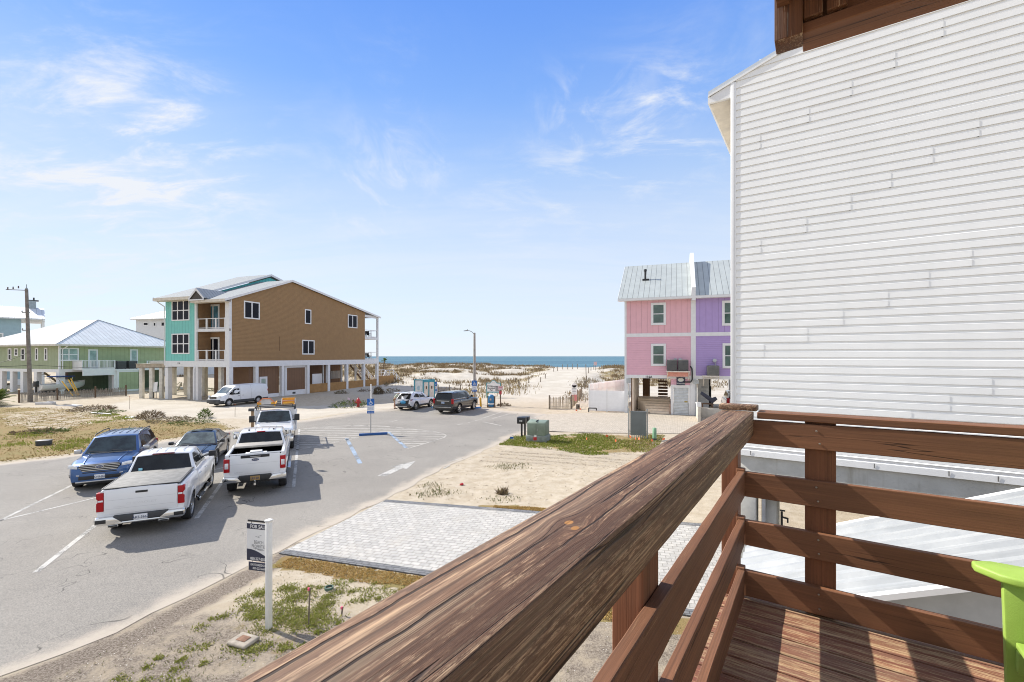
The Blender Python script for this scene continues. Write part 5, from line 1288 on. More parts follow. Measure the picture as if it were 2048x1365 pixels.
def black_suv():
    S = dict(wb=3.07, fo=1.0, ro=1.22, W=2.06, R=.42, sill=.42, top=[(1.0,.98),(.9,1.14),(.2,1.22),(-.6,1.26),(-4.29,1.26)], rim=.72, spokes=6, crown=.05, kf=.10, kr=.05, pr=.35, rimmat=M('bright_alloy', (.75, .74, .71), .25, .9))
    f = Vector((.352, .936)); r = Vector((f.y, -f.x)); mt = paint('black_car_paint', (.009, .008, .0075), .0, .22)
    c = Car('suv', 'large black SUV parked by the yellow bollards at the beach access', 'car', Vector((-4.73, 40.7))-r*.95, f, S, mt, None, 'rear')
    c.cabin(1.25, (-.55, -1.2, -4.0, -4.24), 1.93, .97, .78, bev=.06)
    c.end_window(True); c.end_window(False, (.05, .95), (.12, .86)); 
    c.side_window([(-1.0,1.32),(-1.32,1.68),(-1.5,1.80),(-1.92,1.81),(-1.92,1.32)]); c.side_window([(-2.0,1.32),(-2.0,1.81),(-2.85,1.81),(-2.85,1.32)]); c.side_window([(-2.93,1.32),(-2.93,1.81),(-3.95,1.79),(-4.08,1.34)])
    for sg in (1, -1):
        m = MB(); pp = [(-1.0,1.31),(-1.5,1.82),(-4.0,1.81),(-4.14,1.32),(-1.0,1.31)]
        m.path([(x, sg*(c.cy(z)+.008), z) for x, z in pp[:1]+pp[3:4]], .014); m.build('window_trim', CHR, c.r)
        X = c.x0; m = MB(); m.box((X-.025, min(sg*.83, sg*1.0), .92), (X+.14, max(sg*.83, sg*1.0), 1.36)); m.build('tail_light', RED, c.r, bevel=.02)
        m = MB(); m.path([(-1.5, sg*.79, 1.87), (-1.6, sg*.79, 1.95), (-3.7, sg*.79, 1.95), (-3.85, sg*.79, 1.88)], .02); m.build('roof_rail', BLK, c.r, 40)
        c.B('headlight', (.85, min(sg*.72, sg*.96), .82), (.97, max(sg*.72, sg*.96), 1.06), LAMP, .02)
    m = MB(); m.box((X-.03, -.62, 1.135), (X-.012, .62, 1.185)); m.build('tailgate_bar', CHR, c.r, bevel=.006); c.B('bumper', (X-.08, -.97, .46), (X+.12, .97, .80), mt, .05, seg=3); c.B('bumper_strip', (X-.09, -.85, .60), (X-.07, .85, .635), CHR, .006); c.B('bumper_lower', (X-.07, -.8, .40), (X+.1, .8, .47), BLK, .02)
    c.platex = X-.03; c.plate('V38 LMA', 1.02, True, M('plate_pale_blue', (.45, .55, .70), .4)); c.B('spoiler', (-4.14, -.68, 1.84), (-3.95, .68, 1.885), mt, .015)
    c.mirrors(-.85, 1.28, .24, .2, mt); c.seams((-.6, -1.97, -2.9), .55, handles=((-1.82, 1.12), (-2.75, 1.13)), hm=CHR); c.cladding(.50, BLK)
    c.B('grille', (.94, -.7, .66), (1.02, .7, 1.05), CHR, .03)
black_suv()
# ------------------------------------------------------------------ houses
HGLASS = M('house_window_glass', (.012, .013, .020), .12, 0, .3, 1.5, spec=.12)
CGLASS = M('curtained_window_glass', (.30, .36, .34), .12, 0, .25, 1.2, spec=.6)
GGLASS = M('green_tinted_glass', (.075, .125, .105), .08, 0, .3, 1.2, spec=.7)
BGLASS = M('blue_tinted_glass', (.07, .19, .25), .06, 0, .4, 1.2, spec=.8)
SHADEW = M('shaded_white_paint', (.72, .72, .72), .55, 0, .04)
class Bld:
    def __init__(s, name, label, cat, fr):
        s.fr = fr; s.r = thing(name, label, cat, fr.o, fr.rz)
    def B(s, name, boxes, mat, bev=0, parent=None):
        m = MB()
        for a, b in boxes: m.box(a, b)
        return m.build(name, mat, parent or s.r, bevel=bev)
    def wx(s, name, pts, y, th, mat):
        m = MB(); m.prism([(a, y, z) for a, z in pts], (0, th, 0)); return m.build(name, mat, s.r)
    def wy(s, name, pts, x, th, mat):
        m = MB(); m.prism([(x, a, z) for a, z in pts], (th, 0, 0)); return m.build(name, mat, s.r)
    def win(s, face, c, a0, a1, z0, z1, cols=1, rows=1, glass=None, fw=.10, mw=.05, frame=None, name='window', pane='pane'):
        if a0 > a1: a0, a1 = a1, a0
        def bx(m, a, b, za, zb, d0, d1):
            if face == 'x': m.box((a, c-d1, za), (b, c-d0, zb))
            else: m.box((c-d1, a, za), (c-d0, b, zb))
        m = MB()
        bx(m, a0, a0+fw, z0, z1, .002, .06); bx(m, a1-fw, a1, z0, z1, .002, .06); bx(m, a0+fw, a1-fw, z0, z0+fw, .002, .06); bx(m, a0+fw, a1-fw, z1-fw, z1, .002, .06)
        for i in range(1, cols):
            x = a0+(a1-a0)*i/cols; bx(m, x-mw/2, x+mw/2, z0+fw, z1-fw, .002, .05)
        for j in range(1, rows):
            z = z0+(z1-z0)*j/rows
            for i in range(cols):
                xa = a0+(a1-a0)*i/cols+(fw if i == 0 else mw/2); xb = a0+(a1-a0)*(i+1)/cols-(fw if i == cols-1 else mw/2); bx(m, xa, xb, z-mw*.4, z+mw*.4, .002, .045)
        o = m.build(name, frame or TRIM, s.r)
        m = MB(); bx(m, a0+fw, a1-fw, z0+fw, z1-fw, .004, .02); m.build(pane, glass or HGLASS, o)
        return o
    def winpx(s, face, c, x0, x1, y0, y1, *a, **k):
        f = s.fr.x if face == 'x' else s.fr.y
        p, q = f(x0, y0, c), f(x1, y1, c); r = f(x0, y1, c)
        return s.win(face, c, p[0], q[0], r[1], p[1], *a, **k)
    def rail(s, name, p, q, h=1.0, n=3, mat=None, balusters=0, post=.10):
        """guard rail: local points p->q at deck level"""
        m = MB(); p = Vector(p); q = Vector(q); up = Vector((0, 0, 1))
        m.bar(p+up*h, q+up*h, .09, .07); m.bar(p+up*.10, q+up*.10, .06, .07)
        for i in range(n): a = p.lerp(q, i/(n-1)) if n > 1 else p; m.bar(a, a+up*(h+.06), post, post)
        for i in range(balusters): a = p.lerp(q, (i+.5)/balusters); m.bar(a+up*.1, a+up*h, .035, .035)
        return m.build(name, mat or TRIM, s.r)
RA = math.atan2(.946, .324)
def seam_roof(name, c=(.40,.42,.43), axis='Y', pitch=.55): return m_ribmetal(name, c, axis, pitch, .85, 0, .10, .6)

def brown_duplex():
    fr = Fr((-31.67, 51.0), RA); b = Bld('duplex_house', 'tall brown and turquoise beach house raised on white pillars', 'house', fr)
    BR = lined('brown_lap_siding', (.31, .185, .080), 'Z', .155, .7, .7, .06, .62, .16)
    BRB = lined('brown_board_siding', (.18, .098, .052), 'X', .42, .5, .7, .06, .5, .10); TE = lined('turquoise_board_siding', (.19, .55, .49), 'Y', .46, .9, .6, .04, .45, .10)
    TE2 = lined('turquoise_gable_siding', (.10, .46, .44), 'X', .46, .9, .6, .04, .45, .10)
    zb, zr = 4.56, lambda t: 11.62+(14.90-11.62)*t/8.8 if t < 8.8 else 14.90-(14.90-11.66)*(t-8.8)/(28.0-8.8)
    # brown unit: side wall, then inner walls
    b.wx('side_wall', [(.12, zb), (24.1, zb), (24.1, zr(24.1)-.1), (8.8, 14.8), (.12, zr(.12)-.1)], 0, .2, BR)
    b.B('rear_wall', [((23.9, .2, zb), (24.1, 10.2, 12.2))], BR)
    b.B('floor_slab', [((.1, .05, 3.95), (24.0, 10.2, 4.5))], SHADEW)
    b.B('recess_wall', [((1.6, .2, zb), (1.75, 5.2, 12.2))], lined('brown_recess_siding', (.28, .165, .08), 'Z', .155, .7, .7, .06, .62, .16))
    # white bands and corner boards
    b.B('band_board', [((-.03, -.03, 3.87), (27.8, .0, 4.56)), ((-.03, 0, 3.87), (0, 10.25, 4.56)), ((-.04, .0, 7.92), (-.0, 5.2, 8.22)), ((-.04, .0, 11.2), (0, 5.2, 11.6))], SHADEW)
    m = MB(); 
    for z0, z1 in ((4.56, 7.92), (8.22, 11.2)): m.box((-.04, -.035, z0), (.119, .62, z1))
    m.build('corner_column', SHADEW, b.r)
    b.B('side_trim', [((.12, -.03, zb), (.26, -.002, 11.5))], SHADEW)
    b.B('party_trim', [((-.10, 5.0, 4.56), (.05, 5.3, 12.0))], SHADEW)
    b.B('balcony_floor', [((.0, .63, 4.30), (1.6, 5.0, 4.62)), ((.0, .63, 7.95), (1.6, 5.0, 8.25))], SHADEW)
    b.B('recess_side', [((.13, 4.9, zb), (1.6, 5.0, 11.5))], lined('brown_recess_siding', (.28, .165, .08), 'Z', .155, .7, .7, .06, .62, .16))
    for z in (4.62, 8.25): b.rail('balcony_railing', (.04, .66, z), (.04, 4.96, z), 1.15, 4, SHADEW, 0, .16)
    for y0, y1 in ((610, 657), (675, 722)): b.winpx('y', 1.6, 413.5, 439.5, y0, y1+4, 2, 1, BGLASS if y0 < 650 else HGLASS, .22, .16, SHADEW, 'sliding_door', 'door_pane')
    # turquoise unit
    zt = lambda t: 12.15+(16.2-12.15)*t/10.4 if t < 10.4 else 16.2-(16.2-11.7)*(t-10.4)/(28-10.4)
    b.B('front_wall', [((-.0, 5.3, 4.56), (.2, 10.25, 12.0))], TE)
    b.wx('firewall', [(.2, 11.3), (24, 11.3), (24, zt(24)-.25), (10.4, 15.9), (.2, zt(.2)-.25)], 5.25, .2, TE2)
    b.B('far_wall', [((.2, 10.05, zb), (24, 10.25, 12.0))], TE2)
    for y0, y1 in ((602, 642.5), (668, 708.5)): b.winpx('y', 0, 344, 379.5, y0, y1, 3, 2, HGLASS, .13, .14)
    b.B('house_number_board', [((-.05, 7.4, 4.15), (-.031, 8.5, 4.45))], SHADEW)
    m = MB(); text_mb(m, '114', .30, (-.056, 7.95, 4.18), (0, -1, 0), (0, 0, 1), 'CENTER', .01); m.build('house_number', BLK, b.r)
    # roofs: thin slabs following the asymmetric gables
    RF = seam_roof('grey_seam_roof', (.235, .255, .265), 'Y', .5)
    def roof(y0, y1, f, a, k, e, name):
        m = MB(); P = [(a, f(a)), (k, f(k)), (e, f(e))]; T = [(x, z+.14) for x, z in reversed(P)]
        m.prism([(x, y0, z) for x, z in P+T], (0, y1-y0, 0)); m.build(name, RF, b.r)
    roof(-.25, 5.22, zr, -.75, 8.8, 28.1, 'roof'); roof(5.0, 11.0, zt, -.9, 10.4, 28.1, 'roof')
    m = MB()
    for (f, a, k, e, y) in ((zr, -.78, 8.8, 28.12, -.28), (zt, -.93, 10.4, 28.12, 4.965)):
        for (x0, x1) in ((a, k), (k, e)): m.prism([(x0, y, f(x0)-.12), (x1, y, f(x1)-.12), (x1, y, f(x1)+.16), (x0, y, f(x0)+.16)], (0, .032, 0))
    m.build('rake_board', SHADEW, b.r)
    m = MB(); m.box((-.80, -.24, zr(-.75)-.16), (-.76, 5.0, zr(-.75)+.13)); m.box((-.95, 5.0, zt(-.9)-.2), (-.91, 11.02, zt(-.9)+.13)); m.box((-.75, -.2, zr(-.75)-.17), (.0, 5.0, zr(-.75)-.13)); m.box((-.9, 5.0, zt(-.9)-.21), (0, 11.0, zt(-.9)-.17)); m.build('eave_board', M('warm_soffit', (.66, .60, .50), .6), b.r)
    m = MB(); m.path([(-.98, 10.9, 12.0), (-.5, 10.6, 11.4), (-.06, 10.32, 11.0), (-.06, 10.32, 4.0)], .06); m.path([(-.05, 5.35, 3.9), (-.15, 5.35, 3.5), (-.15, 5.35, .1)], .10); m.build('downpipe', SHADEW, b.r)
    # little gable over the balcony bay
    yc = 3.9; ap = zr(-.6)+1.35; m = MB(); ew = 1.2
    for sg in (1, -1): m.prism([(-.95, yc, ap), (-.95, yc+sg*ew, ap-1.13), (-.95, yc+sg*ew, ap-1.03), (-.95, yc, ap+.1)], (5.0, 0, 0))
    m.build('dormer_roof', seam_roof('grey_dormer_roof', (.36, .38, .39), 'X', .4), b.r)
    m = MB(); 
    for sg in (1, -1): m.prism([(-.98, yc, ap-.22), (-.98, yc+sg*ew, ap-1.30), (-.98, yc+sg*ew, ap-1.04), (-.98, yc, ap+.08)], (.03, 0, 0))
    m.box((-.97, yc-ew, ap-1.34), (-.94, yc+ew, ap-1.2)); m.build('dormer_trim', SHADEW, b.r)
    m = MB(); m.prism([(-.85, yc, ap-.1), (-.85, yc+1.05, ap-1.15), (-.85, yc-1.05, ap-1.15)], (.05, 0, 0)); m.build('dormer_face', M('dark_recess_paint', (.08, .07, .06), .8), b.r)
    # side windows
    b.winpx('x', 0, 487.5, 519, 601.6, 637, 2, 1, HGLASS, .14, .14); b.winpx('x', 0, 609.5, 622, 618.5, 648, 1, 1, HGLASS, .14); b.winpx('x', 0, 695.5, 714.2, 629, 655.5, 2, 1, HGLASS, .14, .14); b.winpx('x', 0, 604, 628.5, 680, 709.5, 2, 1, HGLASS, .15, .14)
    x, z = fr.x(559, 688); b.B('siding_vent', [((x-.02, -.03, z-.9), (x+.02, -.001, z+.9))], BRB)
    # rear porch
    xe = 27.8; m = MB(); m.box((24.1, .05, 4.56), (xe, 5.2, 4.62)); m.box((24.1, .0, 7.9), (xe, 5.2, 8.25)); m.build('porch_floor', SHADEW, b.r)
    m = MB()
    for z0, z1 in ((4.62, 7.9), (8.25, 11.45)): m.box((xe-.3, .0, z0), (xe, .26, z1))
    m.box((24.1, .0, 11.45), (xe, .22, 11.85)); m.build('porch_post', SHADEW, b.r)
    for z in (4.62, 8.25): b.rail('porch_railing', (24.15, .08, z), (xe-.3, .08, z), 1.15, 3, SHADEW); b.rail('porch_railing', (xe-.08, .3, z), (xe-.08, 5.1, z), 1.15, 4, SHADEW)
    # ground floor
    PC = SHADEW; CON = M('raw_concrete_pillar', (.60, .57, .50), .85, 0, .15, 2, .2, 30)
    for px0, px1 in ((511,519), (563.5,570.5), (614.5,620.5), (656,660.5), (693,697.5), (727,731), (754,758)):
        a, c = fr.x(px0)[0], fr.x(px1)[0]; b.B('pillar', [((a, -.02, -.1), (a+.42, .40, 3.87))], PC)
    for y in (.0, 4.9, 9.8): b.B('pillar', [((-.02, y, -.1), (.46, y+.5, 3.87))], PC)
    for x in (4.5, 9.0):
        for y in (3.0, 5.2, 7.6, 9.8): b.B('inner_pillar', [((x, y, -.1), (x+.45, y+.45, 3.95))], CON)
    for y in (2.4, 7.4): b.B('inner_pillar', [((.9, y, -.1), (1.3, y+.45, 3.95))], CON)
    a, c = fr.x(497)[0], fr.x(563)[0]
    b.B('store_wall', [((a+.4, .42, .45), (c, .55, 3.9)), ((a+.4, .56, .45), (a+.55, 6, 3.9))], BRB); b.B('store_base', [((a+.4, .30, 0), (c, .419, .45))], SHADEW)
    p0, p1 = fr.x(518.5, 750, .42)[0], fr.x(534, 750, .42)[0]; b.win('x', .42, p0, p1, .1, 2.6, 1, 1, M('pale_green_door_glass', (.30, .38, .33), .3), .25, .1, SHADEW, 'ground_door', 'door_pane')
    a, c = fr.x(571, 760, .3)[0], fr.x(613, 760, .3)[0]
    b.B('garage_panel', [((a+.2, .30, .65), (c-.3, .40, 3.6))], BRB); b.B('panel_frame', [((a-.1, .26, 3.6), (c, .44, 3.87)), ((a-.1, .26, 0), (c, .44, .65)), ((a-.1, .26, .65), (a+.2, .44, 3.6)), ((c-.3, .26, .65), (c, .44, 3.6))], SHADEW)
    for px in (501, 585):
        x, z = fr.x(px, 791, .26); b.B('wall_vent', [((x, .24, .15), (x+.5, .259, .4))], DGREY)
    p0, p1 = fr.x(466, 750, 4.0)[0], fr.x(483, 750, 4.0)[0]
    b.B('teal_store', [((7.2, 5.4, 2.6), (9.6, 5.5, 3.9))], M('turquoise_panel', (.08, .42, .38), .6)); b.B('pale_store', [((7.2, 5.41, 0), (9.6, 5.51, 2.6))], M('pale_mint_panel', (.50, .58, .50), .6))
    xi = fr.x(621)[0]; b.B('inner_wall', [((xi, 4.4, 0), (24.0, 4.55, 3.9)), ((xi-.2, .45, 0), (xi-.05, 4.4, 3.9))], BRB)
    m = MB()
    for px in (646, 683, 711): x = fr.x(px, 760, 2.2)[0]; m.box((x, 2.2, 0), (x+.22, 2.42, 3.9))
    m.build('thin_post', SHADEW, b.r)
    FEN = lined('cedar_fence_boards', (.38, .21, .075), 'X', .14, .6, .8, .12, .35, .16)
    xe2 = fr.x(774, 755)[0]
    m = MB(); m.box((xi+.0, .10, .05), (27.6, .16, 1.25)); m.build('fence_panel', FEN, b.r)
    m = MB(); m.box((27.6, .10, .05), (32.5, .16, 1.7)); m.build('fence_panel', FEN, b.r)
    x0, x1 = fr.x(622.5, 760, 1.2)[0], fr.x(642, 760, 1.2)[0]; w_ = thing('whiteboard', 'white board leaning behind the low cedar fence under brown house', 'board', fr.w(x0, 1.0), fr.rz)
    m = MB(); m.box((0, 0, .9), (x1-x0, .05, 2.6)); m.build('panel', TRIM, w_); m = MB(); m.box((-.05, -.02, .82), (x1-x0+.05, .06, .899)); m.box((.1, .0, 0), (.2, .05, .82)); m.box((x1-x0-.2, .0, 0), (x1-x0-.1, .05, .82)); m.build('stand', DGREY, w_)
    x0 = fr.x(662, 757, 4.3)[0]; w_ = thing('hanging_sheet', 'grey sheet hung on the brown wall behind the cedar fence', 'sheet', fr.w(x0, 4.36), fr.rz)
    m = MB(); m.grid([[(k*.45, -.02-.03*math.sin(k*2.1), z) for k in range(6)] for z in (1.5, 2.1, 2.75)]); m.build('cloth', M('grey_cloth', (.36, .34, .32), .8), w_)
    # stairs down to the beach, white handrails
    m = MB()
    for k in range(14): m.box((25.0+.30*k, 2.0, 3.5-.25*k), (25.32+.30*k, 3.6, 3.55-.25*k))
    for y in (1.95, 3.6): m.bar((25.0, y, 3.6), (29.3, y, .05), .06, .3)
    m.build('stair', M('weathered_stair_timber', (.16, .10, .06), .8), b.r)
    m = MB()
    for y in (1.92, 3.64):
        m.bar((25.0, y, 4.6), (29.3, y, 1.1), .08, .12); m.bar((25.0, y, 4.15), (29.3, y, .65), .06, .08)
        for k in range(6): m.bar((25+.86*k, y, 3.5-.70*k), (25+.86*k, y, 4.6-.70*k), .1, .1)
    m.build('stair_railing', SHADEW, b.r)
    m = MB(); m.box((30.2, .2, 1.5), (32.5, 3, 1.62)); 
    for k in range(7): m.box((32.5+.28*k, .2, 1.3-.21*k), (32.8+.28*k, 2, 1.36-.21*k))
    m.bar((32.5, .2, 1.4), (34.5, .2, -.1), .05, .3); m.build('dune_steps', M('weathered_stair_timber', (.16, .10, .06), .8), b.r)
    m = MB()
    for y in (.22, 2.0):
        m.bar((32.5, y, 2.65), (34.6, y, 1.1), .08, .1); m.bar((32.5, y, 2.2), (34.6, y, .65), .06, .07); m.bar((30.2, y, 2.65), (32.5, y, 2.65), .08, .1); m.bar((30.2, y, 2.15), (32.5, y, 2.15), .06, .07); m.bar((29.4, y, 1.5), (30.2, y, 2.65), .08, .1)
        for x in (30.2, 31.4, 32.5): m.bar((x, y, 1.6), (x, y, 2.7), .1, .1)
        for k in (1, 2): m.bar((32.5+1.0*k, y, 1.4-.75*k), (32.5+1.0*k, y, 2.6-.75*k), .1, .1)
    m.build('step_railing', SHADEW, b.r)
    # porch furniture
    CH = M('dark_wicker', (.035, .035, .035), .7)
    def pchair(x, y, z, rz, label):
        c = thing('porch_chair', label, 'chair', fr.w(x, y, z), fr.rz+rz, 'chairs on the rear porches of the brown house')
        m = MB(); m.box((-.3, -.3, .36), (.3, .3, .46)); m.build('seat', CH, c, bevel=.02)
        m = MB(); m.prism([(.24, -.3, .46), (.32, -.3, .46), (.42, -.3, 1.0), (.34, -.3, 1.0)], (0, .6, 0)); m.build('backrest', CH, c, bevel=.02)
        m = MB()
        for sx in (-.26, .26):
            for sy in (-.26, .26): m.box((sx-.03, sy-.03, 0), (sx+.03, sy+.03, .36))
        m.build('legs', CH, c)
        for sy in (-.3, .24):
            m = MB(); m.box((-.3, sy, .6), (.34, sy+.06, .66)); m.box((-.28, sy, .46), (-.22, sy+.06, .6)); m.build('armrest', CH, c)
    pchair(25.2, 1.1, 8.25, .2, 'dark chair on the upper rear porch of the brown house'); pchair(26.4, .9, 8.25, 3.0, 'second dark chair on the upper rear porch, nearer the corner post')
    pchair(25.1, 1.1, 4.62, .1, 'dark chair on the lower rear porch of the brown house'); pchair(26.4, .9, 4.62, 2.9, 'second dark chair on the lower rear porch, nearer the corner post')
brown_duplex()

def ac_unit(loc, rz, s, label, group, c=(.085, .085, .085)):
    r = thing('air_conditioner', label, 'air conditioner', loc, rz, group); w_, d, h = s
    m = MB(); m.box((0, 0, .03), (w_, d, h)); m.build('casing', M('ac_casing_%d' % int(c[0]*1000), c, .6, .2, .15, 8), r, bevel=.02)
    m = MB(); n = 9
    for k in range(n):
        z = .10+(h-.2)*k/n; m.box((.05, -.012, z), (w_-.05, -.001, z+.02)); m.box((-.012, .05, z), (-.001, d-.05, z+.02))
    m.build('grille_slats', M('ac_slats', (.16, .16, .155), .6, .2), r)
    m = MB(); m.lathe([(w_*.40, 0), (w_*.40, .02), (w_*.36, .025), (w_*.1, .028), (0, .03)], 18, (w_/2, d/2, h)); m.box((0, -.015, h-.05), (w_, -.002, h-.005)); m.build('fan_guard', M('ac_guard', (.22, .22, .21), .5, .3), r)
    m = MB()
    for x in (.04, w_-.12):
        for y in (.04, d-.12): m.box((x, y, 0), (x+.08, y+.08, .03))
    m.build('feet', BLK, r); return r

def pink_duplex():
    fr = Fr((G(1250, 826).x, G(1250, 826).y), R(-20)); b = Bld('duplex_house', 'pink and purple two-unit beach house raised over its forecourt', 'house', fr)
    PK1 = lined('pink_board_siding', (.72, .41, .45), 'X', .48, .9, .6, .03, .62, .07); PK2 = lined('pink_lap_siding', (.71, .41, .49), 'Z', .16, .6, .6, .03, .8, .12)
    PU1 = lined('purple_board_siding', (.40, .29, .56), 'X', .48, .9, .6, .03, .62, .07); PU2 = lined('purple_lap_siding', (.40, .29, .56), 'Z', .16, .6, .6, .03, .72, .14)
    x = lambda px: fr.x(px)[0]; z = lambda px, py: fr.x(px, py)[1]
    xp0, xp1 = x(1383), x(1391); xe = 13.5
    z_e = z(1300, 598); z_mid1, z_mid0 = z(1300, 667), z(1300, 674); z_b1, z_b0 = z(1300, 750.5), z(1300, 757); D = 11
    b.B('upper_wall', [((.06, 0, z_mid1), (xp0, .2, z_e+.1))], PK1); b.B('lower_wall', [((.06, 0, z_b1), (xp0, .2, z_mid0))], PK2)
    b.B('upper_wall', [((xp1, 0, z_mid1), (xe, .2, z_e+.1))], PU1); b.B('lower_wall', [((xp1, 0, z_b1), (xe, .2, z_mid0))], PU2)
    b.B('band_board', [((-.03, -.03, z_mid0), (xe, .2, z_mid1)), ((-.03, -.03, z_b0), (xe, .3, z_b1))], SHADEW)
    b.B('corner_board', [((-.04, -.035, z_b1), (.14, .2, z_mid0)), ((-.04, -.035, z_mid1), (.14, .2, z_e))], SHADEW)
    b.B('side_wall', [((.0, .2, z_b0), (.16, D, z_e+.3)), ((xe-.16, .2, z_b0), (xe, D, z_e+.3)), ((.16, D-.2, z_b0), (xe-.16, D, z_e+.2))], PK2)
    b.B('floor_slab', [((.16, .3, z_b0+.05), (xe-.16, D-.2, z_b1))], SHADEW)
    RF = m_ribmetal('white_seam_roof', (.40, .43, .415), 'X', .46, .45, .08, .09, .55)
    SL = .66; ry = D/2; ov = .55
    def slope(x0, x1):
        m = MB()
        for sg in (0, 1):
            Y = (lambda y: y) if not sg else (lambda y: D-y)
            m.prism([(x0, Y(-ov), z_e-ov*SL+.32), (x0, Y(ry), z_e+ry*SL+.32), (x0, Y(ry), z_e+ry*SL+.42), (x0, Y(-ov), z_e-ov*SL+.42)], (x1-x0, 0, 0))
        m.build('roof', RF, b.r)
    slope(-.55, xp0-.02); slope(xp1+.02, xe+.5)
    zr = z_e+ry*SL; m = MB()
    m.prism([(xp0, -.62, z_e-.35), (xp0, -.62, z_e+.75), (xp0, ry-.4, zr+1.25), (xp0, ry+.4, zr+1.25), (xp0, D+.6, z_e+.7), (xp0, D+.6, z_e-.35)], (xp1-xp0, 0, 0)); m.build('party_wall', SHADEW, b.r)
    b.B('party_board', [((xp0-.05, -.04, z_b1), (xp1+.02, .0, z_mid0)), ((xp0-.05, -.04, z_mid1), (xp1+.02, 0, z_e-.02))], SHADEW)
    b.B('eave_board', [((-.55, -ov-.03, z_e-ov*SL+.20), (xp0-.001, -ov, z_e-ov*SL+.40)), ((xp1+.001, -ov-.03, z_e-ov*SL+.20), (xe+.5, -ov, z_e-ov*SL+.40)), ((-.55, -ov, z_e-ov*SL+.20), (xp0-.001, 0, z_e-ov*SL+.25)), ((xp1+.001, -ov, z_e-ov*SL+.20), (xe+.5, 0, z_e-ov*SL+.25))], SHADEW)
    m = MB()
    for y0, y1 in ((-ov, ry), (D+ov, ry)): m.prism([(-.59, y0, z_e-ov*SL+.18), (-.59, y1, zr+.30), (-.59, y1, zr+.44), (-.59, y0, z_e-ov*SL+.44)], (.035, 0, 0))
    m.build('rake_board', SHADEW, b.r)
    m = MB()
    for sg, xx in ((0, 0), (1, xe)): m.prism([(xx-(.0 if not sg else .16), 0, z_e+.1), (xx-(.0 if not sg else .16), D, z_e+.1), (xx-(.0 if not sg else .16), ry, zr+.28)], (.16, 0, 0))
    m.build('gable', PK1, b.r)
    yv = 2.6; xv = x(1282)+.2; m = MB(); zv = z_e+SL*yv+.35; m.tube((xv, yv, zv), (xv, yv, zv+.9), .09); m.lathe([(.14, .0), (.14, .18), (0, .24)], 10, (xv, yv, zv+.85)); m.box((xv-.25, yv-.2, zv-.05), (xv+.35, yv+.2, zv+.12)); m.build('roof_vent', BLK, b.r)
    for px0, px1, c0, y0, y1 in ((1302, 1332, 0, 606.5, 651), (1302, 1332, 0, 688, 732.5), (1444, 1474, 0, 602, 652), (1445, 1475, 0, 687, 737)):
        o = b.winpx('x', 0, px0, px1, y0, y1, 1, 2, GGLASS, .2, .09, SHADEW)
    # ground level
    pst = M('grey_utility_post', (.42, .44, .44), .6, .1)
    zz = z_b0
    b.B('pillar', [((-.05, -.04, -.1), (.28, .3, zz)), ((xp0-.10, -.04, -.1), (xp1+.1, .4, zz)), ((xe-.4, 0, -.1), (xe, .4, zz)), ((0, D-.4, -.1), (.4, D, zz)), ((5, D-.4, -.1), (5.4, D, zz)), ((9.5, D-.4, -.1), (9.9, D, zz))], SHADEW)
    CR = lined('cream_board_wall', (.82, .70, .57), 'Y', .3, .6, .7, .03, .6, .08)
    xa, xb = x(1264), x(1342)
    b.B('passage_wall', [((xa, .1, 0), (xa+.12, 6.2, zz))], CR)
    b.B('rear_screen', [((xa+.5, 6.2, 0), (xa+1.2, 6.3, zz))], M('brown_screen', (.16, .09, .05), .8))
    m = MB()
    for k in range(7): m.box((xa+2.0, 6.2, .85+.32*k), (x(1341)-.35, 6.26, 1.08+.32*k))
    m.build('slat_screen', M('brown_screen', (.16, .09, .05), .8), b.r)
    st = M('new_pine_steps', (.92, .76, .58), .75, 0, .06, 3); m = MB()
    for k in range(6): m.box((x(1300)-.0-.26*k, .4+.62*k, .0), (x(1341)-.1, 1.02+.62*k, .17*(k+1)))
    m.box((xa+.12, 4.12, 0), (x(1341)-.1, 6.2, 1.03)); m.build('entrance_steps', st, b.r)
    m = MB(); m.box((x(1341)-.09, .3, 0), (x(1341), 5.2, .9)); m.build('step_wall', M('salmon_paint', (.60, .36, .24), .7), b.r)
    g0, g1 = x(1347), x(1377.5); zg = z(1360, 776)
    b.B('garage_surround', [((x(1341)+.02, 0, 0), (g0, .22, zg+.25)), ((g1, 0, 0), (xp0-.11, .22, zg+.25)), ((g0, 0, zg), (g1, .22, zg+.25))], SHADEW)
    b.B('garage_header', [((x(1341)+.02, .02, zg+.25), (xp0-.11, .22, zz))], PK2)
    m = MB(); n = 18
    for k in range(n): m.prism([(g0+.02, .10, zg*k/n), (g0+.02, .06, zg*k/n+.03), (g0+.02, .10, zg*(k+1)/n)], (g1-g0-.04, 0, 0))
    m.box((g0+.02, .10, 0), (g1-.02, .16, zg-.002)); d = m.build('roller_door', M('pale_grey_shutter', (.56, .58, .585), .5), b.r)
    m = MB(); m.box((g1-.35, .04, zg*.47), (g1-.1, .06, zg*.52)); m.build('door_handle', M('brass_lock', (.35, .28, .10), .4, .6), d)
    sgx0, sgx1 = x(1353), x(1370); s_ = M('navy_sign', (.025, .03, .06), .5); m = MB(); m.box((sgx0, -.075, z(1360, 770.5)), (sgx1, -.035, z(1360, 755))); sg = m.build('house_sign', s_, b.r)
    m = MB(); m.lathe([(0, -.004), (.22, -.003), (.23, 0)], 20, (0, 0, 0), 'y'); o = m.build('sign_emblem', M('pale_sign_emblem', (.60, .63, .58), .6), sg); o.location = ((sgx0+sgx1)/2, -.0755, z(1360, 760)); o.scale = (1.1, 1, .7)
    m = MB(); text_mb(m, 'Waterside', .16, ((sgx0+sgx1)/2, -.078, z(1360, 768.5)), (1, 0, 0), (0, 0, 1)); m.build('sign_lettering', TRIM, sg)
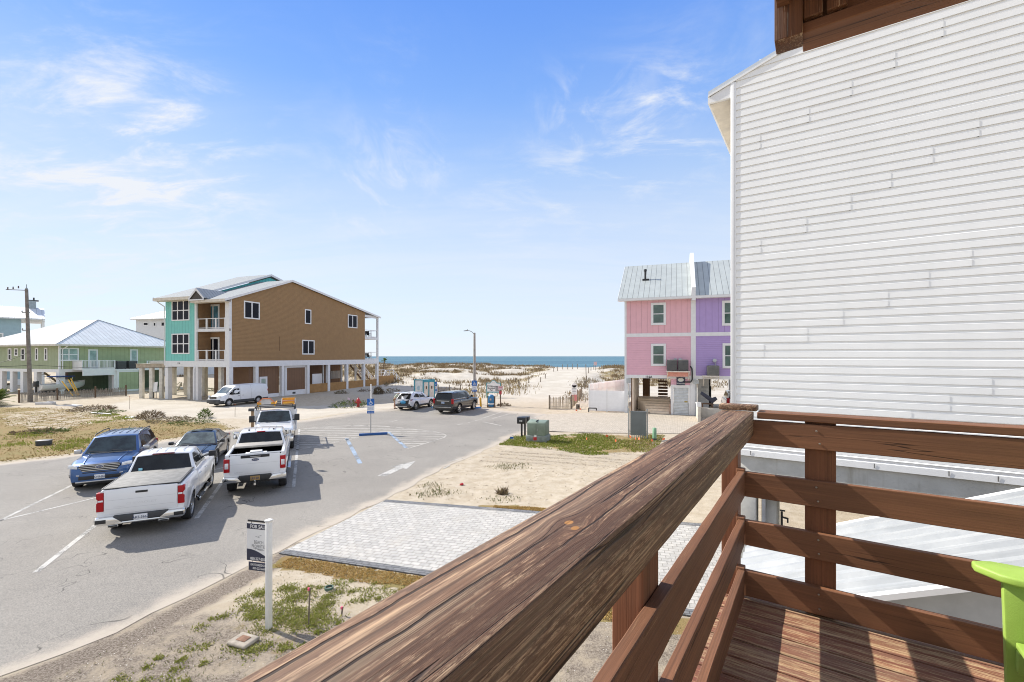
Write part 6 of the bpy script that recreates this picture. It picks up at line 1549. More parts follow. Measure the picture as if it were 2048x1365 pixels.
    m = MB(); text_mb(m, '116A', .27, (x(1297.5), -.036, z(1297, 756.2)), (1, 0, 0), (0, 0, 1), 'CENTER', .012); m.build('house_number', BLK, b.r)
    # right hand bay
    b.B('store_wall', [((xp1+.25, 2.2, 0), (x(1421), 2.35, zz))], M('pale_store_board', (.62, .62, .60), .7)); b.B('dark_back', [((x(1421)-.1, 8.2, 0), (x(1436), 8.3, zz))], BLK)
    m = MB(); text_mb(m, 'PRIVATE', .15, (x(1404)+.3, 2.185, z(1400, 779)), (1, 0, 0), (0, 0, 1)); text_mb(m, 'PARKING', .15, (x(1404)+.3, 2.185, z(1400, 787)), (1, 0, 0), (0, 0, 1)); m.build('wall_lettering', M('grey_lettering', (.25, .28, .28), .7), b.r)
    for k_, (A_, B_) in enumerate((((x(1252)+.05, -.16, z(1253, 766)), (x(1252)+.42, -.04, z(1253, 757))), ((x(1256)+.05, -.14, z(1256, 790)), (x(1256)+.27, -.04, z(1256, 783))), ((xp0+.15, -.20, z(1390, 768)), (xp0+.58, -.041, z(1390, 760))))): b.B('meter_box', [(A_, B_)], pst)
    m = MB(); m.tube((x(1256), -.07, 0), (x(1256), -.07, z(1256, 757)), .04); m.build('conduit', pst, b.r); m = MB(); m.tube((xp0+.35, -.1, 0), (xp0+.35, -.1, z(1390, 760)), .045); m.build('conduit', pst, b.r)
    m = MB(); m.bar((x(1263), .05, 0), (x(1263), .05, zz), .08, .08); m.build('brown_pipe', M('brown_screen', (.16, .09, .05), .8), b.r)
    m = MB(); yy = -.9
    a, c = x(1333), x(1380); zp = z(1355, 742)
    m.box((a, yy, zp-.10), (c, -.035, zp)); m.bar((a+.1, yy+.05, zp-.1), (a+.1, -.05, zp-.9), .07, .07); m.bar((c-.1, yy+.05, zp-.1), (c-.1, -.05, zp-.9), .07, .07); m.build('ac_shelf', M('cream_shelf', (.66, .60, .52), .6), b.r)
    m = MB(); m.box((a+.05, -.60, zp-.48), (c-.15, -.56, zp-.101)); m.build('shelf_panel', M('salmon_panel', (.62, .28, .22), .6), b.r)
    w_ = (c-a)/2-.14
    ac_unit(fr.w(a+.04, yy+.1, zp), fr.rz, (w_, .62, .95), 'grey air conditioner on the pink wall shelf, nearer the window', 'air conditioners on wall shelves of the pink and purple house')
    ac_unit(fr.w(a+.14+w_, yy+.1, zp), fr.rz, (w_, .62, .95), 'grey air conditioner on the pink wall shelf, beside the white party wall', 'air conditioners on wall shelves of the pink and purple house')
    a2, c2 = x(1404), x(1438); zp2 = z(1420, 751)
    m = MB(); m.box((a2, yy, zp2-.1), (c2, -.035, zp2)); 
    for xx in (a2+.1, (a2+c2)/2, c2-.1): m.bar((xx, yy+.05, zp2-.1), (xx, -.05, zp2-.9), .06, .06)
    m.build('ac_shelf', M('cream_shelf', (.66, .60, .52), .6), b.r)
    ac_unit(fr.w(a2+.35, yy+.1, zp2), fr.rz, (.95, .62, .82), 'grey air conditioner on the purple wall shelf', 'air conditioners on wall shelves of the pink and purple house', (.15, .15, .14))
    m = MB(); zc = z(1355, 718)
    for px in (1350.5, 1360.5, 1429): xx = x(px); zc = z(px, 718 if px < 1400 else 719); m.lathe([(0, 0), (.16, .02), (.16, .22), (0, .24)], 12, (xx, -.26, zc-.1), 'y'); m.tube((xx+.05, -.08, zc-.2), (xx+.05, -.08, zc-.8), .035)
    m.build('pipe_covers', pst, b.r)
    m = MB(); m.path([(c+.02, -.5, zp+.4), (c+.15, -.4, zp+.2), (c+.18, -.3, zp-.7), (c+.05, -.25, zp-.95), (c-.5, -.2, zp-.95)], .06, 8); m.build('refrigerant_hose', BLK, b.r)
    # solar panel cart, posts and low wall on the right of the forecourt
    P = fr.w(xp1+.55, -.5); t = thing('tilted_panel_stand', 'dark tilted panel on a brown wooden stand beside the grey shutter door', 'stand', P, fr.rz)
    m = MB()
    for xx in (-.05, .7):
        for y in (0, .5): m.box((xx, y, 0), (xx+.09, y+.09, 1.05))
    m.box((-.1, -.03, 1.05), (.84, .62, 1.12)); m.build('stand', M('brown_screen', (.16, .09, .05), .8), t)
    m = MB(); m.prism([(-.2, 0, 1.9), (.75, 0, 1.13), (1.15, 0, 1.5), (1.0, 0, 1.72), (.72, 0, 1.62), (-.1, 0, 2.15)], (0, .06, 0)); m.build('panel', M('navy_panel', (.025, .028, .05), .3), t, bevel=.01)
    q = G(1398, 845); t = thing('low_wall', 'low cream wall beside the pavers, ahead of the tilted panel stand', 'wall', (q.x, q.y, 0), R(-20))
    m = MB(); m.box((-.1, 0, 0), (.12, 3.2, 1.2)); m.box((.12, 3.1, 0), (3.5, 3.3, .8)); m.build('wall_body', M('cream_stucco', (.58, .53, .45), .8), t, bevel=.01); m = MB(); m.prism([(-.14, -.04, 1.2), (-.14, 3.24, 1.2), (-.14, 3.24, 1.26), (-.14, -.04, 1.55)], (.30, 0, 0)); m.build('coping', TRIM, t)
    # truck tail under the purple unit
    pos = fr.w(x(1460)+.9, 3.2)
    S = dict(wb=3.6, fo=.95, ro=1.1, W=1.95, R=.39, sill=.5, top=[(.95,.98),(.85,1.12),(-.75,1.25),(-4.7,1.28)], crown=.05, rim=.65)
    c = Car('suv', 'white SUV tucked under the purple unit with a red tail light', 'car', (pos.x, pos.y), (fr.Y.x, fr.Y.y), S, WPAINT, None, 'rear')
    c.cabin(1.27, (-.6, -1.3, -4.3, -4.62), 1.95, .9, .74, bev=.06); c.end_window(False); c.end_window(True); c.side_window([(-1.0,1.34),(-1.4,1.75),(-4.0,1.78),(-4.2,1.34)])
    for sg in (1, -1): c.B('tail_light', (c.x0-.03, min(sg*.72, sg*.97), .85), (c.x0+.1, max(sg*.72, sg*.97), 1.4), RED, .015)
    c.B('bumper', (c.x0-.1, -.9, .45), (c.x0+.1, .9, .7), WPAINT, .03)
    # fences on its left
    t = thing('vinyl_fence', 'white vinyl privacy fence left of the pink house', 'fence', (G(1178, 823).x, G(1178, 823).y, 0), R(-17))
    L = (G(1250, 824)-G(1178, 823)).length; m = MB(); n = 20
    for k in range(16): m.box((.1, 0, .08+.117*k), (L/2-.05, .035, .08+.117*k+.113)); m.box((L/2+.05, 0, .08+.117*k), (L-.05, .035, .08+.117*k+.113))
    m.build('boards', M('white_vinyl_fence', (.88, .88, .88), .5, 0, .03), t)
    for xx in (0, L/2-.05, L-.05):
        m = MB(); m.box((xx, -.03, 0), (xx+.1, .07, 2.02)); m.prism([(xx-.02, -.05, 2.02), (xx+.12, -.05, 2.02), (xx+.12, .09, 2.02), (xx-.02, .09, 2.02)], (0, 0, .04)); m.build('post', TRIM, t)
    a = Vector((G(1181, 823).x, G(1181, 823).y+.5)); e = fr.w(-.2, 13)
    d = Vector((e.x, e.y))-a; t = thing('picket_fence', 'tall white shadowbox fence running back beside the pink house', 'fence', (a.x, a.y, 0), math.atan2(d.y, d.x))
    m = MB(); L = d.length; z0, z1 = .4, 2.35
    for k in range(int(L/.30)):
        for q, y in ((0, -.06), (.15, .05)): x_ = k*.30+q; m.prism([(x_, y, z0), (x_+.16, y, z0), (x_+.16, y, z1+.1), (x_+.12, y, z1+.2), (x_+.04, y, z1+.2), (x_, y, z1+.1)], (0, .025, 0))
    m.build('pickets', TRIM, t)
    m = MB()
    for k in range(7): m.box((L*k/6-.06, -.05, 0), (L*k/6+.06, .08, 2.45))
    m.box((0, -.03, 1.9), (L, .045, 2.0)); m.box((0, -.03, .5), (L, .045, .6)); m.build('rails', TRIM, t)
pink_duplex()

def green_house():
    fr = Fr((-60.6, 60.9), RA); b = Bld('green_house', 'sage green house on white pillars with a low white hip roof', 'house', fr)
    GN = lined('green_board_siding', (.37, .42, .24), 'X', .55, .8, .7, .06, .55, .07); GN2 = lined('green_batten_siding', (.33, .38, .24), 'Y', .33, .8, .7, .06, .5, .10)
    zt = 6.75; z1 = 3.35; z0 = 2.95; LX, LY = 15.5, 19.0
    b.B('end_wall', [((.15, 0, z1), (LX, .2, zt))], GN); b.B('side_wall', [((0, .15, z1), (.2, LY, zt))], GN2); b.B('rear_wall', [((LX-.2, .2, z1), (LX, LY, zt)), ((.2, LY-.2, z1), (LX-.2, LY, zt))], GN)
    b.B('band_board', [((-.03, -.03, z0), (LX, .2, z1)), ((-.03, .2, z0), (.2, LY, z1))], TRIM); b.B('floor_slab', [((.2, .2, z0+.05), (LX-.2, LY-.2, z1))], SHADEW)
    b.B('corner_board', [((-.04, -.04, z1), (.15, .15, zt))], TRIM)
    ov = .7; ze = 6.72; rise = 4.0; m = MB(); a = (-ov, -ov, ze); c_ = (LX+ov, -ov, ze); d = (LX+ov, LY+ov, ze); e = (-ov, LY+ov, ze); hx = LX/2; h1 = (hx, 6.2, ze+rise); h2 = (hx, LY-6.2, ze+rise)
    m = MB(); m.add([a, c_, h1], [(0, 1, 2)]); m.build('roof_end', m_ribmetal('lightened_hip_end_roof', (.74, .75, .75), 'X', .55, .85, 0, .09, .72), b.r)  # end slope given a lighter colour to offset its shade
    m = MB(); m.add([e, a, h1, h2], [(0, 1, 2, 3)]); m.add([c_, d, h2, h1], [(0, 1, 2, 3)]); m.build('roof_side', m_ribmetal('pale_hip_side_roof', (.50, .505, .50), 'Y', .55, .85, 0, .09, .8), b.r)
    m = MB(); m.add([d, e, h2], [(0, 1, 2)]); m.build('roof_end', m_ribmetal('lightened_hip_end_roof', (.74, .75, .75), 'X', .55, .85, 0, .09, .72), b.r)
    m = MB(); m.bar(Vector(a)+Vector((0, 0, .03)), Vector(h1)+Vector((0, 0, .03)), .12, .05); m.bar(Vector(c_)+Vector((0, 0, .03)), Vector(h1)+Vector((0, 0, .03)), .12, .05); m.build('hip_cap', M('dark_hip_cap', (.12, .13, .16), .5, .3), b.r)
    b.B('eave_board', [((-ov, -ov-.04, ze-.24), (LX+ov, -ov, ze)), ((-ov-.04, -ov-.04, ze-.24), (-ov, LY+ov, ze)), ((-ov, -ov, ze-.24), (LX+ov, 0, ze-.19)), ((-ov, 0, ze-.24), (0, LY+ov, ze-.19))], M('cream_gutter', (.64, .60, .52), .6))
    m = MB(); m.path([(.6, -ov, ze-.2), (.3, -.1, ze-.7), (.3, -.1, z1)], .06); m.build('downpipe', TRIM, b.r)
    b.winpx('x', 0, 117, 157.5, 696, 722.5, 2, 2, CGLASS, .16, .12)
    for p0, p1 in ((176, 195.5), (260, 275.5)):
        a0, zt_ = fr.x(p0, 699); a1 = fr.x(p1, 699)[0]; b.win('x', 0, a0, a1, z1+.1, zt_, 1, 1, CGLASS, .18, .1, None, 'door', 'door_pane')
    for p0, p1, y0, y1 in ((16.5,23.5,697,721.5),(29.5,36.3,697,712.5),(42.5,50.5,697,721.5),(71,76.5,696,721.5),(89.5,95.3,696,721.5)): b.winpx('y', 0, p0, p1, y0, y1, 1, 2, HGLASS, .16, .08)
    # raised deck on the end wall with railings
    x0, x1 = fr.x(165, 740, -2.2)[0], fr.x(330, 740)[0]
    x2 = fr.x(230, 740, -2.2)[0]
    b.B('deck_floor', [((x0, -2.2, z1-.15), (x2, -.035, z1+.05)), ((x0-.02, -2.25, z1-.9), (x2, -2.2, z1+.05))], TRIM)
    b.rail('deck_railing', (x0, -2.15, z1+.05), (x2, -2.15, z1+.05), 1.1, 5, TRIM, 26); b.rail('deck_railing', (x0+.03, -2.1, z1+.05), (x0+.03, -.1, z1+.05), 1.1, 3, TRIM, 9)
    m = MB(); m.box((x0-.02, -2.2, z1+.06), (x0+.02, -.1, z1+1.05)); m.build('deck_screen', TRIM, b.r)
    b.B('ac_platform', [((x2, -2.4, z1-.35), (x1, -.035, z1-.1))], TRIM); b.rail('deck_railing', (fr.x(275, 740)[0]+1.2, -.25, z1-.1), (x1, -.25, z1-.1), 1.1, 4, TRIM, 14)
    for p, l in ((234, 'black air conditioner on the green house platform, beside the white railing'), (257, 'black air conditioner on the green house platform, beside the concrete pillars')):
        xa = fr.x(p, 740, -2)[0]; ac_unit(fr.w(xa, -2.1, z1-.1), fr.rz, (1.15, .9, 1.15), l, 'air conditioners on the green house platform', (.045, .045, .05))
    # ground level
    for px in (2, 23, 44, 71): t = fr.y(px, 760)[0]; b.B('pillar', [((-.02, t-.3, -.1), (.5, t+.35, z0))], TRIM)
    b.B('pillar', [((-.04, -.04, -.1), (.62, .62, z0))], TRIM)
    for px in (208,): t = fr.x(px, 760)[0]; b.B('pillar', [((t, -2.2, -.1), (t+.5, -1.7, z1-.35))], TRIM)
    xg0, xg1 = fr.x(238, 760, -2.3)[0], fr.x(277, 760, -2.3)[0]
    b.B('store_front', [((xg0, -2.3, .25), (xg1, -2.2, z1-.36))], GN); b.B('store_side', [((xg0, -2.2, .25), (xg0+.1, 0, z1-.36))], M('pale_green_panel', (.42, .47, .46), .7)); b.B('store_trim', [((xg0-.25, -2.33, 0), (xg0, -2.1, z1-.36)), ((xg0, -2.33, z1-.55), (xg1, -2.302, z1-.36)), ((xg0, -2.33, 0), (xg1, -2.2, .249))], TRIM)
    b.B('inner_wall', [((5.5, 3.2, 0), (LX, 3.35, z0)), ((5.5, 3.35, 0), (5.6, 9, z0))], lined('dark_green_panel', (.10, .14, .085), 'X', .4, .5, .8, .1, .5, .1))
    b.win('x', 3.2, 7.6, 8.6, .1, 2.3, 1, 1, M('grey_door', (.45, .44, .40), .6), .1, .1, M('grey_door', (.45, .44, .40), .6), 'ground_door', 'door_pane'); b.win('x', 3.2, 8.9, 9.6, .9, 2.2, 1, 2, HGLASS, .1, .06)
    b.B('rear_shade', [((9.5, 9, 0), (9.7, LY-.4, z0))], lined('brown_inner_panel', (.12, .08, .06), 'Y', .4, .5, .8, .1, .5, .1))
    m = MB()
    for k in range(10): m.box((1.6+.28*k, 6.5, 2.7-.27*k), (1.95+.28*k, 8.0, 2.75-.27*k))
    m.bar((1.5, 6.5, 2.8), (4.4, 6.5, 0), .06, .25); m.build('stair', M('tan_stair_timber', (.45, .36, .22), .8), b.r)
    # boat under the house
    p = fr.w(fr.x(126, 770, .6)[0], .6); o = thing('motor_boat', 'white motor boat with a blue canopy parked under the green house', 'boat', (p.x, p.y, .0), fr.rz+.12); o.scale = (.82, .85, .95)
    m = MB(); rows = []
    for x, wv, zk, zs in ((-3.4,.95,.62,1.45),(-2.4,1.1,.58,1.45),(-1,1.15,.55,1.5),(.6,1.05,.55,1.58),(1.9,.75,.62,1.70),(2.8,.35,.85,1.82),(3.2,.03,1.2,1.86)): rows.append([(x, -wv, zs), (x, -wv*.92, (zs+zk)/2), (x, -wv*.6, zk+.12), (x, 0, zk), (x, wv*.6, zk+.12), (x, wv*.92, (zs+zk)/2), (x, wv, zs)])
    m.grid(rows); m.poly(rows[0]); m.grid([[(r[0][0], r[0][1]*.9, r[0][2]-.06), (r[0][0], -r[0][1]*.9, r[0][2]-.06)] for r in rows]); m.build('hull', M('boat_gelcoat', (.72, .72, .71), .25, 0, .05, coat=.5), o, 40)
    m = MB(); m.box((-.5, -.5, 1.45), (.3, .5, 2.0)); m.prism([(.32, -.6, 1.6), (.7, -.6, 1.6), (.2, -.55, 2.15)], (0, 1.2, 0)); m.build('console', M('pale_grey_panel', (.62, .60, .56), .55), o, bevel=.03)
    m = MB(); m.box((-1.6, -.95, 2.42), (1.1, .95, 2.58)); m.build('canopy', M('navy_canvas', (.02, .05, .17), .8), o, bevel=.05)
    m = MB()
    for x in (-1.4, .8):
        for y in (-.9, .9): m.tube((x*.6, y, 1.45), (x, y, 2.45), .03)
    m.build('canopy_frame', CHR, o)
    m = MB(); m.box((-3.85, -.28, 1.2), (-3.4, .28, 2.0)); m.box((-3.75, -.12, .4), (-3.5, .12, 1.2)); m.build('outboard_motor', BLK, o, bevel=.06)
    m = MB(); m.bar((-3.2, -.5, .45), (3.9, 0, .45), .1, .12); m.bar((-3.2, .5, .45), (3.9, 0, .45), .1, .12); m.bar((-1.5, -1.1, .35), (-1.5, 1.1, .35), .1, .1)
    for y in (-1.1, 1.1): m.lathe([(0, -.1), (.3, -.1), (.33, 0), (.3, .1), (0, .1)], 16, (-1.5, y, .33), 'y')
    m.build('trailer', DGREY, o)
green_house()

def far_houses():
    # blue house on the left edge
    o = PT(90, 700, 84); fr = Fr((o.x, o.y), R(137)); b = Bld('blue_house', 'pale blue house with white metal roof at the left edge', 'house', fr)
    BL = lined('blue_lap_siding', (.34, .47, .52), 'Z', .2, .6, .7, .05, .75, .15)
    z0, zt = 1.0, EYE+(713-640)*84/F; RF = m_ribmetal('pale_blue_house_roof', (.62, .64, .65), 'Y', .7, .45, .05, .09, .72)
    b.B('wall', [((0, 3.0, z0), (9, 26, zt))], BL); b.B('band', [((-.03, 3.0, z0-.3), (9.0, 26, z0))], TRIM)
    rise = (640-613)*84/F
    m = MB(); m.prism([(-.8, 0, zt-.1), (5.0, 0, zt+rise-.2), (10.8, 0, zt-.1), (10.8, 0, zt+.1), (5.0, 0, zt+rise), (-.8, 0, zt+.12)], (0, 26.5, 0)); m.build('roof', RF, b.r)
    m = MB(); m.box((0, 0, zt-.35), (9, 3.0, zt-.12))
    for x in (.0, 8.6): m.box((x, .05, 0), (x+.35, .4, zt-.36))
    m.build('porch_frame', TRIM, b.r); b.rail('porch_railing', (.15, .2, zt-5.0), (.15, 3, zt-5.0), 1.1, 3, TRIM, 8)
    b.B('porch_floor', [((0, .1, zt-5.3), (9, 3.0, zt-5.0))], TRIM)
    t0, z_ = fr.y(59, 625), 0; ya, yb = fr.y(72, 620, 6)[0], fr.y(58, 620, 6)[0]
    m = MB(); zc = zt+rise-.1; m.box((4.4, min(ya, yb), zc-1.0), (5.8, max(ya, yb), zc+1.35)); m.build('chimney', M('grey_chimney', (.30, .36, .38), .7), b.r)
    m = MB(); m.box((5.0, min(ya, yb)-.35, zc+1.35), (6.0, max(ya, yb)+.2, zc+1.55)); m.tube((5, ya+.3, zc+1.55), (5, ya+.3, zc+2.0), .12); m.build('chimney_cap', M('dark_steel', (.05, .05, .05), .4, .8), b.r)
    for p0, p1, y0, y1 in ((-6, 7, 666, 684), (42, 52, 668, 690)): b.winpx('y', 0, p0, p1, y0, y1, 1, 2, CGLASS, .2, .1)
    b.B('pillar', [((.0, k*5.5+3, -.2), (.5, k*5.5+3.5, z0-.3)) for k in range(5)], TRIM)
    # white house behind the green one
    o = PT(272, 700, 108); fr = Fr((o.x, o.y), RA-math.pi/2+.15); b = Bld('white_house', 'white hip-roofed house far behind the green roof', 'house', fr)
    zt = EYE+(713-638)*108/F; WS = lined('white_far_siding', (.70, .71, .72), 'Z', .22, .5, .6, .03, .82, .15)
    b.B('wall', [((0, 0, .5), (18, 12, zt))], WS); b.B('pillar', [((k*4.4, .1, -.3), (k*4.4+.4, .5, .5)) for k in range(5)], TRIM)
    m = MB(); ov = .8; a, c_, d, e = (-ov, -ov, zt), (18+ov, -ov, zt), (18+ov, 12+ov, zt), (-ov, 12+ov, zt); h1, h2 = (8.5, 6, zt+3.6), (9.5, 6, zt+3.6)
    m.add([a, c_, h2, h1], [(0, 1, 2, 3)]); m.add([e, a, h1], [(0, 1, 2)]); m.add([c_, d, h2], [(0, 1, 2)]); m.add([d, e, h1, h2], [(0, 1, 2, 3)]); m.add([(x, y, z-.25) for x, y, z in (a, c_, d, e)], [(0, 1, 2, 3)])
    m.build('roof', m_ribmetal('pale_far_roof', (.62, .62, .60), 'X', .7, .4, .25, .09, .8), b.r); b.B('eave_board', [((-ov, -ov-.03, zt-.26), (18+ov, -ov, zt)), ((-ov-.03, -ov, zt-.26), (-ov, 12+ov, zt))], TRIM)
    for p0, p1, y0, y1 in ((286.5, 297, 645, 652), (306.5, 312.5, 645, 653.5), (322, 332, 644, 653.5)): b.winpx('x', 0, p0, p1, y0, y1, 1, 1, HGLASS, .18, .1)
far_houses()

def deck_frame():
    p = G(281, 797); t = thing('raised_deck_frame', 'unfinished timber deck on bare concrete pillars beside turquoise house', 'deck', (p.x, p.y, 0), 0)
    CON = M('raw_concrete_pillar', (.60, .57, .50), .85, 0, .15, 2, .2, 30)
    for px, d in ((281, 0), (301, 0), (321, 0), (335, 3.5), (291, 4.5), (311, 5.0)):
        q = G(px, 797); L = (q-p).length
        m = MB(); m.box((L-.2, d, -.1), (L+.2, d+.4, 3.7)); m.build('pillar', CON, t, bevel=.03)
    m = MB(); m.box((-.5, -.05, 3.7), (4.3, .15, 4.15)); m.box((-.5, 5.2, 3.7), (4.3, 5.4, 4.15))
    for k in range(9): m.box((-.5+.58*k, .15, 3.9), (-.44+.58*k, 5.2, 4.15))
    m.box((-.6, -.1, 4.15), (4.3, 5.4, 4.2)); m.build('beam_frame', M('grey_raw_timber', (.40, .34, .26), .8, 0, .2, 3), t)
    m = MB(); m.box((1.2, -.12, 4.2), (4.3, -.06, 4.5)); m.build('plywood_guard', M('grey_boarding', (.50, .48, .44), .8), t)
    q = t.location; s = thing('notice_board', 'small white notice leaning on the bare concrete pillars', 'notice', (q.x+1.3, q.y+.15, 0), RA-math.pi/2)
    m = MB(); m.prism([(-.1, 0, .7), (.75, 0, .85), (.8, .1, 2.0), (.0, .1, 1.9)], (0, .04, 0)); m.build('board', TRIM, s); m = MB(); m.box((.1, .05, 0), (.16, .1, .8)); m.box((.55, .05, 0), (.61, .1, .9)); m.build('legs', DGREY, s)
    # heap of building rubble behind
    m = MB(); rs = random.Random(4); c = G(312, 790)
    for k in range(110):
        x, y = rs.gauss(0, 2.4), rs.gauss(6.5, 1.8); h = max(0, 1.9-.35*abs(x)-.5*abs(y-6.5)); s_ = rs.uniform(.15, .55)
        cc = Vector((c.x+x, c.y+y, rs.uniform(0, max(.1, h)))); a = Vector((rs.gauss(0, 1), rs.gauss(0, 1), rs.gauss(0, .4))).normalized()
        m.bar(cc-a*s_, cc+a*s_, s_*.5, s_*.35)
    o = m.build('rubble_heap', M('rubble', (.42, .35, .26), .9, 0, .4, .8), None); tag(o, 'heap of broken boards behind the bare concrete pillars', 'rubble', kind='stuff')
deck_frame()
# ------------------------------------------------------------------ street furniture, signs, fences
GALV = M('galvanised_steel', (.33, .34, .34), .5, .5)
NAVY = M('navy_sign', (.025, .03, .06), .5)
BLUE = M('sign_blue', (.012, .12, .42), .4)
SIGNW = M('sign_white', (.74, .74, .73), .5, 0, .02)
WOODP = M('weathered_post_wood', (.20, .165, .125), .85, 0, .3, 6, .3, 40)
YEL = M('bollard_yellow', (.70, .37, .02), .5)

def for_sale():
    p = G(537.5, 1256); t = thing('for_sale_sign', 'white post with navy and white for-sale panel by the driveway', 'sign', (p.x, p.y, -.02), R(-24))
    VIN = M('post_vinyl', (.72, .72, .69), .4, 0, .06, 6); w_ = .045
    m = MB(); m.box((-w_, -w_, 0), (w_, w_, 2.02)); m.build('post', VIN, t, bevel=.006)
    m = MB(); m.box((-w_-.012, -w_-.012, 2.021), (w_+.012, w_+.012, 2.04)); m.prism([(-w_-.012, -w_-.012, 2.04), (w_+.012, -w_-.012, 2.04), (w_+.012, w_+.012, 2.04), (-w_-.012, w_+.012, 2.04)], (0, 0, .012)); m.build('cap', VIN, t, bevel=.004)
    # panel hangs behind the post, turned a little
    A = R(11); ux = Vector((math.cos(A), math.sin(A), 0)); n = Vector((math.sin(A), -math.cos(A), 0))
    d0 = .10; o = Vector((-.745, d0, 0)); W = .56
    def P(u, z, e=0): return o+ux*u+n*e+Vector((0, 0, z))
    def slab(m, u0, u1, z0, z1, e0, e1): m.prism([P(u0, z0, e0), P(u1, z0, e0), P(u1, z1, e0), P(u0, z1, e0)], n*(e1-e0))
    zt, zb = 1.845, 1.12
    m = MB(); slab(m, 0, W, zb, zt, -.012, 0); pn = m.build('panel', SIGNW, t)
    m = MB(); slab(m, 0, W, zt-.105, zt, .0005, .003); m.build('header_band', NAVY, pn); m = MB()
    S_ = [(0, zb), (W, zb), (W, zb+.05), (.50, zb+.08), (.40, zb+.12), (.30, zb+.165), (.2, zb+.20), (.1, zb+.22), (0, zb+.225)]
    m.prism([P(u, z, .0005) for u, z in S_], n*.0025); m.build('wave_band', NAVY, pn)
    m = MB(); text_mb(m, 'FOR SALE', .098, P(.265, zt-.088, .0045), ux, (0, 0, 1), 'CENTER', .0018, .88); m.build('header_lettering', SIGNW, pn); m = MB(); text_mb(m, '850-227-2500', .075, P(.27, zb+.018, .0045), ux, (0, 0, 1), 'CENTER', .0015, .88); m.build('phone_lettering', SIGNW, pn)
    m = MB(); text_mb(m, 'BEACH', .095, P(.275, 1.455, .003), ux, (0, 0, 1), 'CENTER', -.001, .72); text_mb(m, 'PROPERTIES', .092, P(.275, 1.375, .003), ux, (0, 0, 1), 'CENTER', -.001, .66)
    text_mb(m, 'OF THE GULF', .03, P(.28, 1.345, .003), ux, (0, 0, 1), 'CENTER')
    for (a, b) in (((.14, 1.365), (.40, 1.335)), ((.25, 1.34), (.36, 1.325)), ((.2, 1.60), (.3, 1.575)), ((.26, 1.60), (.34, 1.63))): m.add([P(a[0], a[1], .003), P(b[0], b[1], .003), P(b[0], b[1]+.005, .003), P(a[0], a[1]+.005, .003)], [(0, 1, 2, 3)])
    m.build('grey_lettering', M('grey_sign_lettering', (.10, .105, .11), .6), pn)
    m = MB(); slab(m, .04, W-.02, .93, 1.09, -.012, 0); rd = m.build('rider_panel', NAVY, t)
    m = MB(); text_mb(m, 'KAYE HADDOCK', .062, P(.28, 1.022, .003), ux, (0, 0, 1), 'CENTER', .001, .8); text_mb(m, '850-227-6600', .060, P(.29, .955, .003), ux, (0, 0, 1), 'CENTER', .001, .9); m.build('rider_lettering', SIGNW, rd)
    m = MB(); m.bar(P(.02, zt+.05, -.006), P(W, zt+.05, -.006), .02, .03); m.bar(P(.46, zt+.05, -.006), (0, .04, zt+.05), .03, .03)
    for u in (.1, .5): m.tube(P(u, zt-.01, -.006), P(u, zt+.05, -.006), .004)
    for u in (.12, .48): m.tube(P(u, 1.08, -.006), P(u, 1.125, -.006), .004)
    m.build('hanger_arm', M('dark_steel', (.05, .05, .05), .4, .8), t)
for_sale()

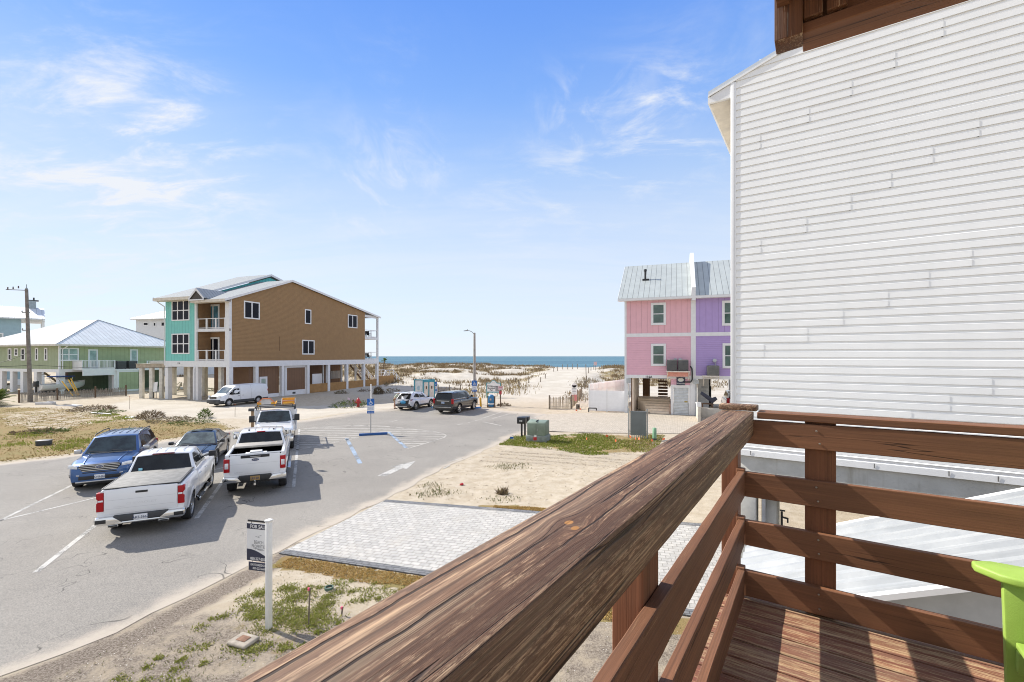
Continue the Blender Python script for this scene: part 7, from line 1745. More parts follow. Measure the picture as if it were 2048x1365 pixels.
def small_ground_things():
    p = G(487, 1284); t = thing('concrete_box_lid', 'round-cornered concrete meter box with rusty lid in weedy sand', 'utility lid', (p.x, p.y, -.02), R(-20))
    m = MB(); m.box((-.22, -.17, 0), (.22, .17, .075)); m.build('concrete_frame', M('sandy_concrete', (.33, .29, .235), .9, 0, .25, 7, .5, 30), t, bevel=.05, seg=3)
    m = MB(); m.box((-.10, -.075, .076), (.10, .075, .086)); m.build('rusty_lid', M('rusted_iron', (.22, .12, .075), .85, .2, .3, 20), t, bevel=.006)
    p = G(658, 1180); t = thing('pipe_ring', 'short dark green pipe ring lying on the sand', 'pipe', (p.x, p.y, .02), 0)
    m = MB(); m.lathe([(.07, 0), (.095, 0), (.095, .05), (.07, .05), (.07, 0)], 20, caps=False); m.build('ring', M('green_pipe', (.08, .13, .10), .6), t, 40)
    def stake(px, py, h, top, label, name='survey_stake'):
        p = G(px, py); t = thing(name, label, 'stake', (p.x, p.y, -.03), R(random.uniform(-30, 30)))
        m = MB(); m.bar((0, 0, 0), (random.uniform(-.03, .03), .02, h), .028, .018); m.build('stick', WOODP, t)
        m = MB(); m.box((-.016, -.012, h-.04), (.016, .025, h+.006)); m.build('ribbon', top, t)
    PINK = M('pink_ribbon', (.80, .12, .22), .6); ORG = M('orange_ribbon', (.80, .16, .05), .6)
    stake(617, 1250, .72, PINK, 'thin wooden stake with a pink tip right of the for-sale post'); stake(683, 1228, .16, PINK, 'short stub stake with pink tip beside the handrail, right of the taller stake')
    stake(259, 819, 1.3, ORG, 'thin orange survey stake at the edge of the sandy lot, left of the white van'); stake(470, 834, 1.1, ORG, 'thin orange survey stake before the white van, near the brown mailbox')
    # little marking flags near the meter rack
    fl = thing('marking_flag', 'small orange marking flag stuck in the sand near the meter rack', 'flag', (0, 0, 0), 0, 'orange marking flags around the meter rack')
    m = MB(); m.tube((0, 0, 0), (0, 0, .28), .006, None, 5); m.build('wire', GALV, fl); m = MB(); m.box((0, -.004, .17), (.16, .004, .29)); m.build('flag', ORG, fl)
    spots = [(1217,879),(1173,885),(1263,881),(1270,884),(1276,885),(1304,889),(1328,884),(1235,888),(1322,880)]
    for i, (px, py) in enumerate(spots):
        o = fl if i == 0 else copy_tree(fl); q = G(px, py); o.location = (q.x, q.y, -.02); o.rotation_euler = (random.uniform(-.4, .4), random.uniform(-.4, .4), random.uniform(0, 6))
    fb = copy_tree(fl); q = hit(1155, 826.5, 20, 60); fb.location = q; fb['label'] = 'small orange marking flag in the sand before the white vinyl fence'; fb['group'] = 'orange marking flags by the white fence'
    f2 = copy_tree(fb); f2.location = hit(1163, 824, 20, 60)
    q = G(923, 972); t = thing('red_cup', 'small red cup lying on the bare sand lot', 'cup', (q.x, q.y, .04), .6)
    m = MB(); m.lathe([(.035, -.06), (.05, .07), (.046, .07), (.032, -.05)], 14, (0, 0, .02), 'x'); m.build('cup_body', M('red_plastic', (.45, .02, .03), .4), t, 40)
    m = MB(); m.lathe([(.05, .066), (.056, .07), (.05, .074)], 14, (0, 0, .02), 'x'); m.build('cup_rim', SIGNW, t, 40)
    q = G(1066, 886); t = thing('marking_flag', 'red and white marking flag in front of the green transformer box', 'flag', (q.x, q.y, -.02), .4)
    m = MB(); m.tube((0, 0, 0), (.1, 0, .5), .008); m.build('wire', GALV, t); m = MB(); m.box((.02, -.005, .16), (.24, .005, .34)); m.build('red_flag', M('red_plastic', (.45, .02, .03), .4), t); m = MB(); m.box((.06, -.005, .345), (.22, .005, .46)); m.build('white_flag', SIGNW, t)
    q = G(1020, 880); t = thing('marking_flag', 'small blue marking flag at the road edge by the mailboxes', 'flag', (q.x, q.y, -.02), .2)
    m = MB(); m.tube((0, 0, 0), (0, 0, .2), .006); m.build('wire', GALV, t); m = MB(); m.box((0, -.005, .08), (.22, .005, .2)); m.build('flag', BLUE, t)
    # dark block on the lawn, planks, litter
    q = G(88, 891); t = thing('black_crate', 'black lidded crate sitting alone on the dry grass', 'crate', (q.x, q.y, -.02), .3)
    m = MB(); m.box((-.29, -.2, 0), (.29, .2, .26)); m.build('crate_body', DGREY, t, bevel=.02); m = MB(); m.box((-.31, -.22, .261), (.31, .22, .32)); m.build('crate_lid', M('grey_lid', (.16, .16, .165), .5), t, bevel=.02)
    for k, (px, py, L, hgt, lab, rz) in enumerate(((93, 809, 1.6, .3, 'pale broken slab on the sand left of the yellow braces', .1), (140, 812, 2.6, .14, 'long pale slab lying on the sand below the picket fence', -.2))):
        q = G(px, py); t = thing('concrete_slab', lab, 'slab', (q.x, q.y, -.05), rz); m = MB(); m.prism([(-L/2, -.4, 0), (L/2, -.35, 0), (L/2-.2, .4, 0), (-L/2+.3, .5, 0)], (0, 0, hgt)); m.build('slab_body', M('pale_slab', (.60, .58, .56), .8), t, bevel=.03); m = MB(); m.prism([(-L/2+.1, -.3, hgt+.002), (0, -.3, hgt+.002), (-.2, .3, hgt+.002), (-L/2+.3, .3, hgt+.002)], (0, 0, .03)); m.build('crumbled_edge', M('rubble', (.42, .35, .26), .9, 0, .4, .8), t)
    q = G(201, 829); t = thing('fallen_pipe', 'grey pipe lying in the grass beside low shrubs', 'pipe', (q.x, q.y, .08), -.35)
    m = MB(); m.tube((-1.3, 0, 0), (1.3, 0, 0), .05); m.build('tube', M('grey_pvc', (.45, .46, .47), .5), t, 40); m = MB(); m.tube((1.3, 0, 0), (1.42, 0, 0), .065); m.build('coupling', M('grey_pvc', (.45, .46, .47), .5), t, 40)
    q = G(262, 836); t = thing('litter_sheet', 'crumpled white sheet on the grass by a brown bush', 'litter', (q.x, q.y, .02), .3)
    m = MB(); m.grid([[(a*.16, b*.13, .03+.05*math.sin(a*2.1+b*1.3)) for a in range(-2, 3)] for b in range(-2, 3)]); m.build('sheet', SIGNW, t, 60)
small_ground_things()

def access_sign(loc, rz, label, h=2.3, pole=True, s=.46, group=None):
    t = thing('parking_sign', label, 'sign', loc, rz, group)
    if pole:
        m = MB(); m.tube((0, .02, 0), (0, .02, h), .028); m.build('pole', GALV, t)
    m = MB(); m.box((-s/2, -.02, h-s), (s/2, -.01, h)); pn = m.build('blue_plate', BLUE, t)
    m = MB(); k = s/.46; c = Vector((0, -.022, h-s*.55))
    for i in range(14):                                    # wheelchair emblem
        a = R(150+16*i); b = R(150+16*(i+1)); r0, r1 = .085*k, .115*k
        m.add([c+Vector((math.cos(q)*r, 0, math.sin(q)*r-.03)) for q, r in ((a, r0), (b, r0), (b, r1), (a, r1))], [(0, 1, 2, 3)])
    def ln(x0, z0, x1, z1, w_=.032): 
        d = Vector((x1-x0, 0, z1-z0)).normalized(); n = Vector((-d.z, 0, d.x))*w_/2*k; a = c+Vector((x0, 0, z0))*k; b = c+Vector((x1, 0, z1))*k; m.add([a-n, b-n, b+n, a+n], [(0, 1, 2, 3)])
    ln(-.03, .15, -.015, -.0); ln(-.015, .07, .06, .07, .026); ln(-.015, .0, .08, .0); ln(.08, .0, .12, -.10)
    m.add([c+Vector((-.035+.03*math.cos(q), 0, .185+.03*math.sin(q)))*1 for q in [2*math.pi*i/10 for i in range(10)]], [list(range(10))])
    m.build('wheelchair_emblem', SIGNW, pn)
    m = MB(); m.box((-s/2, -.02, h-s*1.72), (s/2, -.01, h-s*1.03)); p2 = m.build('white_plate', SIGNW, t)
    m = MB(); text_mb(m, 'PARKING BY', .07*k, (0, -.0215, h-s*1.26), (1, 0, 0), (0, 0, 1)); text_mb(m, 'DISABLED', .07*k, (0, -.0215, h-s*1.43), (1, 0, 0), (0, 0, 1)); text_mb(m, 'PERMIT ONLY', .065*k, (0, -.0215, h-s*1.6), (1, 0, 0), (0, 0, 1)); m.build('plate_text', BLUE, p2)
    m = MB(); m.box((-s/2, -.02, h-s*2.12), (s/2, -.01, h-s*1.76)); p3 = m.build('fine_plate', BLUE, t)
    m = MB(); text_mb(m, '$250 FINE', .085*k, (0, -.0215, h-s*2.0), (1, 0, 0), (0, 0, 1)); m.build('fine_text', SIGNW, p3)
    return t
def wheel_stop(a, b, label, col_=None):
    a, b = Vector(a), Vector(b); d = b-a; t = thing('wheel_stop', label, 'wheel stop', (*((a+b)/2).xy, ROADZ+.001), math.atan2(d.y, d.x))
    L = d.length/2; m = MB(); m.prism([(-L, -.09, 0), (-L, .09, 0), (-L, .06, .14), (-L, -.06, .14)], (2*L, 0, 0)); m.build('block', col_ or M('wheel_stop_blue', (.012, .075, .24), .6, 0, .15, 4), t, bevel=.012)
    m = MB()
    for x in (-L*.6, L*.6): m.lathe([(0, .146), (.018, .145), (.02, .138)], 8, (x, 0, 0))
    m.build('anchor_pins', GALV, t)
def lot_things():
    p = G(741.5, 868); access_sign((p.x, p.y, ROADZ), R(8), 'blue wheelchair parking sign on a pole behind the nearest blue wheel stop', 2.3)
    wheel_stop(G(718, 872.5), G(775, 869.5), 'long blue wheel stop at the head of the hatched bay')
    wheel_stop(G(941, 818), G(962, 817), 'short blue wheel stop ahead of the black SUV', M('wheel_stop_bright_blue', (.05, .20, .50), .6)); wheel_stop(G(863, 817), G(880, 815.5), 'pale blue wheel stop between the white and black SUVs', M('wheel_stop_pale_blue', (.22, .42, .60), .6))
    q = G(869.5, 801); access_sign((q.x, q.y, .1), R(10), 'blue wheelchair parking sign on a thin pole by the restroom', 2.05, True, .5)
    # street lamp
    q = G(949, 809.5); t = thing('street_lamp', 'tall grey street lamp with one curved arm by the beach access', 'street lamp', (q.x, q.y, 0), 0)
    hgt = PT(949, 666, q.y).z; m = MB(); m.tube((0, 0, 0), (0, 0, hgt), .17, .11, 12); m.build('pole', M('lamp_pole_grey', (.33, .31, .28), .8, 0, .15), t, 40)
    m = MB(); m.path([(0, 0, hgt-.2), (-.25, 0, hgt+.08), (-.5, 0, hgt+.2), (-.72, 0, hgt+.24)], .032, 8); m.build('arm', GALV, t, 40)
    m = MB(); m.prism([(-.68, -.09, hgt+.19), (-1.15, -.09, hgt+.16), (-1.15, -.09, hgt+.22), (-.8, -.09, hgt+.29), (-.68, -.09, hgt+.27)], (0, .18, 0)); m.tube((-.74, 0, hgt+.28), (-.74, 0, hgt+.38), .035); m.build('lamp_head', GALV, t, bevel=.02)
    m = MB(); m.box((-.06, -.20, hgt-2.3), (.06, -.14, hgt-1.95)); m.build('junction_box', GALV, t)
    access_sign((q.x, q.y-.22, .0), 0, 'blue wheelchair parking sign fixed to the tall street lamp', 2.55, False, .55)
    for k, (px, py, l) in enumerate(((950.5, 815, 'yellow bollard in front of the street lamp'), (961.8, 815, 'leaning yellow bollard right of the street lamp'), (946, 810, 'yellow bollard half hidden behind the black SUV'))):
        q = G(px, py); t = thing('bollard', l, 'bollard', (q.x, q.y, 0), 0, 'yellow bollards at the beach access'); t.rotation_euler = (0, (0, -.06, 0)[k], 0)
        m = MB(); m.lathe([(.10, -.1), (.10, .92), (.08, .97), (0, 1.0)], 16); m.build('post', YEL, t, 50); m = MB(); m.lathe([(.104, .72), (.104, .80)], 16, caps=False); m.build('reflective_band', M('bollard_band', (.55, .30, .05), .4), t)
    # blue litter bin in a wooden frame
    q = G(982.5, 815); t = thing('litter_bin', 'blue litter bin in a brown wooden frame at the beach access', 'bin', (q.x, q.y, 0), R(-6))
    m = MB(); m.lathe([(0, .08), (.27, .08), (.30, .3), (.31, .95), (.28, 1.12), (.18, 1.25), (0, 1.28)], 20); m.build('bin_body', M('bin_blue', (.03, .16, .33), .45, 0, .2), t, 45)
    m = MB(); m.lathe([(.312, .30), (.318, .32), (.318, .40), (.312, .42)], 20, caps=False); m.build('white_band', SIGNW, t); m = MB(); m.box((-.10, -.335, .72), (.06, -.30, .90)); m.build('sticker', M('peach_sticker', (.60, .45, .32), .6), t)
    m = MB()
    for x in (-.38, .32): m.box((x, -.1, 0), (x+.08, .1, 1.15)); m.box((x, -.34, 0), (x+.08, -.28, .25))
    m.box((-.38, -.34, .02), (.40, .3, .075)); m.build('timber_frame', M('brown_post', (.14, .085, .05), .8), t)
    # beach information board
    q0, q1 = G(972.5, 796), G(1001.5, 796); q = G(987, 796)
    t = thing('beach_sign', 'teal framed white pier sign on two posts at the sand', 'sign', (q.x, q.y, 0), R(-3)); w2 = (q1-q0).length/2; TEAL = M('teal_paint', (.08, .30, .34), .6); Y = q.y
    zb, zt = PT(0, 784.5, Y).z, PT(0, 767, Y).z
    m = MB()
    for x in (-w2, w2-.12): m.box((x, 0, 0), (x+.12, .12, zt+.05))
    m.build('posts', M('teal_post', (.10, .33, .27), .7), t)
    arch = [(-w2+.05, zb), (w2-.05, zb), (w2-.05, zt), (.42, zt), (.30, zt+.16), (.12, zt+.30), (0, zt+.33), (-.12, zt+.30), (-.30, zt+.16), (-.42, zt), (-w2+.05, zt)]
    m = MB(); m.prism([(x, -.04, z) for x, z in arch], (0, .035, 0)); pn = m.build('board', SIGNW, t)
    m = MB(); m.box((-w2, -.06, zb-.08), (w2, .0, zb+.05)); m.box((-w2, -.06, zb+.05), (-w2+.09, 0, zt)); m.box((w2-.09, -.06, zb+.05), (w2, 0, zt)); m.box((-w2, -.06, zt-.03), (-.40, 0, zt+.07)); m.box((.40, -.06, zt-.03), (w2, 0, zt+.07))
    for sg in (1, -1): m.bar((sg*.40, -.03, zt+.03), (sg*.14, -.03, zt+.33), .06, .06)
    m.bar((-.16, -.03, zt+.34), (.16, -.03, zt+.34), .06, .06); m.build('teal_frame', TEAL, t)
    m = MB(); hh = zt-zb
    for k, s_ in enumerate(('W Calhoun', 'Municipal', 'Pier')): text_mb(m, s_, .29, (-.27, -.044, zb+hh*(.58-.22*k)), (1, 0, 0), (0, 0, 1), 'CENTER', .008, .82)
    text_mb(m, 'EST 1955', .10, (.0, -.044, zt+.02), (1, 0, 0), (0, 0, 1)); m.build('board_lettering', BLK, pn)
    m = MB(); m.box((.25, -.047, zb+.10), (w2-.14, -.041, zb+hh*.70)); ph = m.build('rules_panel', M('dark_rules_panel', (.12, .11, .13), .6, 0, .6, 8), pn); m = MB()
    for k in range(4): m.box((.30, -.051, zb+.2+.13*k), (w2-.2-.06*(k % 2), -.048, zb+.25+.13*k))
    m.build('rules_lines', M('pale_grey_panel', (.62, .60, .56), .55), ph)
    # red notice post, and the red one at the sand path
    q = G(1001, 814); t = thing('notice_post', 'brown post with small red notices beside the blue litter bin', 'sign', (q.x, q.y, 0), 0)
    m = MB(); m.box((-.05, -.05, 0), (.05, .05, 1.9)); m.build('post', M('brown_post', (.14, .085, .05), .8), t); REDS = M('red_notice', (.45, .05, .06), .5)
    m = MB(); m.box((-.13, -.07, 1.25), (.13, -.052, 1.6)); m.build('red_notice', REDS, t); m = MB(); m.box((-.24, -.075, 1.70), (.24, -.055, 2.1)); nn = m.build('pale_notice', M('pink_notice', (.62, .45, .46), .5), t); m = MB(); m.box((-.18, -.078, 1.95), (.18, -.076, 2.02)); m.build('notice_line', REDS, nn)
    q = hit(1148.5, 812, 30, 90); t = thing('beach_flag_sign', 'white and red swimming notice on a post behind the slat fence', 'sign', q-Vector((0, 0, .05)), 0); Y = q.y; zt = PT(0, 770, Y).z-q.z
    m = MB(); m.box((-.06, 0, 0), (.06, .1, zt)); m.build('post', WOODP, t); m = MB(); m.box((-.28, -.03, zt-.95), (.28, -.001, zt)); m.lathe([(0, -.03), (.24, -.03), (.24, 0), (0, 0)], 18, (0, 0, zt), 'y'); w2_ = m.build('white_notice', SIGNW, t)
    m = MB(); m.box((-.26, -.03, zt-1.6), (.26, -.001, zt-.97)); m.build('red_notice', M('pale_red_notice', (.55, .20, .20), .5), t)
    m = MB(); 
    for k in range(4): m.box((-.2, -.034, zt-.35-.16*k), (.2-.05*(k % 2), -.031, zt-.30-.16*k))
    m.build('notice_lines', M('grey_lettering', (.25, .28, .28), .7), w2_)
    # portable restroom cabin
    Y = 51.0; x0 = (827-CX)*Y/F; xm = (846.5-CX)*Y/F; x1 = (866-CX)*Y/F; zt = PT(0, 760, Y).z
    t = thing('restroom_cabin', 'white restroom cabin with teal trim and two doors behind cars', 'cabin', (xm, Y, -.02), 0); TW = M('cabin_white', (.60, .62, .62), .5); a = x0-xm; b_ = x1-xm
    m = MB(); m.add([(a, .5, 0), (0, 0, 0), (b_, .9, 0), (a+b_, 1.9, 0), (a, .5, zt), (0, 0, zt), (b_, .9, zt), (a+b_, 1.9, zt)], [(3, 2, 1, 0), (4, 5, 6, 7), (0, 1, 5, 4), (1, 2, 6, 5), (2, 3, 7, 6), (3, 0, 4, 7)]); bd = m.build('cabin_body', TW, t)
    m = MB(); TE = M('cabin_teal', (.04, .25, .33), .5)
    for p_ in ((a, .5), (0, 0), (b_, .9)): m.bar((p_[0], p_[1]-.02, 0), (p_[0], p_[1]-.02, zt), .12, .12)
    m.bar((a, .48, zt), (0, -.02, zt), .1, .1); m.bar((0, -.02, zt-.1), (b_, .88, zt-.1), .1, .3); m.bar((b_*.5, .43, 0), (b_*.5, .43, zt-.2), .1, .14); m.build('teal_trim', TE, t)
    for k in (0, 1):
        u0, u1 = (.08, .46) if k == 0 else (.54, .95); m = MB(); d = Vector((b_, .9, 0)); n = Vector((.9, -b_, 0)).normalized()*.03
        m.prism([d*u0+n*.1+Vector((0, 0, .1)), d*u1+n*.1+Vector((0, 0, .1)), d*u1+n*.1+Vector((0, 0, zt-.28)), d*u0+n*.1+Vector((0, 0, zt-.28))], n); dr = m.build('door', M('cabin_door_cream', (.64, .60, .54), .5), t)
        m = MB(); c = d*((u0+u1)/2)+n*1.4; m.bar(c+Vector((0, 0, 1.45)), c+Vector((0, 0, 1.75)), .12, .12); m.build('door_symbol', M('brown_post', (.14, .085, .05), .8), dr)
    m = MB(); c = Vector((a*.5, .22, zt*.62)); m.lathe([(0, -.02), (.22, -.02), (.22, 0), (0, 0)], 16, tuple(c), 'y'); m.build('round_emblem', M('pale_teal', (.35, .48, .55), .5), bd)
    # hydrant
    q = G(716.5, 815); t = thing('fire_hydrant', 'red fire hydrant on the sandy verge by a low shrub', 'fire hydrant', (q.x, q.y, 0), .3); HR = M('hydrant_red', (.40, .02, .03), .45, 0, .2)
    m = MB(); m.lathe([(.20, 0), (.20, .06), (.13, .08), (.13, .62), (.18, .64), (.18, .70), (.15, .80), (.08, .88), (.04, .90), (.04, .98), (0, .98)], 16); m.build('barrel', HR, t, 40)
    m = MB(); m.tube((-.26, 0, .5), (.26, 0, .5), .075, None, 12); m.tube((0, -.27, .48), (0, 0, .48), .10, None, 12); m.build('outlets', HR, t, 40)
    m = MB(); m.tube((-.29, 0, .5), (-.26, 0, .5), .05, None, 6); m.tube((.26, 0, .5), (.29, 0, .5), .05, None, 6); m.tube((0, -.30, .48), (0, -.27, .48), .06, None, 6); m.build('caps', M('hydrant_cap', (.30, .015, .02), .5), t)
    q = G(703, 811); t = thing('pink_flag_cluster', 'faded pink and white flags stuck beside the red hydrant', 'flags', (q.x, q.y, .1), 0)
    m = MB(); m.tube((0, 0, 0), (-.15, 0, .7), .01); m.tube((.2, 0, 0), (.3, 0, .5), .01); m.build('wires', GALV, t); m = MB(); m.grid([[(-.4+.12*i, .05*math.sin(i), .75-.16*j-.08*i) for i in range(5)] for j in range(4)]); m.build('pale_flag', M('pale_pink_cloth', (.68, .52, .58), .7), t); m = MB(); m.grid([[(.1+.1*i, .05*math.cos(i), .55-.12*j-.05*i) for i in range(4)] for j in range(4)]); m.build('pink_flag', M('pink_cloth', (.62, .22, .36), .7), t)
    q = G(742, 812); Yq = 44.6; p = PT(742, 792, Yq); t = thing('white_marker_post', 'plain white marker post standing behind the wheelchair sign', 'post', (p.x, Yq, 0), 0)
    m = MB(); m.tube((0, 0, 0), (0, 0, 2.3), .055, None, 10); m.build('tube', SIGNW, t, 40); m = MB(); m.lathe([(.06, 2.3), (.06, 2.34), (0, 2.37)], 10); m.build('cap', SIGNW, t)
    # brown mailbox near the van; pair of black ones by the transformer
    q = G(505, 866); Yq = q.y; t = thing('mailbox', 'dark mailbox on a brown wooden post behind the utility truck', 'mailbox', (q.x, q.y, 0), R(-10)); zt = PT(0, 823, Yq).z
    m = MB(); m.box((-.06, -.06, 0), (.06, .06, zt)); m.build('post', M('ochre_post', (.30, .19, .10), .8), t); m = MB(); m.prism([(-.25, -.09, zt), (-.25, .09, zt), (-.25, .09, zt+.12), (-.25, .05, zt+.2), (-.25, -.05, zt+.2), (-.25, -.09, zt+.12)], (.5, 0, 0)); m.build('box', DGREY, t, bevel=.01)
    for px, py, l, txt in ((1043.5, 875, 'black mailbox on a post, the nearer of the pair by the transformer', True), (1050, 871.5, 'black mailbox on a post, half hidden behind its twin', False)):
        q = G(px, py); t = thing('mailbox', l, 'mailbox', (q.x, q.y, 0), R(-14), 'black mailboxes beside the transformer'); zt = PT(0, 847, q.y).z if txt else PT(0, 846, q.y).z
        m = MB(); m.box((-.05, -.05, 0), (.05, .05, zt)); m.build('post', BLK, t); m = MB(); m.box((-.25, -.28, zt), (.29, .22, zt+.40)); bx = m.build('box', M('black_mailbox', (.018, .018, .022), .4), t, bevel=.03)
        if txt: m = MB(); text_mb(m, '115', .13, (.0, -.284, zt+.14), (1, 0, 0), (0, 0, 1), 'CENTER', .006); m.build('number', SIGNW, bx); m = MB(); m.box((-.255, -.2, zt+.26), (-.25, -.1, zt+.36)); m.build('red_tag', RED, bx)
    q = G(1078, 884); t = thing('transformer_box', 'green pad-mounted electrical transformer on a concrete base in grass', 'transformer', (q.x-.02, q.y+.35, -.02), R(-19)); TG = M('transformer_green', (.19, .24, .19), .6, 0, .15, 2); 
    m = MB(); m.box((-.62, -.55, 0), (.62, .55, .40)); m.build('base', M('transformer_base', (.22, .25, .225), .8, 0, .2, 5), t, bevel=.04)
    m = MB(); m.prism([(-.56, -.5, .401), (-.56, .5, .401), (-.56, .5, 1.22), (-.56, .1, 1.28), (-.56, -.45, 1.20), (-.56, -.5, 1.12)], (1.12, 0, 0)); cb = m.build('cabinet', TG, t, bevel=.03)
    m = MB(); m.box((-.01, -.507, .42), (.01, -.501, 1.12)); m.box((-.012, -.46, 1.22), (.012, .1, 1.29)); m.build('cabinet_seam', BLK, cb); m = MB(); m.box((.05, -.53, .7), (.10, -.501, .82)); m.build('hasp', GALV, cb)
    # meter rack: grey board in a pipe frame
    a, b_ = G(1257.5, 876), G(1294.5, 878); d = b_-a; t = thing('meter_rack', 'grey electrical board in a pipe frame at the forecourt edge', 'electrical rack', (a.x, a.y, 0), math.atan2(d.y, d.x)); L = d.length; z1 = PT(0, 817, a.y).z
    m = MB(); m.tube((0, 0, 0), (0, 0, z1), .045); m.tube((L, 0, 0), (L, 0, z1), .045); m.bar((0, .02, z1-.18), (L, .02, z1-.18), .04, .05); m.bar((0, .02, .42), (L, .02, .42), .04, .05)
    m.build('pipe_frame', GALV, t, 40); zz0, zz1 = PT(0, 870, a.y).z, PT(0, 822.5, a.y).z; m = MB(); m.box((.10, -.05, zz0), (L-.06, .0, zz1)); bd = m.build('back_board', M('meter_board_grey', (.155, .175, .18), .6, 0, .08, 2), t)
    m = MB()
    for k in range(7): x = .2+k*(L-.35)/6; m.tube((x, -.03, 0), (x, -.03, zz0+.04*(k % 3)), .025)
    m.build('conduits', GALV, t)
    q = G(1309, 882); t = thing('utility_pedestal', 'slim green cable pedestal right of the meter rack', 'pedestal', (q.x, q.y, 0), .2); zt = PT(0, 856, q.y).z
    m = MB(); m.lathe([(.12, 0), (.12, zt-.03), (.09, zt), (0, zt+.01)], 16); m.build('tube', M('pedestal_green', (.17, .33, .20), .55), t, 45); m = MB(); m.lathe([(.125, .05), (.125, .16)], 16, caps=False); m.build('base_band', DGREY, t)
    # small timber bits by the white fence
    q = hit(1156, 819, 20, 60); t = thing('timber_stub', 'short square brown post on the sand beside the vinyl fence', 'post', q-Vector((0, 0, .05)), .3); m = MB(); m.box((-.16, -.1, 0), (.16, .1, .5)); m.build('stub', WOODP, t, bevel=.02); m = MB(); m.box((-.1, -.11, .2), (.1, -.101, .4)); m.build('hollow', BLK, t)
    q = hit(1184, 826, 20, 60); t = thing('bike_rail', 'low black pipe rail before the white vinyl fence', 'rail', q-Vector((0, 0, .05)), -.25); m = MB(); m.path([(-.3, 0, 0), (-.3, 0, .45), (.4, 0, .45), (.4, 0, .25)], .05, 8); m.build('pipe', BLK, t, 40); m = MB(); m.box((-.36, -.06, 0), (-.24, .06, .06)); m.build('foot', BLK, t)
lot_things()

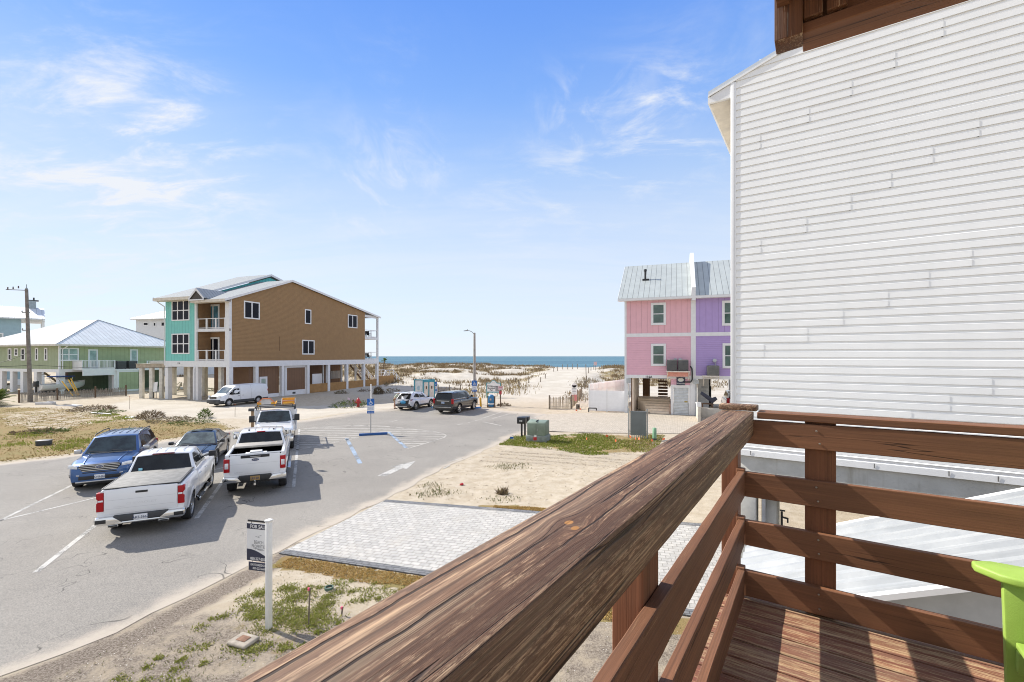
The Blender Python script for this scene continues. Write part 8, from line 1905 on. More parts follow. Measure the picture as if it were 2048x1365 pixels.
def fences_posts():
    # slat fence (gate) at the path
    a, e, f = hit(1099, 819, 25, 70), hit(1143, 818, 25, 70), hit(1163, 794, 25, 90)
    t = thing('sand_fence', 'weathered wood slat fence with wires beside the beach path', 'fence', a, 0); m = MB(); rs = random.Random(3)
    for p, q, n in ((a, e, 24), (e, f, 26)):
        for k in range(n):
            c = p.lerp(q, (k+.5)/n)-a; c.z = float(HGT(c.x+a.x, c.y+a.y))-a.z-.08; d = (q-p).normalized(); h = 1.22+rs.uniform(-.06, .06); l = d*rs.uniform(-.05, .05)
            m.bar(c, c+l+Vector((rs.uniform(-.02, .02), 0, h)), .045, .03)
    m.build('slats', M('pale_slat_wood', (.36, .29, .20), .85, 0, .25, 8), t)
    m = MB()
    for z in (.25, .65, 1.0): m.path([Vector((0, 0, z)), e-a+Vector((0, 0, z-.0)), f-a+Vector((0, 0, z))], .012, 5)
    m.build('wires', GALV, t)
    for i, p in enumerate((a, e, e.lerp(f, .5), f)):
        m = MB(); p = p-a; m.tube(p-Vector((0, 0, .2)), p+Vector((0, 0, 1.35)), .085, .08, 8); m.build('post', WOODP, t, 40)
    # picket style sand fence on the far left
    a, e = G(38, 806), G(252, 792); t = thing('picket_fence', 'low grey picket fence across the sand before the green house', 'fence', (a.x, a.y, 0), 0); m = MB(); n = 105
    for k in range(n):
        c = a.lerp(e, k/n)-a; h = 1.05+rs.uniform(-.1, .1); m.bar(c, c+Vector((rs.uniform(-.06, .06), 0, h)), .05, .03)
    m.build('slats', M('grey_slat_wood', (.25, .22, .19), .85, 0, .3, 8), t); m = MB()
    for z in (.3, .8): m.bar(Vector((0, 0, z)), e-a+Vector((0, 0, z)), .02, .02)
    m.build('wires', GALV, t)
    for k in (0, .32, .68, 1):
        c = a.lerp(e, k)-a; m = MB(); m.bar(c, c+Vector((0, 0, 1.4)), .12, .12); m.build('post', M('brown_post', (.14, .085, .05), .8), t)
    for (px0, py0, px1, py1, l) in ((124, 763, 147, 793.5, 'yellow brace pole leaning by the boat, leftmost of three'), (137, 760, 156, 793, 'yellow brace pole leaning by the boat, middle of three'), (142, 758, 159, 792, 'yellow brace pole leaning by the boat, rightmost of three')):
        q = G(px1, py1); T = PT(px0, py0, q.y+1.2); t = thing('brace_pole', l, 'pole', (q.x, q.y, 0), 0, 'yellow brace poles'); m = MB(); m.tube((0, 0, 0), T-Vector((q.x, q.y, 0)), .07, None, 8); m.build('pole', YEL, t, 40); m = MB(); m.lathe([(.09, 0), (.09, .08), (.0, .1)], 8); m.build('foot', DGREY, t)
    # utility pole with wires
    q = G(61, 804); T = PT(53, 579, q.y); t = thing('utility_pole', 'tall weathered wooden utility pole standing before the green house', 'utility pole', (q.x, q.y, -.1), 0); top = T-Vector((q.x, q.y, -.1))
    m = MB(); m.tube((0, 0, 0), top, .21, .14, 14); m.build('pole', M('utility_pole_wood', (.22, .19, .165), .85, 0, .25, 3, .4, 30), t, 40)
    m = MB(); m.tube(top, top+Vector((0, 0, .55)), .03); m.lathe([(.10, 0), (.10, .12), (.04, .2), (0, .2)], 10, tuple(top)); m.build('cap_pin', GALV, t)
    m = MB()
    for z, s_ in ((-2.6, .5), (-4.6, .45)): m.bar(top+Vector((-s_, 0, z)), top+Vector((s_*.7, 0, z)), .08, .1); m.lathe([(.05, 0), (.06, .1), (.03, .18), (0, .18)], 8, tuple(top+Vector((-s_, 0, z+.05))))
    m.build('brackets', GALV, t); m = MB()
    for dx, dz in ((-.9, .3), (-1.5, .22), (-2.1, .18)): m.lathe([(.04, 0), (.07, .08), (.04, .16), (.07, .24), (0, .3)], 8, tuple(top+Vector((dx, 0, dz-.2))))
    m.bar(top+Vector((-2.3, 0, -.03)), top+Vector((0, 0, -.12)), .06, .07); m.build('insulators', M('brown_porcelain', (.10, .07, .06), .3), t)
    pt = Vector((q.x, q.y, 0))
    def wire(a, b, sag, r, name, label):
        a, b = Vector(a), Vector(b); P = [a.lerp(b, k/14)-Vector((0, 0, sag*4*(k/14)*(1-k/14))) for k in range(15)]; m = MB(); m.path([p-a for p in P], r, 5); o = m.build(name, BLK, None); o.location = a; tag(o, label, 'cable')
    tw = T
    wire(PT(57, 730, q.y), PT(420, 731, 54.5), .35, .022, 'overhead_cable', 'thin black cable sagging right across the green house front')
    wire(PT(57, 705, q.y), PT(-60, 733, 50), .4, .022, 'overhead_cable', 'thin black cable running left from the middle of the utility pole')
    wire(PT(56, 731, q.y), PT(-90, 728, 46), .2, .022, 'overhead_cable', 'low black cable running left from the utility pole past green pillars')
    # beach path posts
    def post(px, py0, py1, label, group, r=.075):
        b = hit(px, py1, 35, 150); h = max(.6, (py1-py0)*b.y/F); t = thing('path_post', label, 'post', b-Vector((0, 0, .15)), random.uniform(0, 3), group)
        t.rotation_euler = (random.uniform(-.04, .04), random.uniform(-.04, .04), t.rotation_euler.z); m = MB(); m.tube((0, 0, 0), (0, 0, h+.15), r, r*.92, 8); m.build('pole', WOODP, t, 40); return t, b+Vector((0, 0, h*.8))
    cs = lambda L: [(740+a*.2539, 620+b*.2539, 620+c*.2539) for a, b, c in L]
    LP = cs([(925,565,640),(1028,560,640),(1092,545,590),(1100,575,632),(1145,535,572),(1168,565,600),(1180,566,613),(1250,540,576),(1343,530,570),(1380,505,541),(1447,457,487),(1477,446,482),(1518,430,470),(1557,430,470),(1595,425,468),(1635,425,468)])
    rp = []
    for p in LP: rp.append(post(*p, 'weathered wooden post along the left side of the sandy beach path', 'posts along the left side of the beach path')[1])
    RP = cs([(1703,430,535),(1705,520,575),(1722,455,500),(1740,450,480),(1763,435,472),(1838,435,470),(1690,560,622),(1697,552,600),(1660,640,705),(1668,630,692)])
    for p in RP: post(*p, 'weathered wooden post along the right side of the sandy beach path', 'posts along the right side of the beach path')
    FP = cs([(560,610,640),(600,612,640),(664,615,640)])
    for p in FP: post(*p, 'short dark post in the dune grass behind the black SUV', 'posts behind the black SUV', .07)
    b = hit(740+1775*.2539, 620+478*.2539, 60, 150); t = thing('beach_flag_sign', 'small pink and white notice on a post at the crest of the path', 'sign', b, 0); m = MB(); m.bar((0, .03, 0), (0, .03, 1.9), .1, .1); m.build('post', WOODP, t); m = MB(); m.box((-.35, -.03, 1.15), (.35, .0, 1.95)); m.build('notice', M('pink_notice', (.62, .45, .46), .5), t)
    m = MB(); rp2 = [rp[0], rp[1], rp[3], rp[6]]; a0 = rp2[0]; P = []
    for a, b in zip(rp2, rp2[1:]):
        for k in range(7): P.append(a.lerp(b, k/7)-Vector((0, 0, .35*4*(k/7)*(1-k/7)))-a0)
    P.append(rp2[-1]-a0); m.path(P, .03, 6); o = m.build('rope', M('pale_rope', (.48, .42, .32), .9), None); o.location = a0; tag(o, 'pale rope sagging between posts behind the pier sign', 'rope')
    # low boardwalk fence behind the cars
    a, e = G(868, 800), G(905, 801); a = Vector((a.x, a.y+3, .1)); e = Vector((e.x+.6, e.y+3, .1)); t = thing('slat_fence', 'low grey slat fence between the restroom and black SUV', 'fence', a, 0); m = MB()
    for k in range(34): c = a.lerp(e, k/34)-a; m.bar(c, c+Vector((0, 0, 1.15)), .06, .03)
    m.build('slats', M('grey_slat_wood', (.25, .22, .19), .85, 0, .3, 8), t)
    for k in (0, .5, 1): c = a.lerp(e, k)-a; m = MB(); m.bar(c, c+Vector((0, 0, 1.5)), .1, .1); m.build('post', WOODP, t)
fences_posts()

# ------------------------------------------------------------------ person at the open tailgate
def person():
    q = G(789.5, 818); t = thing('person', 'person in pale green shirt and tan shorts bending into the open tailgate', 'person', (q.x, q.y, ROADZ), R(8))
    # local: faces +x ... bends forward into the boot
    J = {}; V = []; E = []; RAD = []
    def v(p, r): V.append(p); RAD.append(r); return len(V)-1
    def e(a, b): E.append((a, b))
    pel = v((0, 0, .95), .125); ab = v((.07, 0, 1.10), .125); ch = v((.20, 0, 1.30), .145); nk = v((.33, 0, 1.45), .06); hd0 = v((.37, 0, 1.52), .075); hd1 = v((.42, 0, 1.63), .095); hd2 = v((.45, 0, 1.70), .06)
    for a, b in ((pel, ab), (ab, ch), (ch, nk), (nk, hd0), (hd0, hd1), (hd1, hd2)): e(a, b)
    for s in (1, -1):
        hip = v((.0, s*.10, .90), .095); kn = v((.03+.03*s, s*.11, .50), .058); cf = v((-.01+.03*s, s*.11, .36), .056); an = v((-.02+.03*s, s*.11, .09), .036); ft = v((.06+.03*s, s*.12, .045), .04); to = v((.17+.03*s, s*.13, .03), .032)
        for a, b in ((pel, hip), (hip, kn), (kn, cf), (cf, an), (an, ft), (ft, to)): e(a, b)
        sh = v((.27, s*.19, 1.36), .062); el = v((.40, s*.24, 1.12), .043); wr = v((.60, s*.18, 1.02), .028); pm = v((.66, s*.17, 1.00), .030)
        for a, b in ((ch, sh), (sh, el), (el, wr), (wr, pm)): e(a, b)
        for k in range(4):
            y = s*(.145+.02*k); L = (.065, .075, .07, .055)[k]; f1 = v((.70, y, .995), .010); f2 = v((.70+L*.6, y, .97), .009); f3 = v((.70+L*.7, y, .945), .008); e(pm, f1); e(f1, f2); e(f2, f3)
        t1 = v((.67, s*.125, .99), .011); t2 = v((.70, s*.11, .965), .009); e(pm, t1); e(t1, t2)
    me = bpy.data.meshes.new('body'); me.from_pydata(V, E, []); o = bpy.data.objects.new('body', me); col.objects.link(o); o.parent = t
    sk = o.modifiers.new('skin', 'SKIN'); sk.use_smooth_shade = True
    for d, r in zip(me.skin_vertices[0].data if me.skin_vertices else [], RAD): d.radius = (r, r)
    if not me.skin_vertices:
        bpy.context.view_layer.update()
    sv = me.skin_vertices[0].data
    for i, r in enumerate(RAD): sv[i].radius = (r, r); sv[i].use_root = (i == 0)
    sb = o.modifiers.new('smooth', 'SUBSURF'); sb.levels = 1; sb.render_levels = 1
    me.materials.append(M('skin', (.46, .27, .19), .6, 0, .06, 6))
    def garment(name, pts, edges, mat):
        m2 = bpy.data.meshes.new(name); m2.from_pydata([p for p, r in pts], edges, []); g = bpy.data.objects.new(name, m2); col.objects.link(g); g.parent = t
        s_ = g.modifiers.new('skin', 'SKIN'); s_.use_smooth_shade = True
        for i, (p, r) in enumerate(pts): m2.skin_vertices[0].data[i].radius = (r, r); m2.skin_vertices[0].data[i].use_root = (i == 0)
        b_ = g.modifiers.new('smooth', 'SUBSURF'); b_.levels = 1; b_.render_levels = 1; m2.materials.append(mat)
    garment('shirt', [((.0, 0, .98), .15), ((.08, 0, 1.12), .155), ((.21, 0, 1.31), .168), ((.30, 0, 1.42), .09), ((.27, .2, 1.36), .082), ((.35, .24, 1.20), .066), ((.27, -.2, 1.36), .082), ((.35, -.24, 1.20), .066)], [(0, 1), (1, 2), (2, 3), (2, 4), (4, 5), (2, 6), (6, 7)], M('pale_green_shirt', (.40, .44, .34), .85, 0, .12, 9))
    garment('shorts', [((-.005, 0, .95), .15), ((.0, .10, .86), .115), ((.045, .115, .60), .095), ((.0, -.10, .86), .115), ((-.0, -.115, .60), .095)], [(0, 1), (1, 2), (0, 3), (3, 4)], M('tan_shorts', (.34, .24, .15), .85))
    garment('hair', [((.39, 0, 1.66), .095), ((.43, 0, 1.73), .075), ((.36, 0, 1.60), .075)], [(0, 1), (0, 2)], M('brown_hair', (.07, .04, .025), .8))
    m = MB(); m.lathe([(0, -.012), (.012, -.006), (.012, .006), (0, .012)], 8, (.512, .035, 1.645)); m.lathe([(0, -.012), (.012, -.006), (.012, .006), (0, .012)], 8, (.512, -.035, 1.645)); m.build('eyes', BLK, t)
    m = MB(); m.prism([(.50, -.018, 1.60), (.50, .018, 1.60), (.545, 0, 1.605), (.515, 0, 1.645)], (0, 0, .004)); m.box((.495, -.03, 1.572), (.508, .03, 1.58)); m.build('nose_and_mouth', M('skin_shadow', (.38, .19, .14), .6), t)
    m = MB()
    for s in (1, -1): m.box((-.10+.05+.03*s, s*.12-.05, 0), (.22+.03*s, s*.12+.05, .05))
    m.build('sandals', M('brown_sandal', (.09, .05, .03), .7), t, bevel=.012)
person()
# ------------------------------------------------------------------ vegetation
def m_leaf(name, a, b, c=None):
    if name in _mc: return _mc[name]
    n = N(name); t = n.attr('tint'); cc = n.mix(n.ramp(t, 0, .6), a, b)
    if c: cc = n.mix(n.ramp(t, .6, 1), cc, c)
    n.base(cc, .75, 0, .15); tr = n.n('ShaderNodeBsdfTranslucent'); n.l(cc, tr.inputs['Color']); mx = n.n('ShaderNodeMixShader'); mx.inputs[0].default_value = .25
    out = n.t.nodes['Material Output']; n.l(n.b.outputs[0], mx.inputs[1]); n.l(tr.outputs[0], mx.inputs[2]); n.l(mx.outputs[0], out.inputs['Surface'])
    _mc[name] = n.mat; return n.mat
def tri_mesh(name, V, F_, tint, mat, parent=None):
    """V (n,3), faces as fixed-size index rows"""
    me = bpy.data.meshes.new(name); k = F_.shape[1]
    me.vertices.add(len(V)); me.vertices.foreach_set('co', np.asarray(V, np.float32).ravel())
    me.loops.add(F_.size); me.loops.foreach_set('vertex_index', F_.ravel().astype(np.int32)); me.polygons.add(len(F_)); me.polygons.foreach_set('loop_start', np.arange(0, F_.size, k, dtype=np.int32))
    me.update(); me.validate(); setattr_pts(me, 'tint', tint); me.materials.append(mat)
    o = bpy.data.objects.new(name, me); col.objects.link(o)
    if parent is not None: o.parent = parent
    return o
def blades(P, h0, h1, w, lean=.5, z=None):
    """bent grass blades (quad + tip) at points P; returns V, F(tri), tint"""
    n = len(P); a = rng.uniform(0, 2*np.pi, n); h = rng.uniform(h0, h1, n); l = rng.uniform(.15, lean, n)*h; ld = rng.uniform(0, 2*np.pi, n)
    zz = HGT(P[:, 0], P[:, 1]) if z is None else z
    b = np.stack([P[:, 0], P[:, 1], zz-.01], -1); s = np.stack([np.cos(a), np.sin(a), 0*a], -1)*(w*rng.uniform(.6, 1.3, n))[:, None]
    d = np.stack([np.cos(ld), np.sin(ld), 0*a], -1)
    m = b+d*(l*.35)[:, None]+np.stack([0*h, 0*h, h*.62], -1); t = b+d*l[:, None]+np.stack([0*h, 0*h, h], -1)
    V = np.stack([b-s, b+s, m-s*.75, m+s*.75, t], 1).reshape(-1, 3); i = np.arange(n)[:, None]*5
    Fc = np.concatenate([i+[0, 1, 3], i+[0, 3, 2], i+[2, 3, 4]], 1).reshape(-1, 3); tint = np.repeat(rng.uniform(0, 1, n), 5)
    return V, Fc, tint
def scatter(poly, n, dens=None, seed=0):
    xs = [p[0] for p in poly]; ys = [p[1] for p in poly]; out = []
    while sum(len(o) for o in out) < n:
        P = np.stack([rng.uniform(min(xs), max(xs), n*3), rng.uniform(min(ys), max(ys), n*3)], -1); k = inpoly(P[:, 0], P[:, 1], poly)
        if dens is not None: k &= rng.uniform(0, 1, len(P)) < dens(P[:, 0], P[:, 1])
        out.append(P[k])
        if len(out) > 60: break
    return np.concatenate(out)[:n]
def offroad(x, y): return (np.minimum(np.minimum(dpoly(x, y, ROAD), dpoly(x, y, PAVE)), dpoly(x, y, PATIO)) > .12)
GREEN = m_leaf('fresh_grass', (.215, .245, .045), (.29, .30, .075), (.37, .32, .15)); OLIVE = m_leaf('dry_grass', (.27, .175, .068), (.225, .175, .058), (.15, .155, .04)); DUNE = m_leaf('dune_grass', (.17, .115, .065), (.25, .185, .105), (.15, .135, .07))
DRY = m_leaf('thin_weeds', (.13, .15, .05), (.21, .20, .10), (.30, .26, .16))
def grass():
    near = [(-8.0, 5.2), (-6.6, 9.2), (-5.9, 11.4), (-2.0, 10.4), (4.5, 8.2), (5.0, 3.0), (-2, 2.5)]
    # weeds near the for-sale post: in clumps
    C = scatter([(-6.3, 6.6), (-5.9, 9.4), (-4.6, 10.6), (-2.2, 10.0), (-1.6, 8.2), (-3.0, 6.6)], 130, lambda x, y: sstep(.42, .66, fbm(x, y, .9, 55)))
    hot = [g2(*p) for p in ((520,1188),(550,1215),(580,1200),(600,1225),(625,1235),(510,1230),(590,1245),(640,1225),(560,1235),(480,1290),(505,1300),(600,1190),(495,1215),(655,1205),(575,1180),(640,1245))]
    P = [rng.normal(0, 1, (90, 2))*rng.uniform(.04, .10)+c for c in C]+[rng.normal(0, 1, (340, 2))*rng.uniform(.10, .17)+np.array(h) for h in hot]
    P = np.concatenate(P); P = P[offroad(P[:, 0], P[:, 1])]; V, Fc, t = blades(P, .015, .055, .012, 1.5); o = tri_mesh('grass', V, Fc, t, GREEN); tag(o, 'fresh green weeds in clumps around the for-sale post', 'grass', kind='stuff')
    P = scatter(near, 5200, lambda x, y: sstep(.40, .7, fbm(x, y, 1.3, 41))*.9+.02); P = P[offroad(P[:, 0], P[:, 1])]; V, Fc, t = blades(P, .015, .06, .006, 1.0); o = tri_mesh('grass', V, Fc, t, DRY); tag(o, 'thin dry weeds on the shelly ground by the deck', 'grass', kind='stuff')
    # lot on the left
    P = scatter(LAWN, 42000, lambda x, y: sstep(.33, .55, fbm(x, y, 2.6, 61))*np.clip(30/np.hypot(x, y), .2, 1)**1.2); P = P[offroad(P[:, 0], P[:, 1])]; V, Fc, t = blades(P, .02, .065, .026, 1.5)
    g = sstep(.52, .64, fbm(V[:, 0], V[:, 1], 3.1, 71)); t = np.clip(t*.62+g*.4, 0, 1); o = tri_mesh('grass', V, Fc, t, OLIVE); tag(o, 'dry tan and olive grass on the vacant lot', 'grass', kind='stuff')
    C = [g2(*p) for p in ((130,897),(138,892),(60,873),(150,882),(210,832),(238,829),(225,830),(245,835),(30,890),(178,884),(200,845),(250,838),(48,868))]; P = np.concatenate([rng.normal(0, 1, (160, 2))*[.45, .4]+np.array(c) for c in C]); P = P[inpoly(P[:, 0], P[:, 1], LAWN)]; V, Fc, t = blades(P, .06, .16, .025, .8); o = tri_mesh('grass', V, Fc, t*.7, GREEN); tag(o, 'bright green tufts scattered over the vacant lot', 'grass', kind='stuff')
    # verge with the transformer
    P = scatter(RGRASS, 13000, lambda x, y: sstep(.42, .60, fbm(x, y, 1.8, 81)+.26*sstep(6.5, 3.2, x))); P = P[offroad(P[:, 0], P[:, 1])]; V, Fc, t = blades(P, .03, .11, .024, 1.1); k = sstep(4.2, 7.6, V[:, 0]); t = np.clip(t*.6+k*.42, 0, 1); o = tri_mesh('grass', V, Fc, t, m_leaf('verge_grass', (.17, .215, .03), (.22, .235, .05), (.33, .25, .13))); tag(o, 'green and browning grass verge around the transformer', 'grass', kind='stuff')
    C = [g2(*p) for p in ((872,984),(850,990),(884,988),(1005,1000),(1000,932),(1015,937),(1040,932),(860,972),(730,1008)) ]; P = np.concatenate([rng.normal(0, 1, (90, 2))*[.28, .22]+np.array(c) for c in C]); P = P[offroad(P[:, 0], P[:, 1])]; V, Fc, t = blades(P, .03, .12, .014, 1.0); o = tri_mesh('grass', V, Fc, t, DRY); tag(o, 'sparse weed tufts on the bare sand lot', 'grass', kind='stuff')
    # strip of brown turf along the pavers
    for (a, b, w_) in ((PAVE[0], PAVE[3], -.55), (PAVE[1], PAVE[2], .30)):
        a = np.array(a); b = np.array(b); n = 7000; u = rng.uniform(.03 if w_ < 0 else .30, .62, n); v = rng.uniform(0, 1, n); d = b-a; nn = np.array([-d[1], d[0]])/np.hypot(*d); P = a+d*u[:, None]+nn*(np.sign(w_)*.05+w_*v*(.75+.5*vnoise(u*30, 0*u, 2.0, 5)))[:, None]; V, Fc, t = blades(P, .012, .035, .016, 1.4, np.full(n, .02)); o = tri_mesh('grass', V, Fc, t*.75, m_leaf('turf_strip', (.46, .30, .12), (.42, .29, .10), (.34, .28, .10))); tag(o, 'strip of tan turf along the %s edge of the paver driveway' % ('near' if w_ < 0 else 'far'), 'grass', kind='stuff')
    # dune vegetation
    def dd(x, y):
        v = x*.334+y*.943; pd = path_d(x, y); c = fbm(x, y, 9, 77)
        k = sstep(56, 74, v)*(1-sstep(128, 133, v))*sstep(5.0, 10, pd)*np.maximum(sstep(.40, .53, c)*(.35+.65*sstep(66, 92, v)), .95*sstep(106, 112, v))
        return k
    poly = [(-75, 55), (-20, 52), (0, 52), (50, 40), (70, 60), (60, 128), (10, 138), (-60, 150), (-110, 150)]
    P = scatter(poly, 3000, dd); Q = np.concatenate([p+rng.normal(0, 1, (16, 2))*.45 for p in P]); V, Fc, t = blades(Q, .25, .75, .05, 1.0); cl = np.repeat(rng.uniform(0, 1, len(P)), 80); o = tri_mesh('dune_grass', V, Fc, np.clip(t*.4+cl*.6, 0, 1), DUNE); tag(o, 'brown and olive dune grass over the white dunes', 'dune grass', kind='stuff')
    C = [hit(*p) for p in ((1035,778),(1040,775),(1010,782),(1022,788),(960,786),(940,784),(925,790),(1025,770),(975,778),(985,770),(948,795),(925,783))]; Q = np.concatenate([rng.normal(0, 1, (90, 2))*[1.3, 1.6]+np.array([c.x, c.y]) for c in C]); V, Fc, t = blades(Q, .2, .6, .045, 1.2); o = tri_mesh('dune_grass', V, Fc, np.clip(t*.8, 0, 1), m_leaf('tall_dune_grass', (.23, .165, .08), (.30, .23, .12), (.21, .20, .08))); tag(o, 'taller tan dune grass behind the pier sign', 'dune grass', kind='stuff')
    C = [hit(*p) for p in ((1175,776),(1170,765),(1160,790),(1182,762),(1155,800),(1165,772))]; Q = np.concatenate([rng.normal(0, 1, (120, 2))*[.9, 1.4]+np.array([c.x, c.y]) for c in C]); V, Fc, t = blades(Q, .2, .6, .04, .9); o = tri_mesh('dune_grass', V, Fc, t, DUNE); tag(o, 'dune grass on the right side of the beach path', 'dune grass', kind='stuff')
    # churned sand, tread rows and grit on the bare lot
    T = []
    for (a, b, n_) in (((1005,903),(1260,921),90), ((1000,908),(1250,927),90), ((985,914),(1235,935),80), ((1090,899),(1330,914),90), ((960,922),(1100,930),50)):
        a, b = np.array(g2(*a)), np.array(g2(*b)); u = np.linspace(0, 1, n_)
        for off in (-.12, -.04, .04, .12): T.append(a+(b-a)*u[:, None]+np.array([-.2, 1.])*off+rng.normal(0, .025, (n_, 2)))
    T.append(scatter([g2(*p) for p in ((1029,880),(985,895),(905,935),(800,992),(1060,1015),(1300,930),(1290,905),(1100,900))], 900)); P = np.concatenate(T); P = P[offroad(P[:, 0], P[:, 1])]; s = rng.uniform(.018, .05, len(P)); z = HGT(P[:, 0], P[:, 1])
    o6 = np.array([[1, 0, 0], [0, .55, 0], [-1, 0, 0], [0, -.55, 0], [0, 0, .55]]); V = np.concatenate([np.repeat(P[:, None, :], 5, 1), np.repeat(z[:, None, None], 5, 1)], 2)+o6[None]*s[:, None, None]*rng.uniform(.7, 1.3, (len(P), 5, 1)); i = np.arange(len(P))[:, None]*5
    Fc = np.concatenate([i+[0, 1, 4], i+[1, 2, 4], i+[2, 3, 4], i+[3, 0, 4]], 1).reshape(-1, 3); o = tri_mesh('sand_clods', V.reshape(-1, 3), Fc, np.repeat(rng.uniform(0, 1, len(P)), 5), m_leaf('sand_clod', (.40, .335, .25), (.48, .41, .32), (.30, .25, .19))); tag(o, 'small sand clods in tyre tracks across the bare lot', 'sand clods', kind='stuff')
    # shell and gravel
    n = 2600; P = scatter(near, n, lambda x, y: .15+.85*sstep(.45, .65, fbm(x, y, 1.0, 91))); P = P[offroad(P[:, 0], P[:, 1])]; z = HGT(P[:, 0], P[:, 1]); s = rng.uniform(.004, .014, len(P))
    o4 = np.array([[1, 0, 0], [-.5, .87, 0], [-.5, -.87, 0], [0, 0, .8]]); V = (P[:, None, :]*[1, 1])[:, :, :]; V = np.concatenate([np.repeat(P[:, None, :], 4, 1), np.repeat(z[:, None, None], 4, 1)], 2)+o4[None]*s[:, None, None]*rng.uniform(.6, 1.4, (len(P), 4, 1)); i = np.arange(len(P))[:, None]*4
    Fc = np.concatenate([i+[0, 1, 3], i+[1, 2, 3], i+[2, 0, 3]], 1).reshape(-1, 3); o = tri_mesh('gravel', V.reshape(-1, 3), Fc, np.repeat(rng.uniform(0, 1, len(P)), 4), m_leaf('shell_gravel', (.55, .50, .43), (.68, .64, .58))); tag(o, 'broken shell gravel on the ground by the deck', 'gravel', kind='stuff')
grass()
def bush(px, py, w_, h, label, mat, n=600, cat='bush', name='bush', spiky=.0, hitz=False, tr=None):
    q = G(px, py) if not hitz else hit(px, py); t = thing(name, label, cat, (q.x, q.y, q.z-.03), random.uniform(0, 6))
    th = rng.uniform(0, 2*np.pi, n); r = np.sqrt(rng.uniform(0, 1, n))*w_/2; zz = rng.uniform(0, 1, n)**.7*h*np.sqrt(np.clip(1-(r/(w_/2))**2, .05, 1)); lump = .75+.5*vnoise(th*2+r*3, zz*4, .8, 3)
    P = np.stack([r*np.cos(th)*lump, r*np.sin(th)*lump, zz], -1); d = P*[1, 1, .7]+[0, 0, .15]; d /= np.linalg.norm(d, axis=1)[:, None]+1e-6; d += rng.normal(0, .5, d.shape); L = rng.uniform(.10, .20, n)*max(.6, h)*1.5
    s = rng.normal(0, 1, d.shape); s /= np.linalg.norm(s, axis=1)[:, None]; s *= (L*.26)[:, None]
    V = np.stack([P-s, P+s, P+d*L[:, None]], 1).reshape(-1, 3); o = tri_mesh('foliage', V, np.arange(n*3).reshape(-1, 3), np.repeat(rng.uniform(0, 1, n), 3), mat, t)
    m = MB()
    for k in range(9): a = random.uniform(0, 6.3); m.tube((0, 0, 0), (math.cos(a)*w_*.3, math.sin(a)*w_*.3, h*random.uniform(.3, .6)), .008, .003, 5)
    m.build('stems', M('twig_brown', (.10, .07, .05), .9), t)
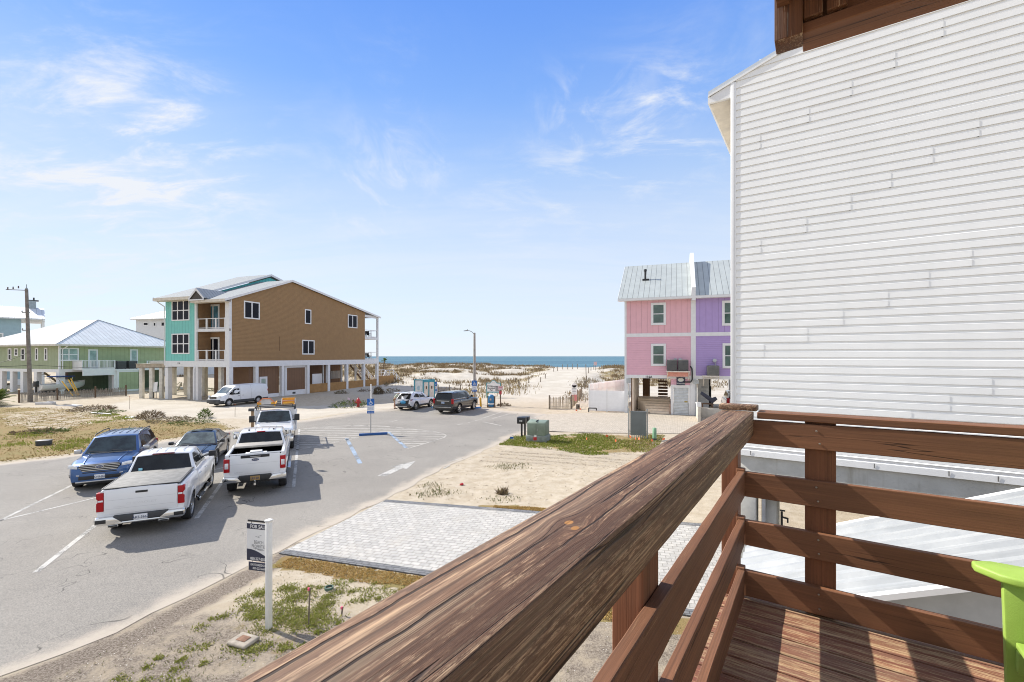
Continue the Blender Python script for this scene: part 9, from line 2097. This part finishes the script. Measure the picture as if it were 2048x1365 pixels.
def plants():
    BRN = m_leaf('brown_shrub', (.11, .075, .05), (.17, .125, .08), (.21, .17, .09)); GRB = m_leaf('green_shrub', (.06, .10, .025), (.11, .15, .04), (.17, .17, .07)); TAN = m_leaf('tan_shrub', (.16, .12, .075), (.24, .19, .12), (.14, .14, .06))
    bush(303, 836, 1.8, .62, 'round brown bush at the right end of the dry lot', BRN, 700); bush(186, 820, 3.6, .42, 'low brown shrub heap at the far edge of the dry lot', BRN, 900); bush(213, 826, 2.2, .28, 'low green shrub right of the brown shrub heap', GRB, 400)
    bush(345, 842, 3.2, .32, 'low tan shrub on the lot edge behind the dark sedan', TAN, 700); bush(410, 836, .9, .75, 'small spiky green plant at the sandy lot edge', GRB, 240); bush(72, 864, 2.6, .14, 'flat dark weed patch beside the black crate', BRN, 400); bush(100, 864, 2.2, .14, 'flat green weed patch on the middle of the dry lot', GRB, 350)
    bush(385, 846, 3.0, .2, 'flat olive weed clump beside the sedan roof', GRB, 450); bush(703, 813, 3.8, .65, 'low green shrub around the red hydrant', GRB, 800); bush(757, 789, 1.2, 1.0, 'dark leafless shrub on the shaded sand below the cedar fence', BRN, 420); bush(682, 788, 1.6, .5, 'grey-green sand shrub before the cedar fence posts', TAN, 350); bush(730, 784, 1.8, .4, 'small dark weed below the last porch post', BRN, 260); bush(785, 787, 2.4, .7, 'olive shrub left of the open tailgate', TAN, 420)
    bush(1005, 988, .32, .09, 'small dark weed clump on bare sand beside the handrail', BRN, 160); bush(1008, 812, 1.3, .28, 'seaweed-like brown clump on sand by the litter bin', BRN, 260); bush(600, 780, 1.4, .3, 'small weed at the foot of the brown garage panel', BRN, 200)
    # palms
    PALM = m_leaf('palm_green', (.045, .085, .018), (.085, .14, .03), (.15, .17, .05))
    def fronds(t, c, n, L, wid, mat, droop=1.0, seed=1):
        rs = np.random.default_rng(seed); V = []; 
        for k in range(n):
            a = rs.uniform(0, 2*np.pi); el = rs.uniform(-.3, 1.35); l = L*rs.uniform(.7, 1.1); d = np.array([math.cos(a)*math.cos(el), math.sin(a)*math.cos(el), math.sin(el)]); side = np.array([-math.sin(a), math.cos(a), 0]); S = 22
            for j in range(S):
                u = (j+1)/S; p = np.array(c)+d*l*u-np.array([0, 0, droop*l*.35*u*u])
                for sg in (1, -1):
                    ll = wid*math.sin(math.pi*min(1, u*.9+.1))*rs.uniform(.8, 1.2)+.03; tip = p+side*sg*ll+d*ll*.5-np.array([0, 0, .25*ll]); b = d*l*.018; V += [p-b, p+b, tip]
        V = np.array(V); nn = len(V)//3; return tri_mesh('crown', V, np.arange(nn*3).reshape(-1, 3), np.repeat(rs.uniform(0, 1, nn), 3), mat, t)
    q = PT(765.5, 740, 92); zb = 1.0; t = thing('palm_tree', 'small palm tree standing beyond the brown house porch', 'palm tree', (q.x, 92, zb), 0); zt = PT(0, 722, 92).z-zb
    m = MB(); m.path([(0, 0, -.3), (.1, 0, zt*.5), (.35, 0, zt)], .14, 8); m.build('trunk', M('palm_trunk', (.20, .15, .10), .9, 0, .3, 6), t, 40); fronds(t, (.35, 0, zt), 16, 1.25, .3, PALM, 1.0, 2)
    q = G(-8, 812); t = thing('palm_bush', 'bushy green palm at the left edge of the lot', 'palm', (q.x, q.y, 0), 0); m = MB(); m.lathe([(.3, 0), (.22, .5), (.1, .8), (0, .8)], 10); m.build('trunk', M('palm_trunk', (.20, .15, .10), .9, 0, .3, 6), t, 40); fronds(t, (0, 0, .5), 60, 2.2, .36, m_leaf('bush_palm_green', (.06, .10, .022), (.12, .17, .04), (.22, .22, .07)), .9, 5)
    q = G(590, 790); Y = 76; x0 = fr_ = None
    t = thing('palm_tree', 'palm crown seen through the pillars under the brown house', 'palm tree', (PT(462, 0, 66).x, 66, 0), 0); m = MB(); m.tube((0, 0, 0), (0, 0, 2.2), .16, .13, 8); m.build('trunk', M('palm_trunk', (.20, .15, .10), .9, 0, .3, 6), t, 40); fronds(t, (0, 0, 2.2), 18, 1.5, .3, PALM, 1.1, 8)
plants()
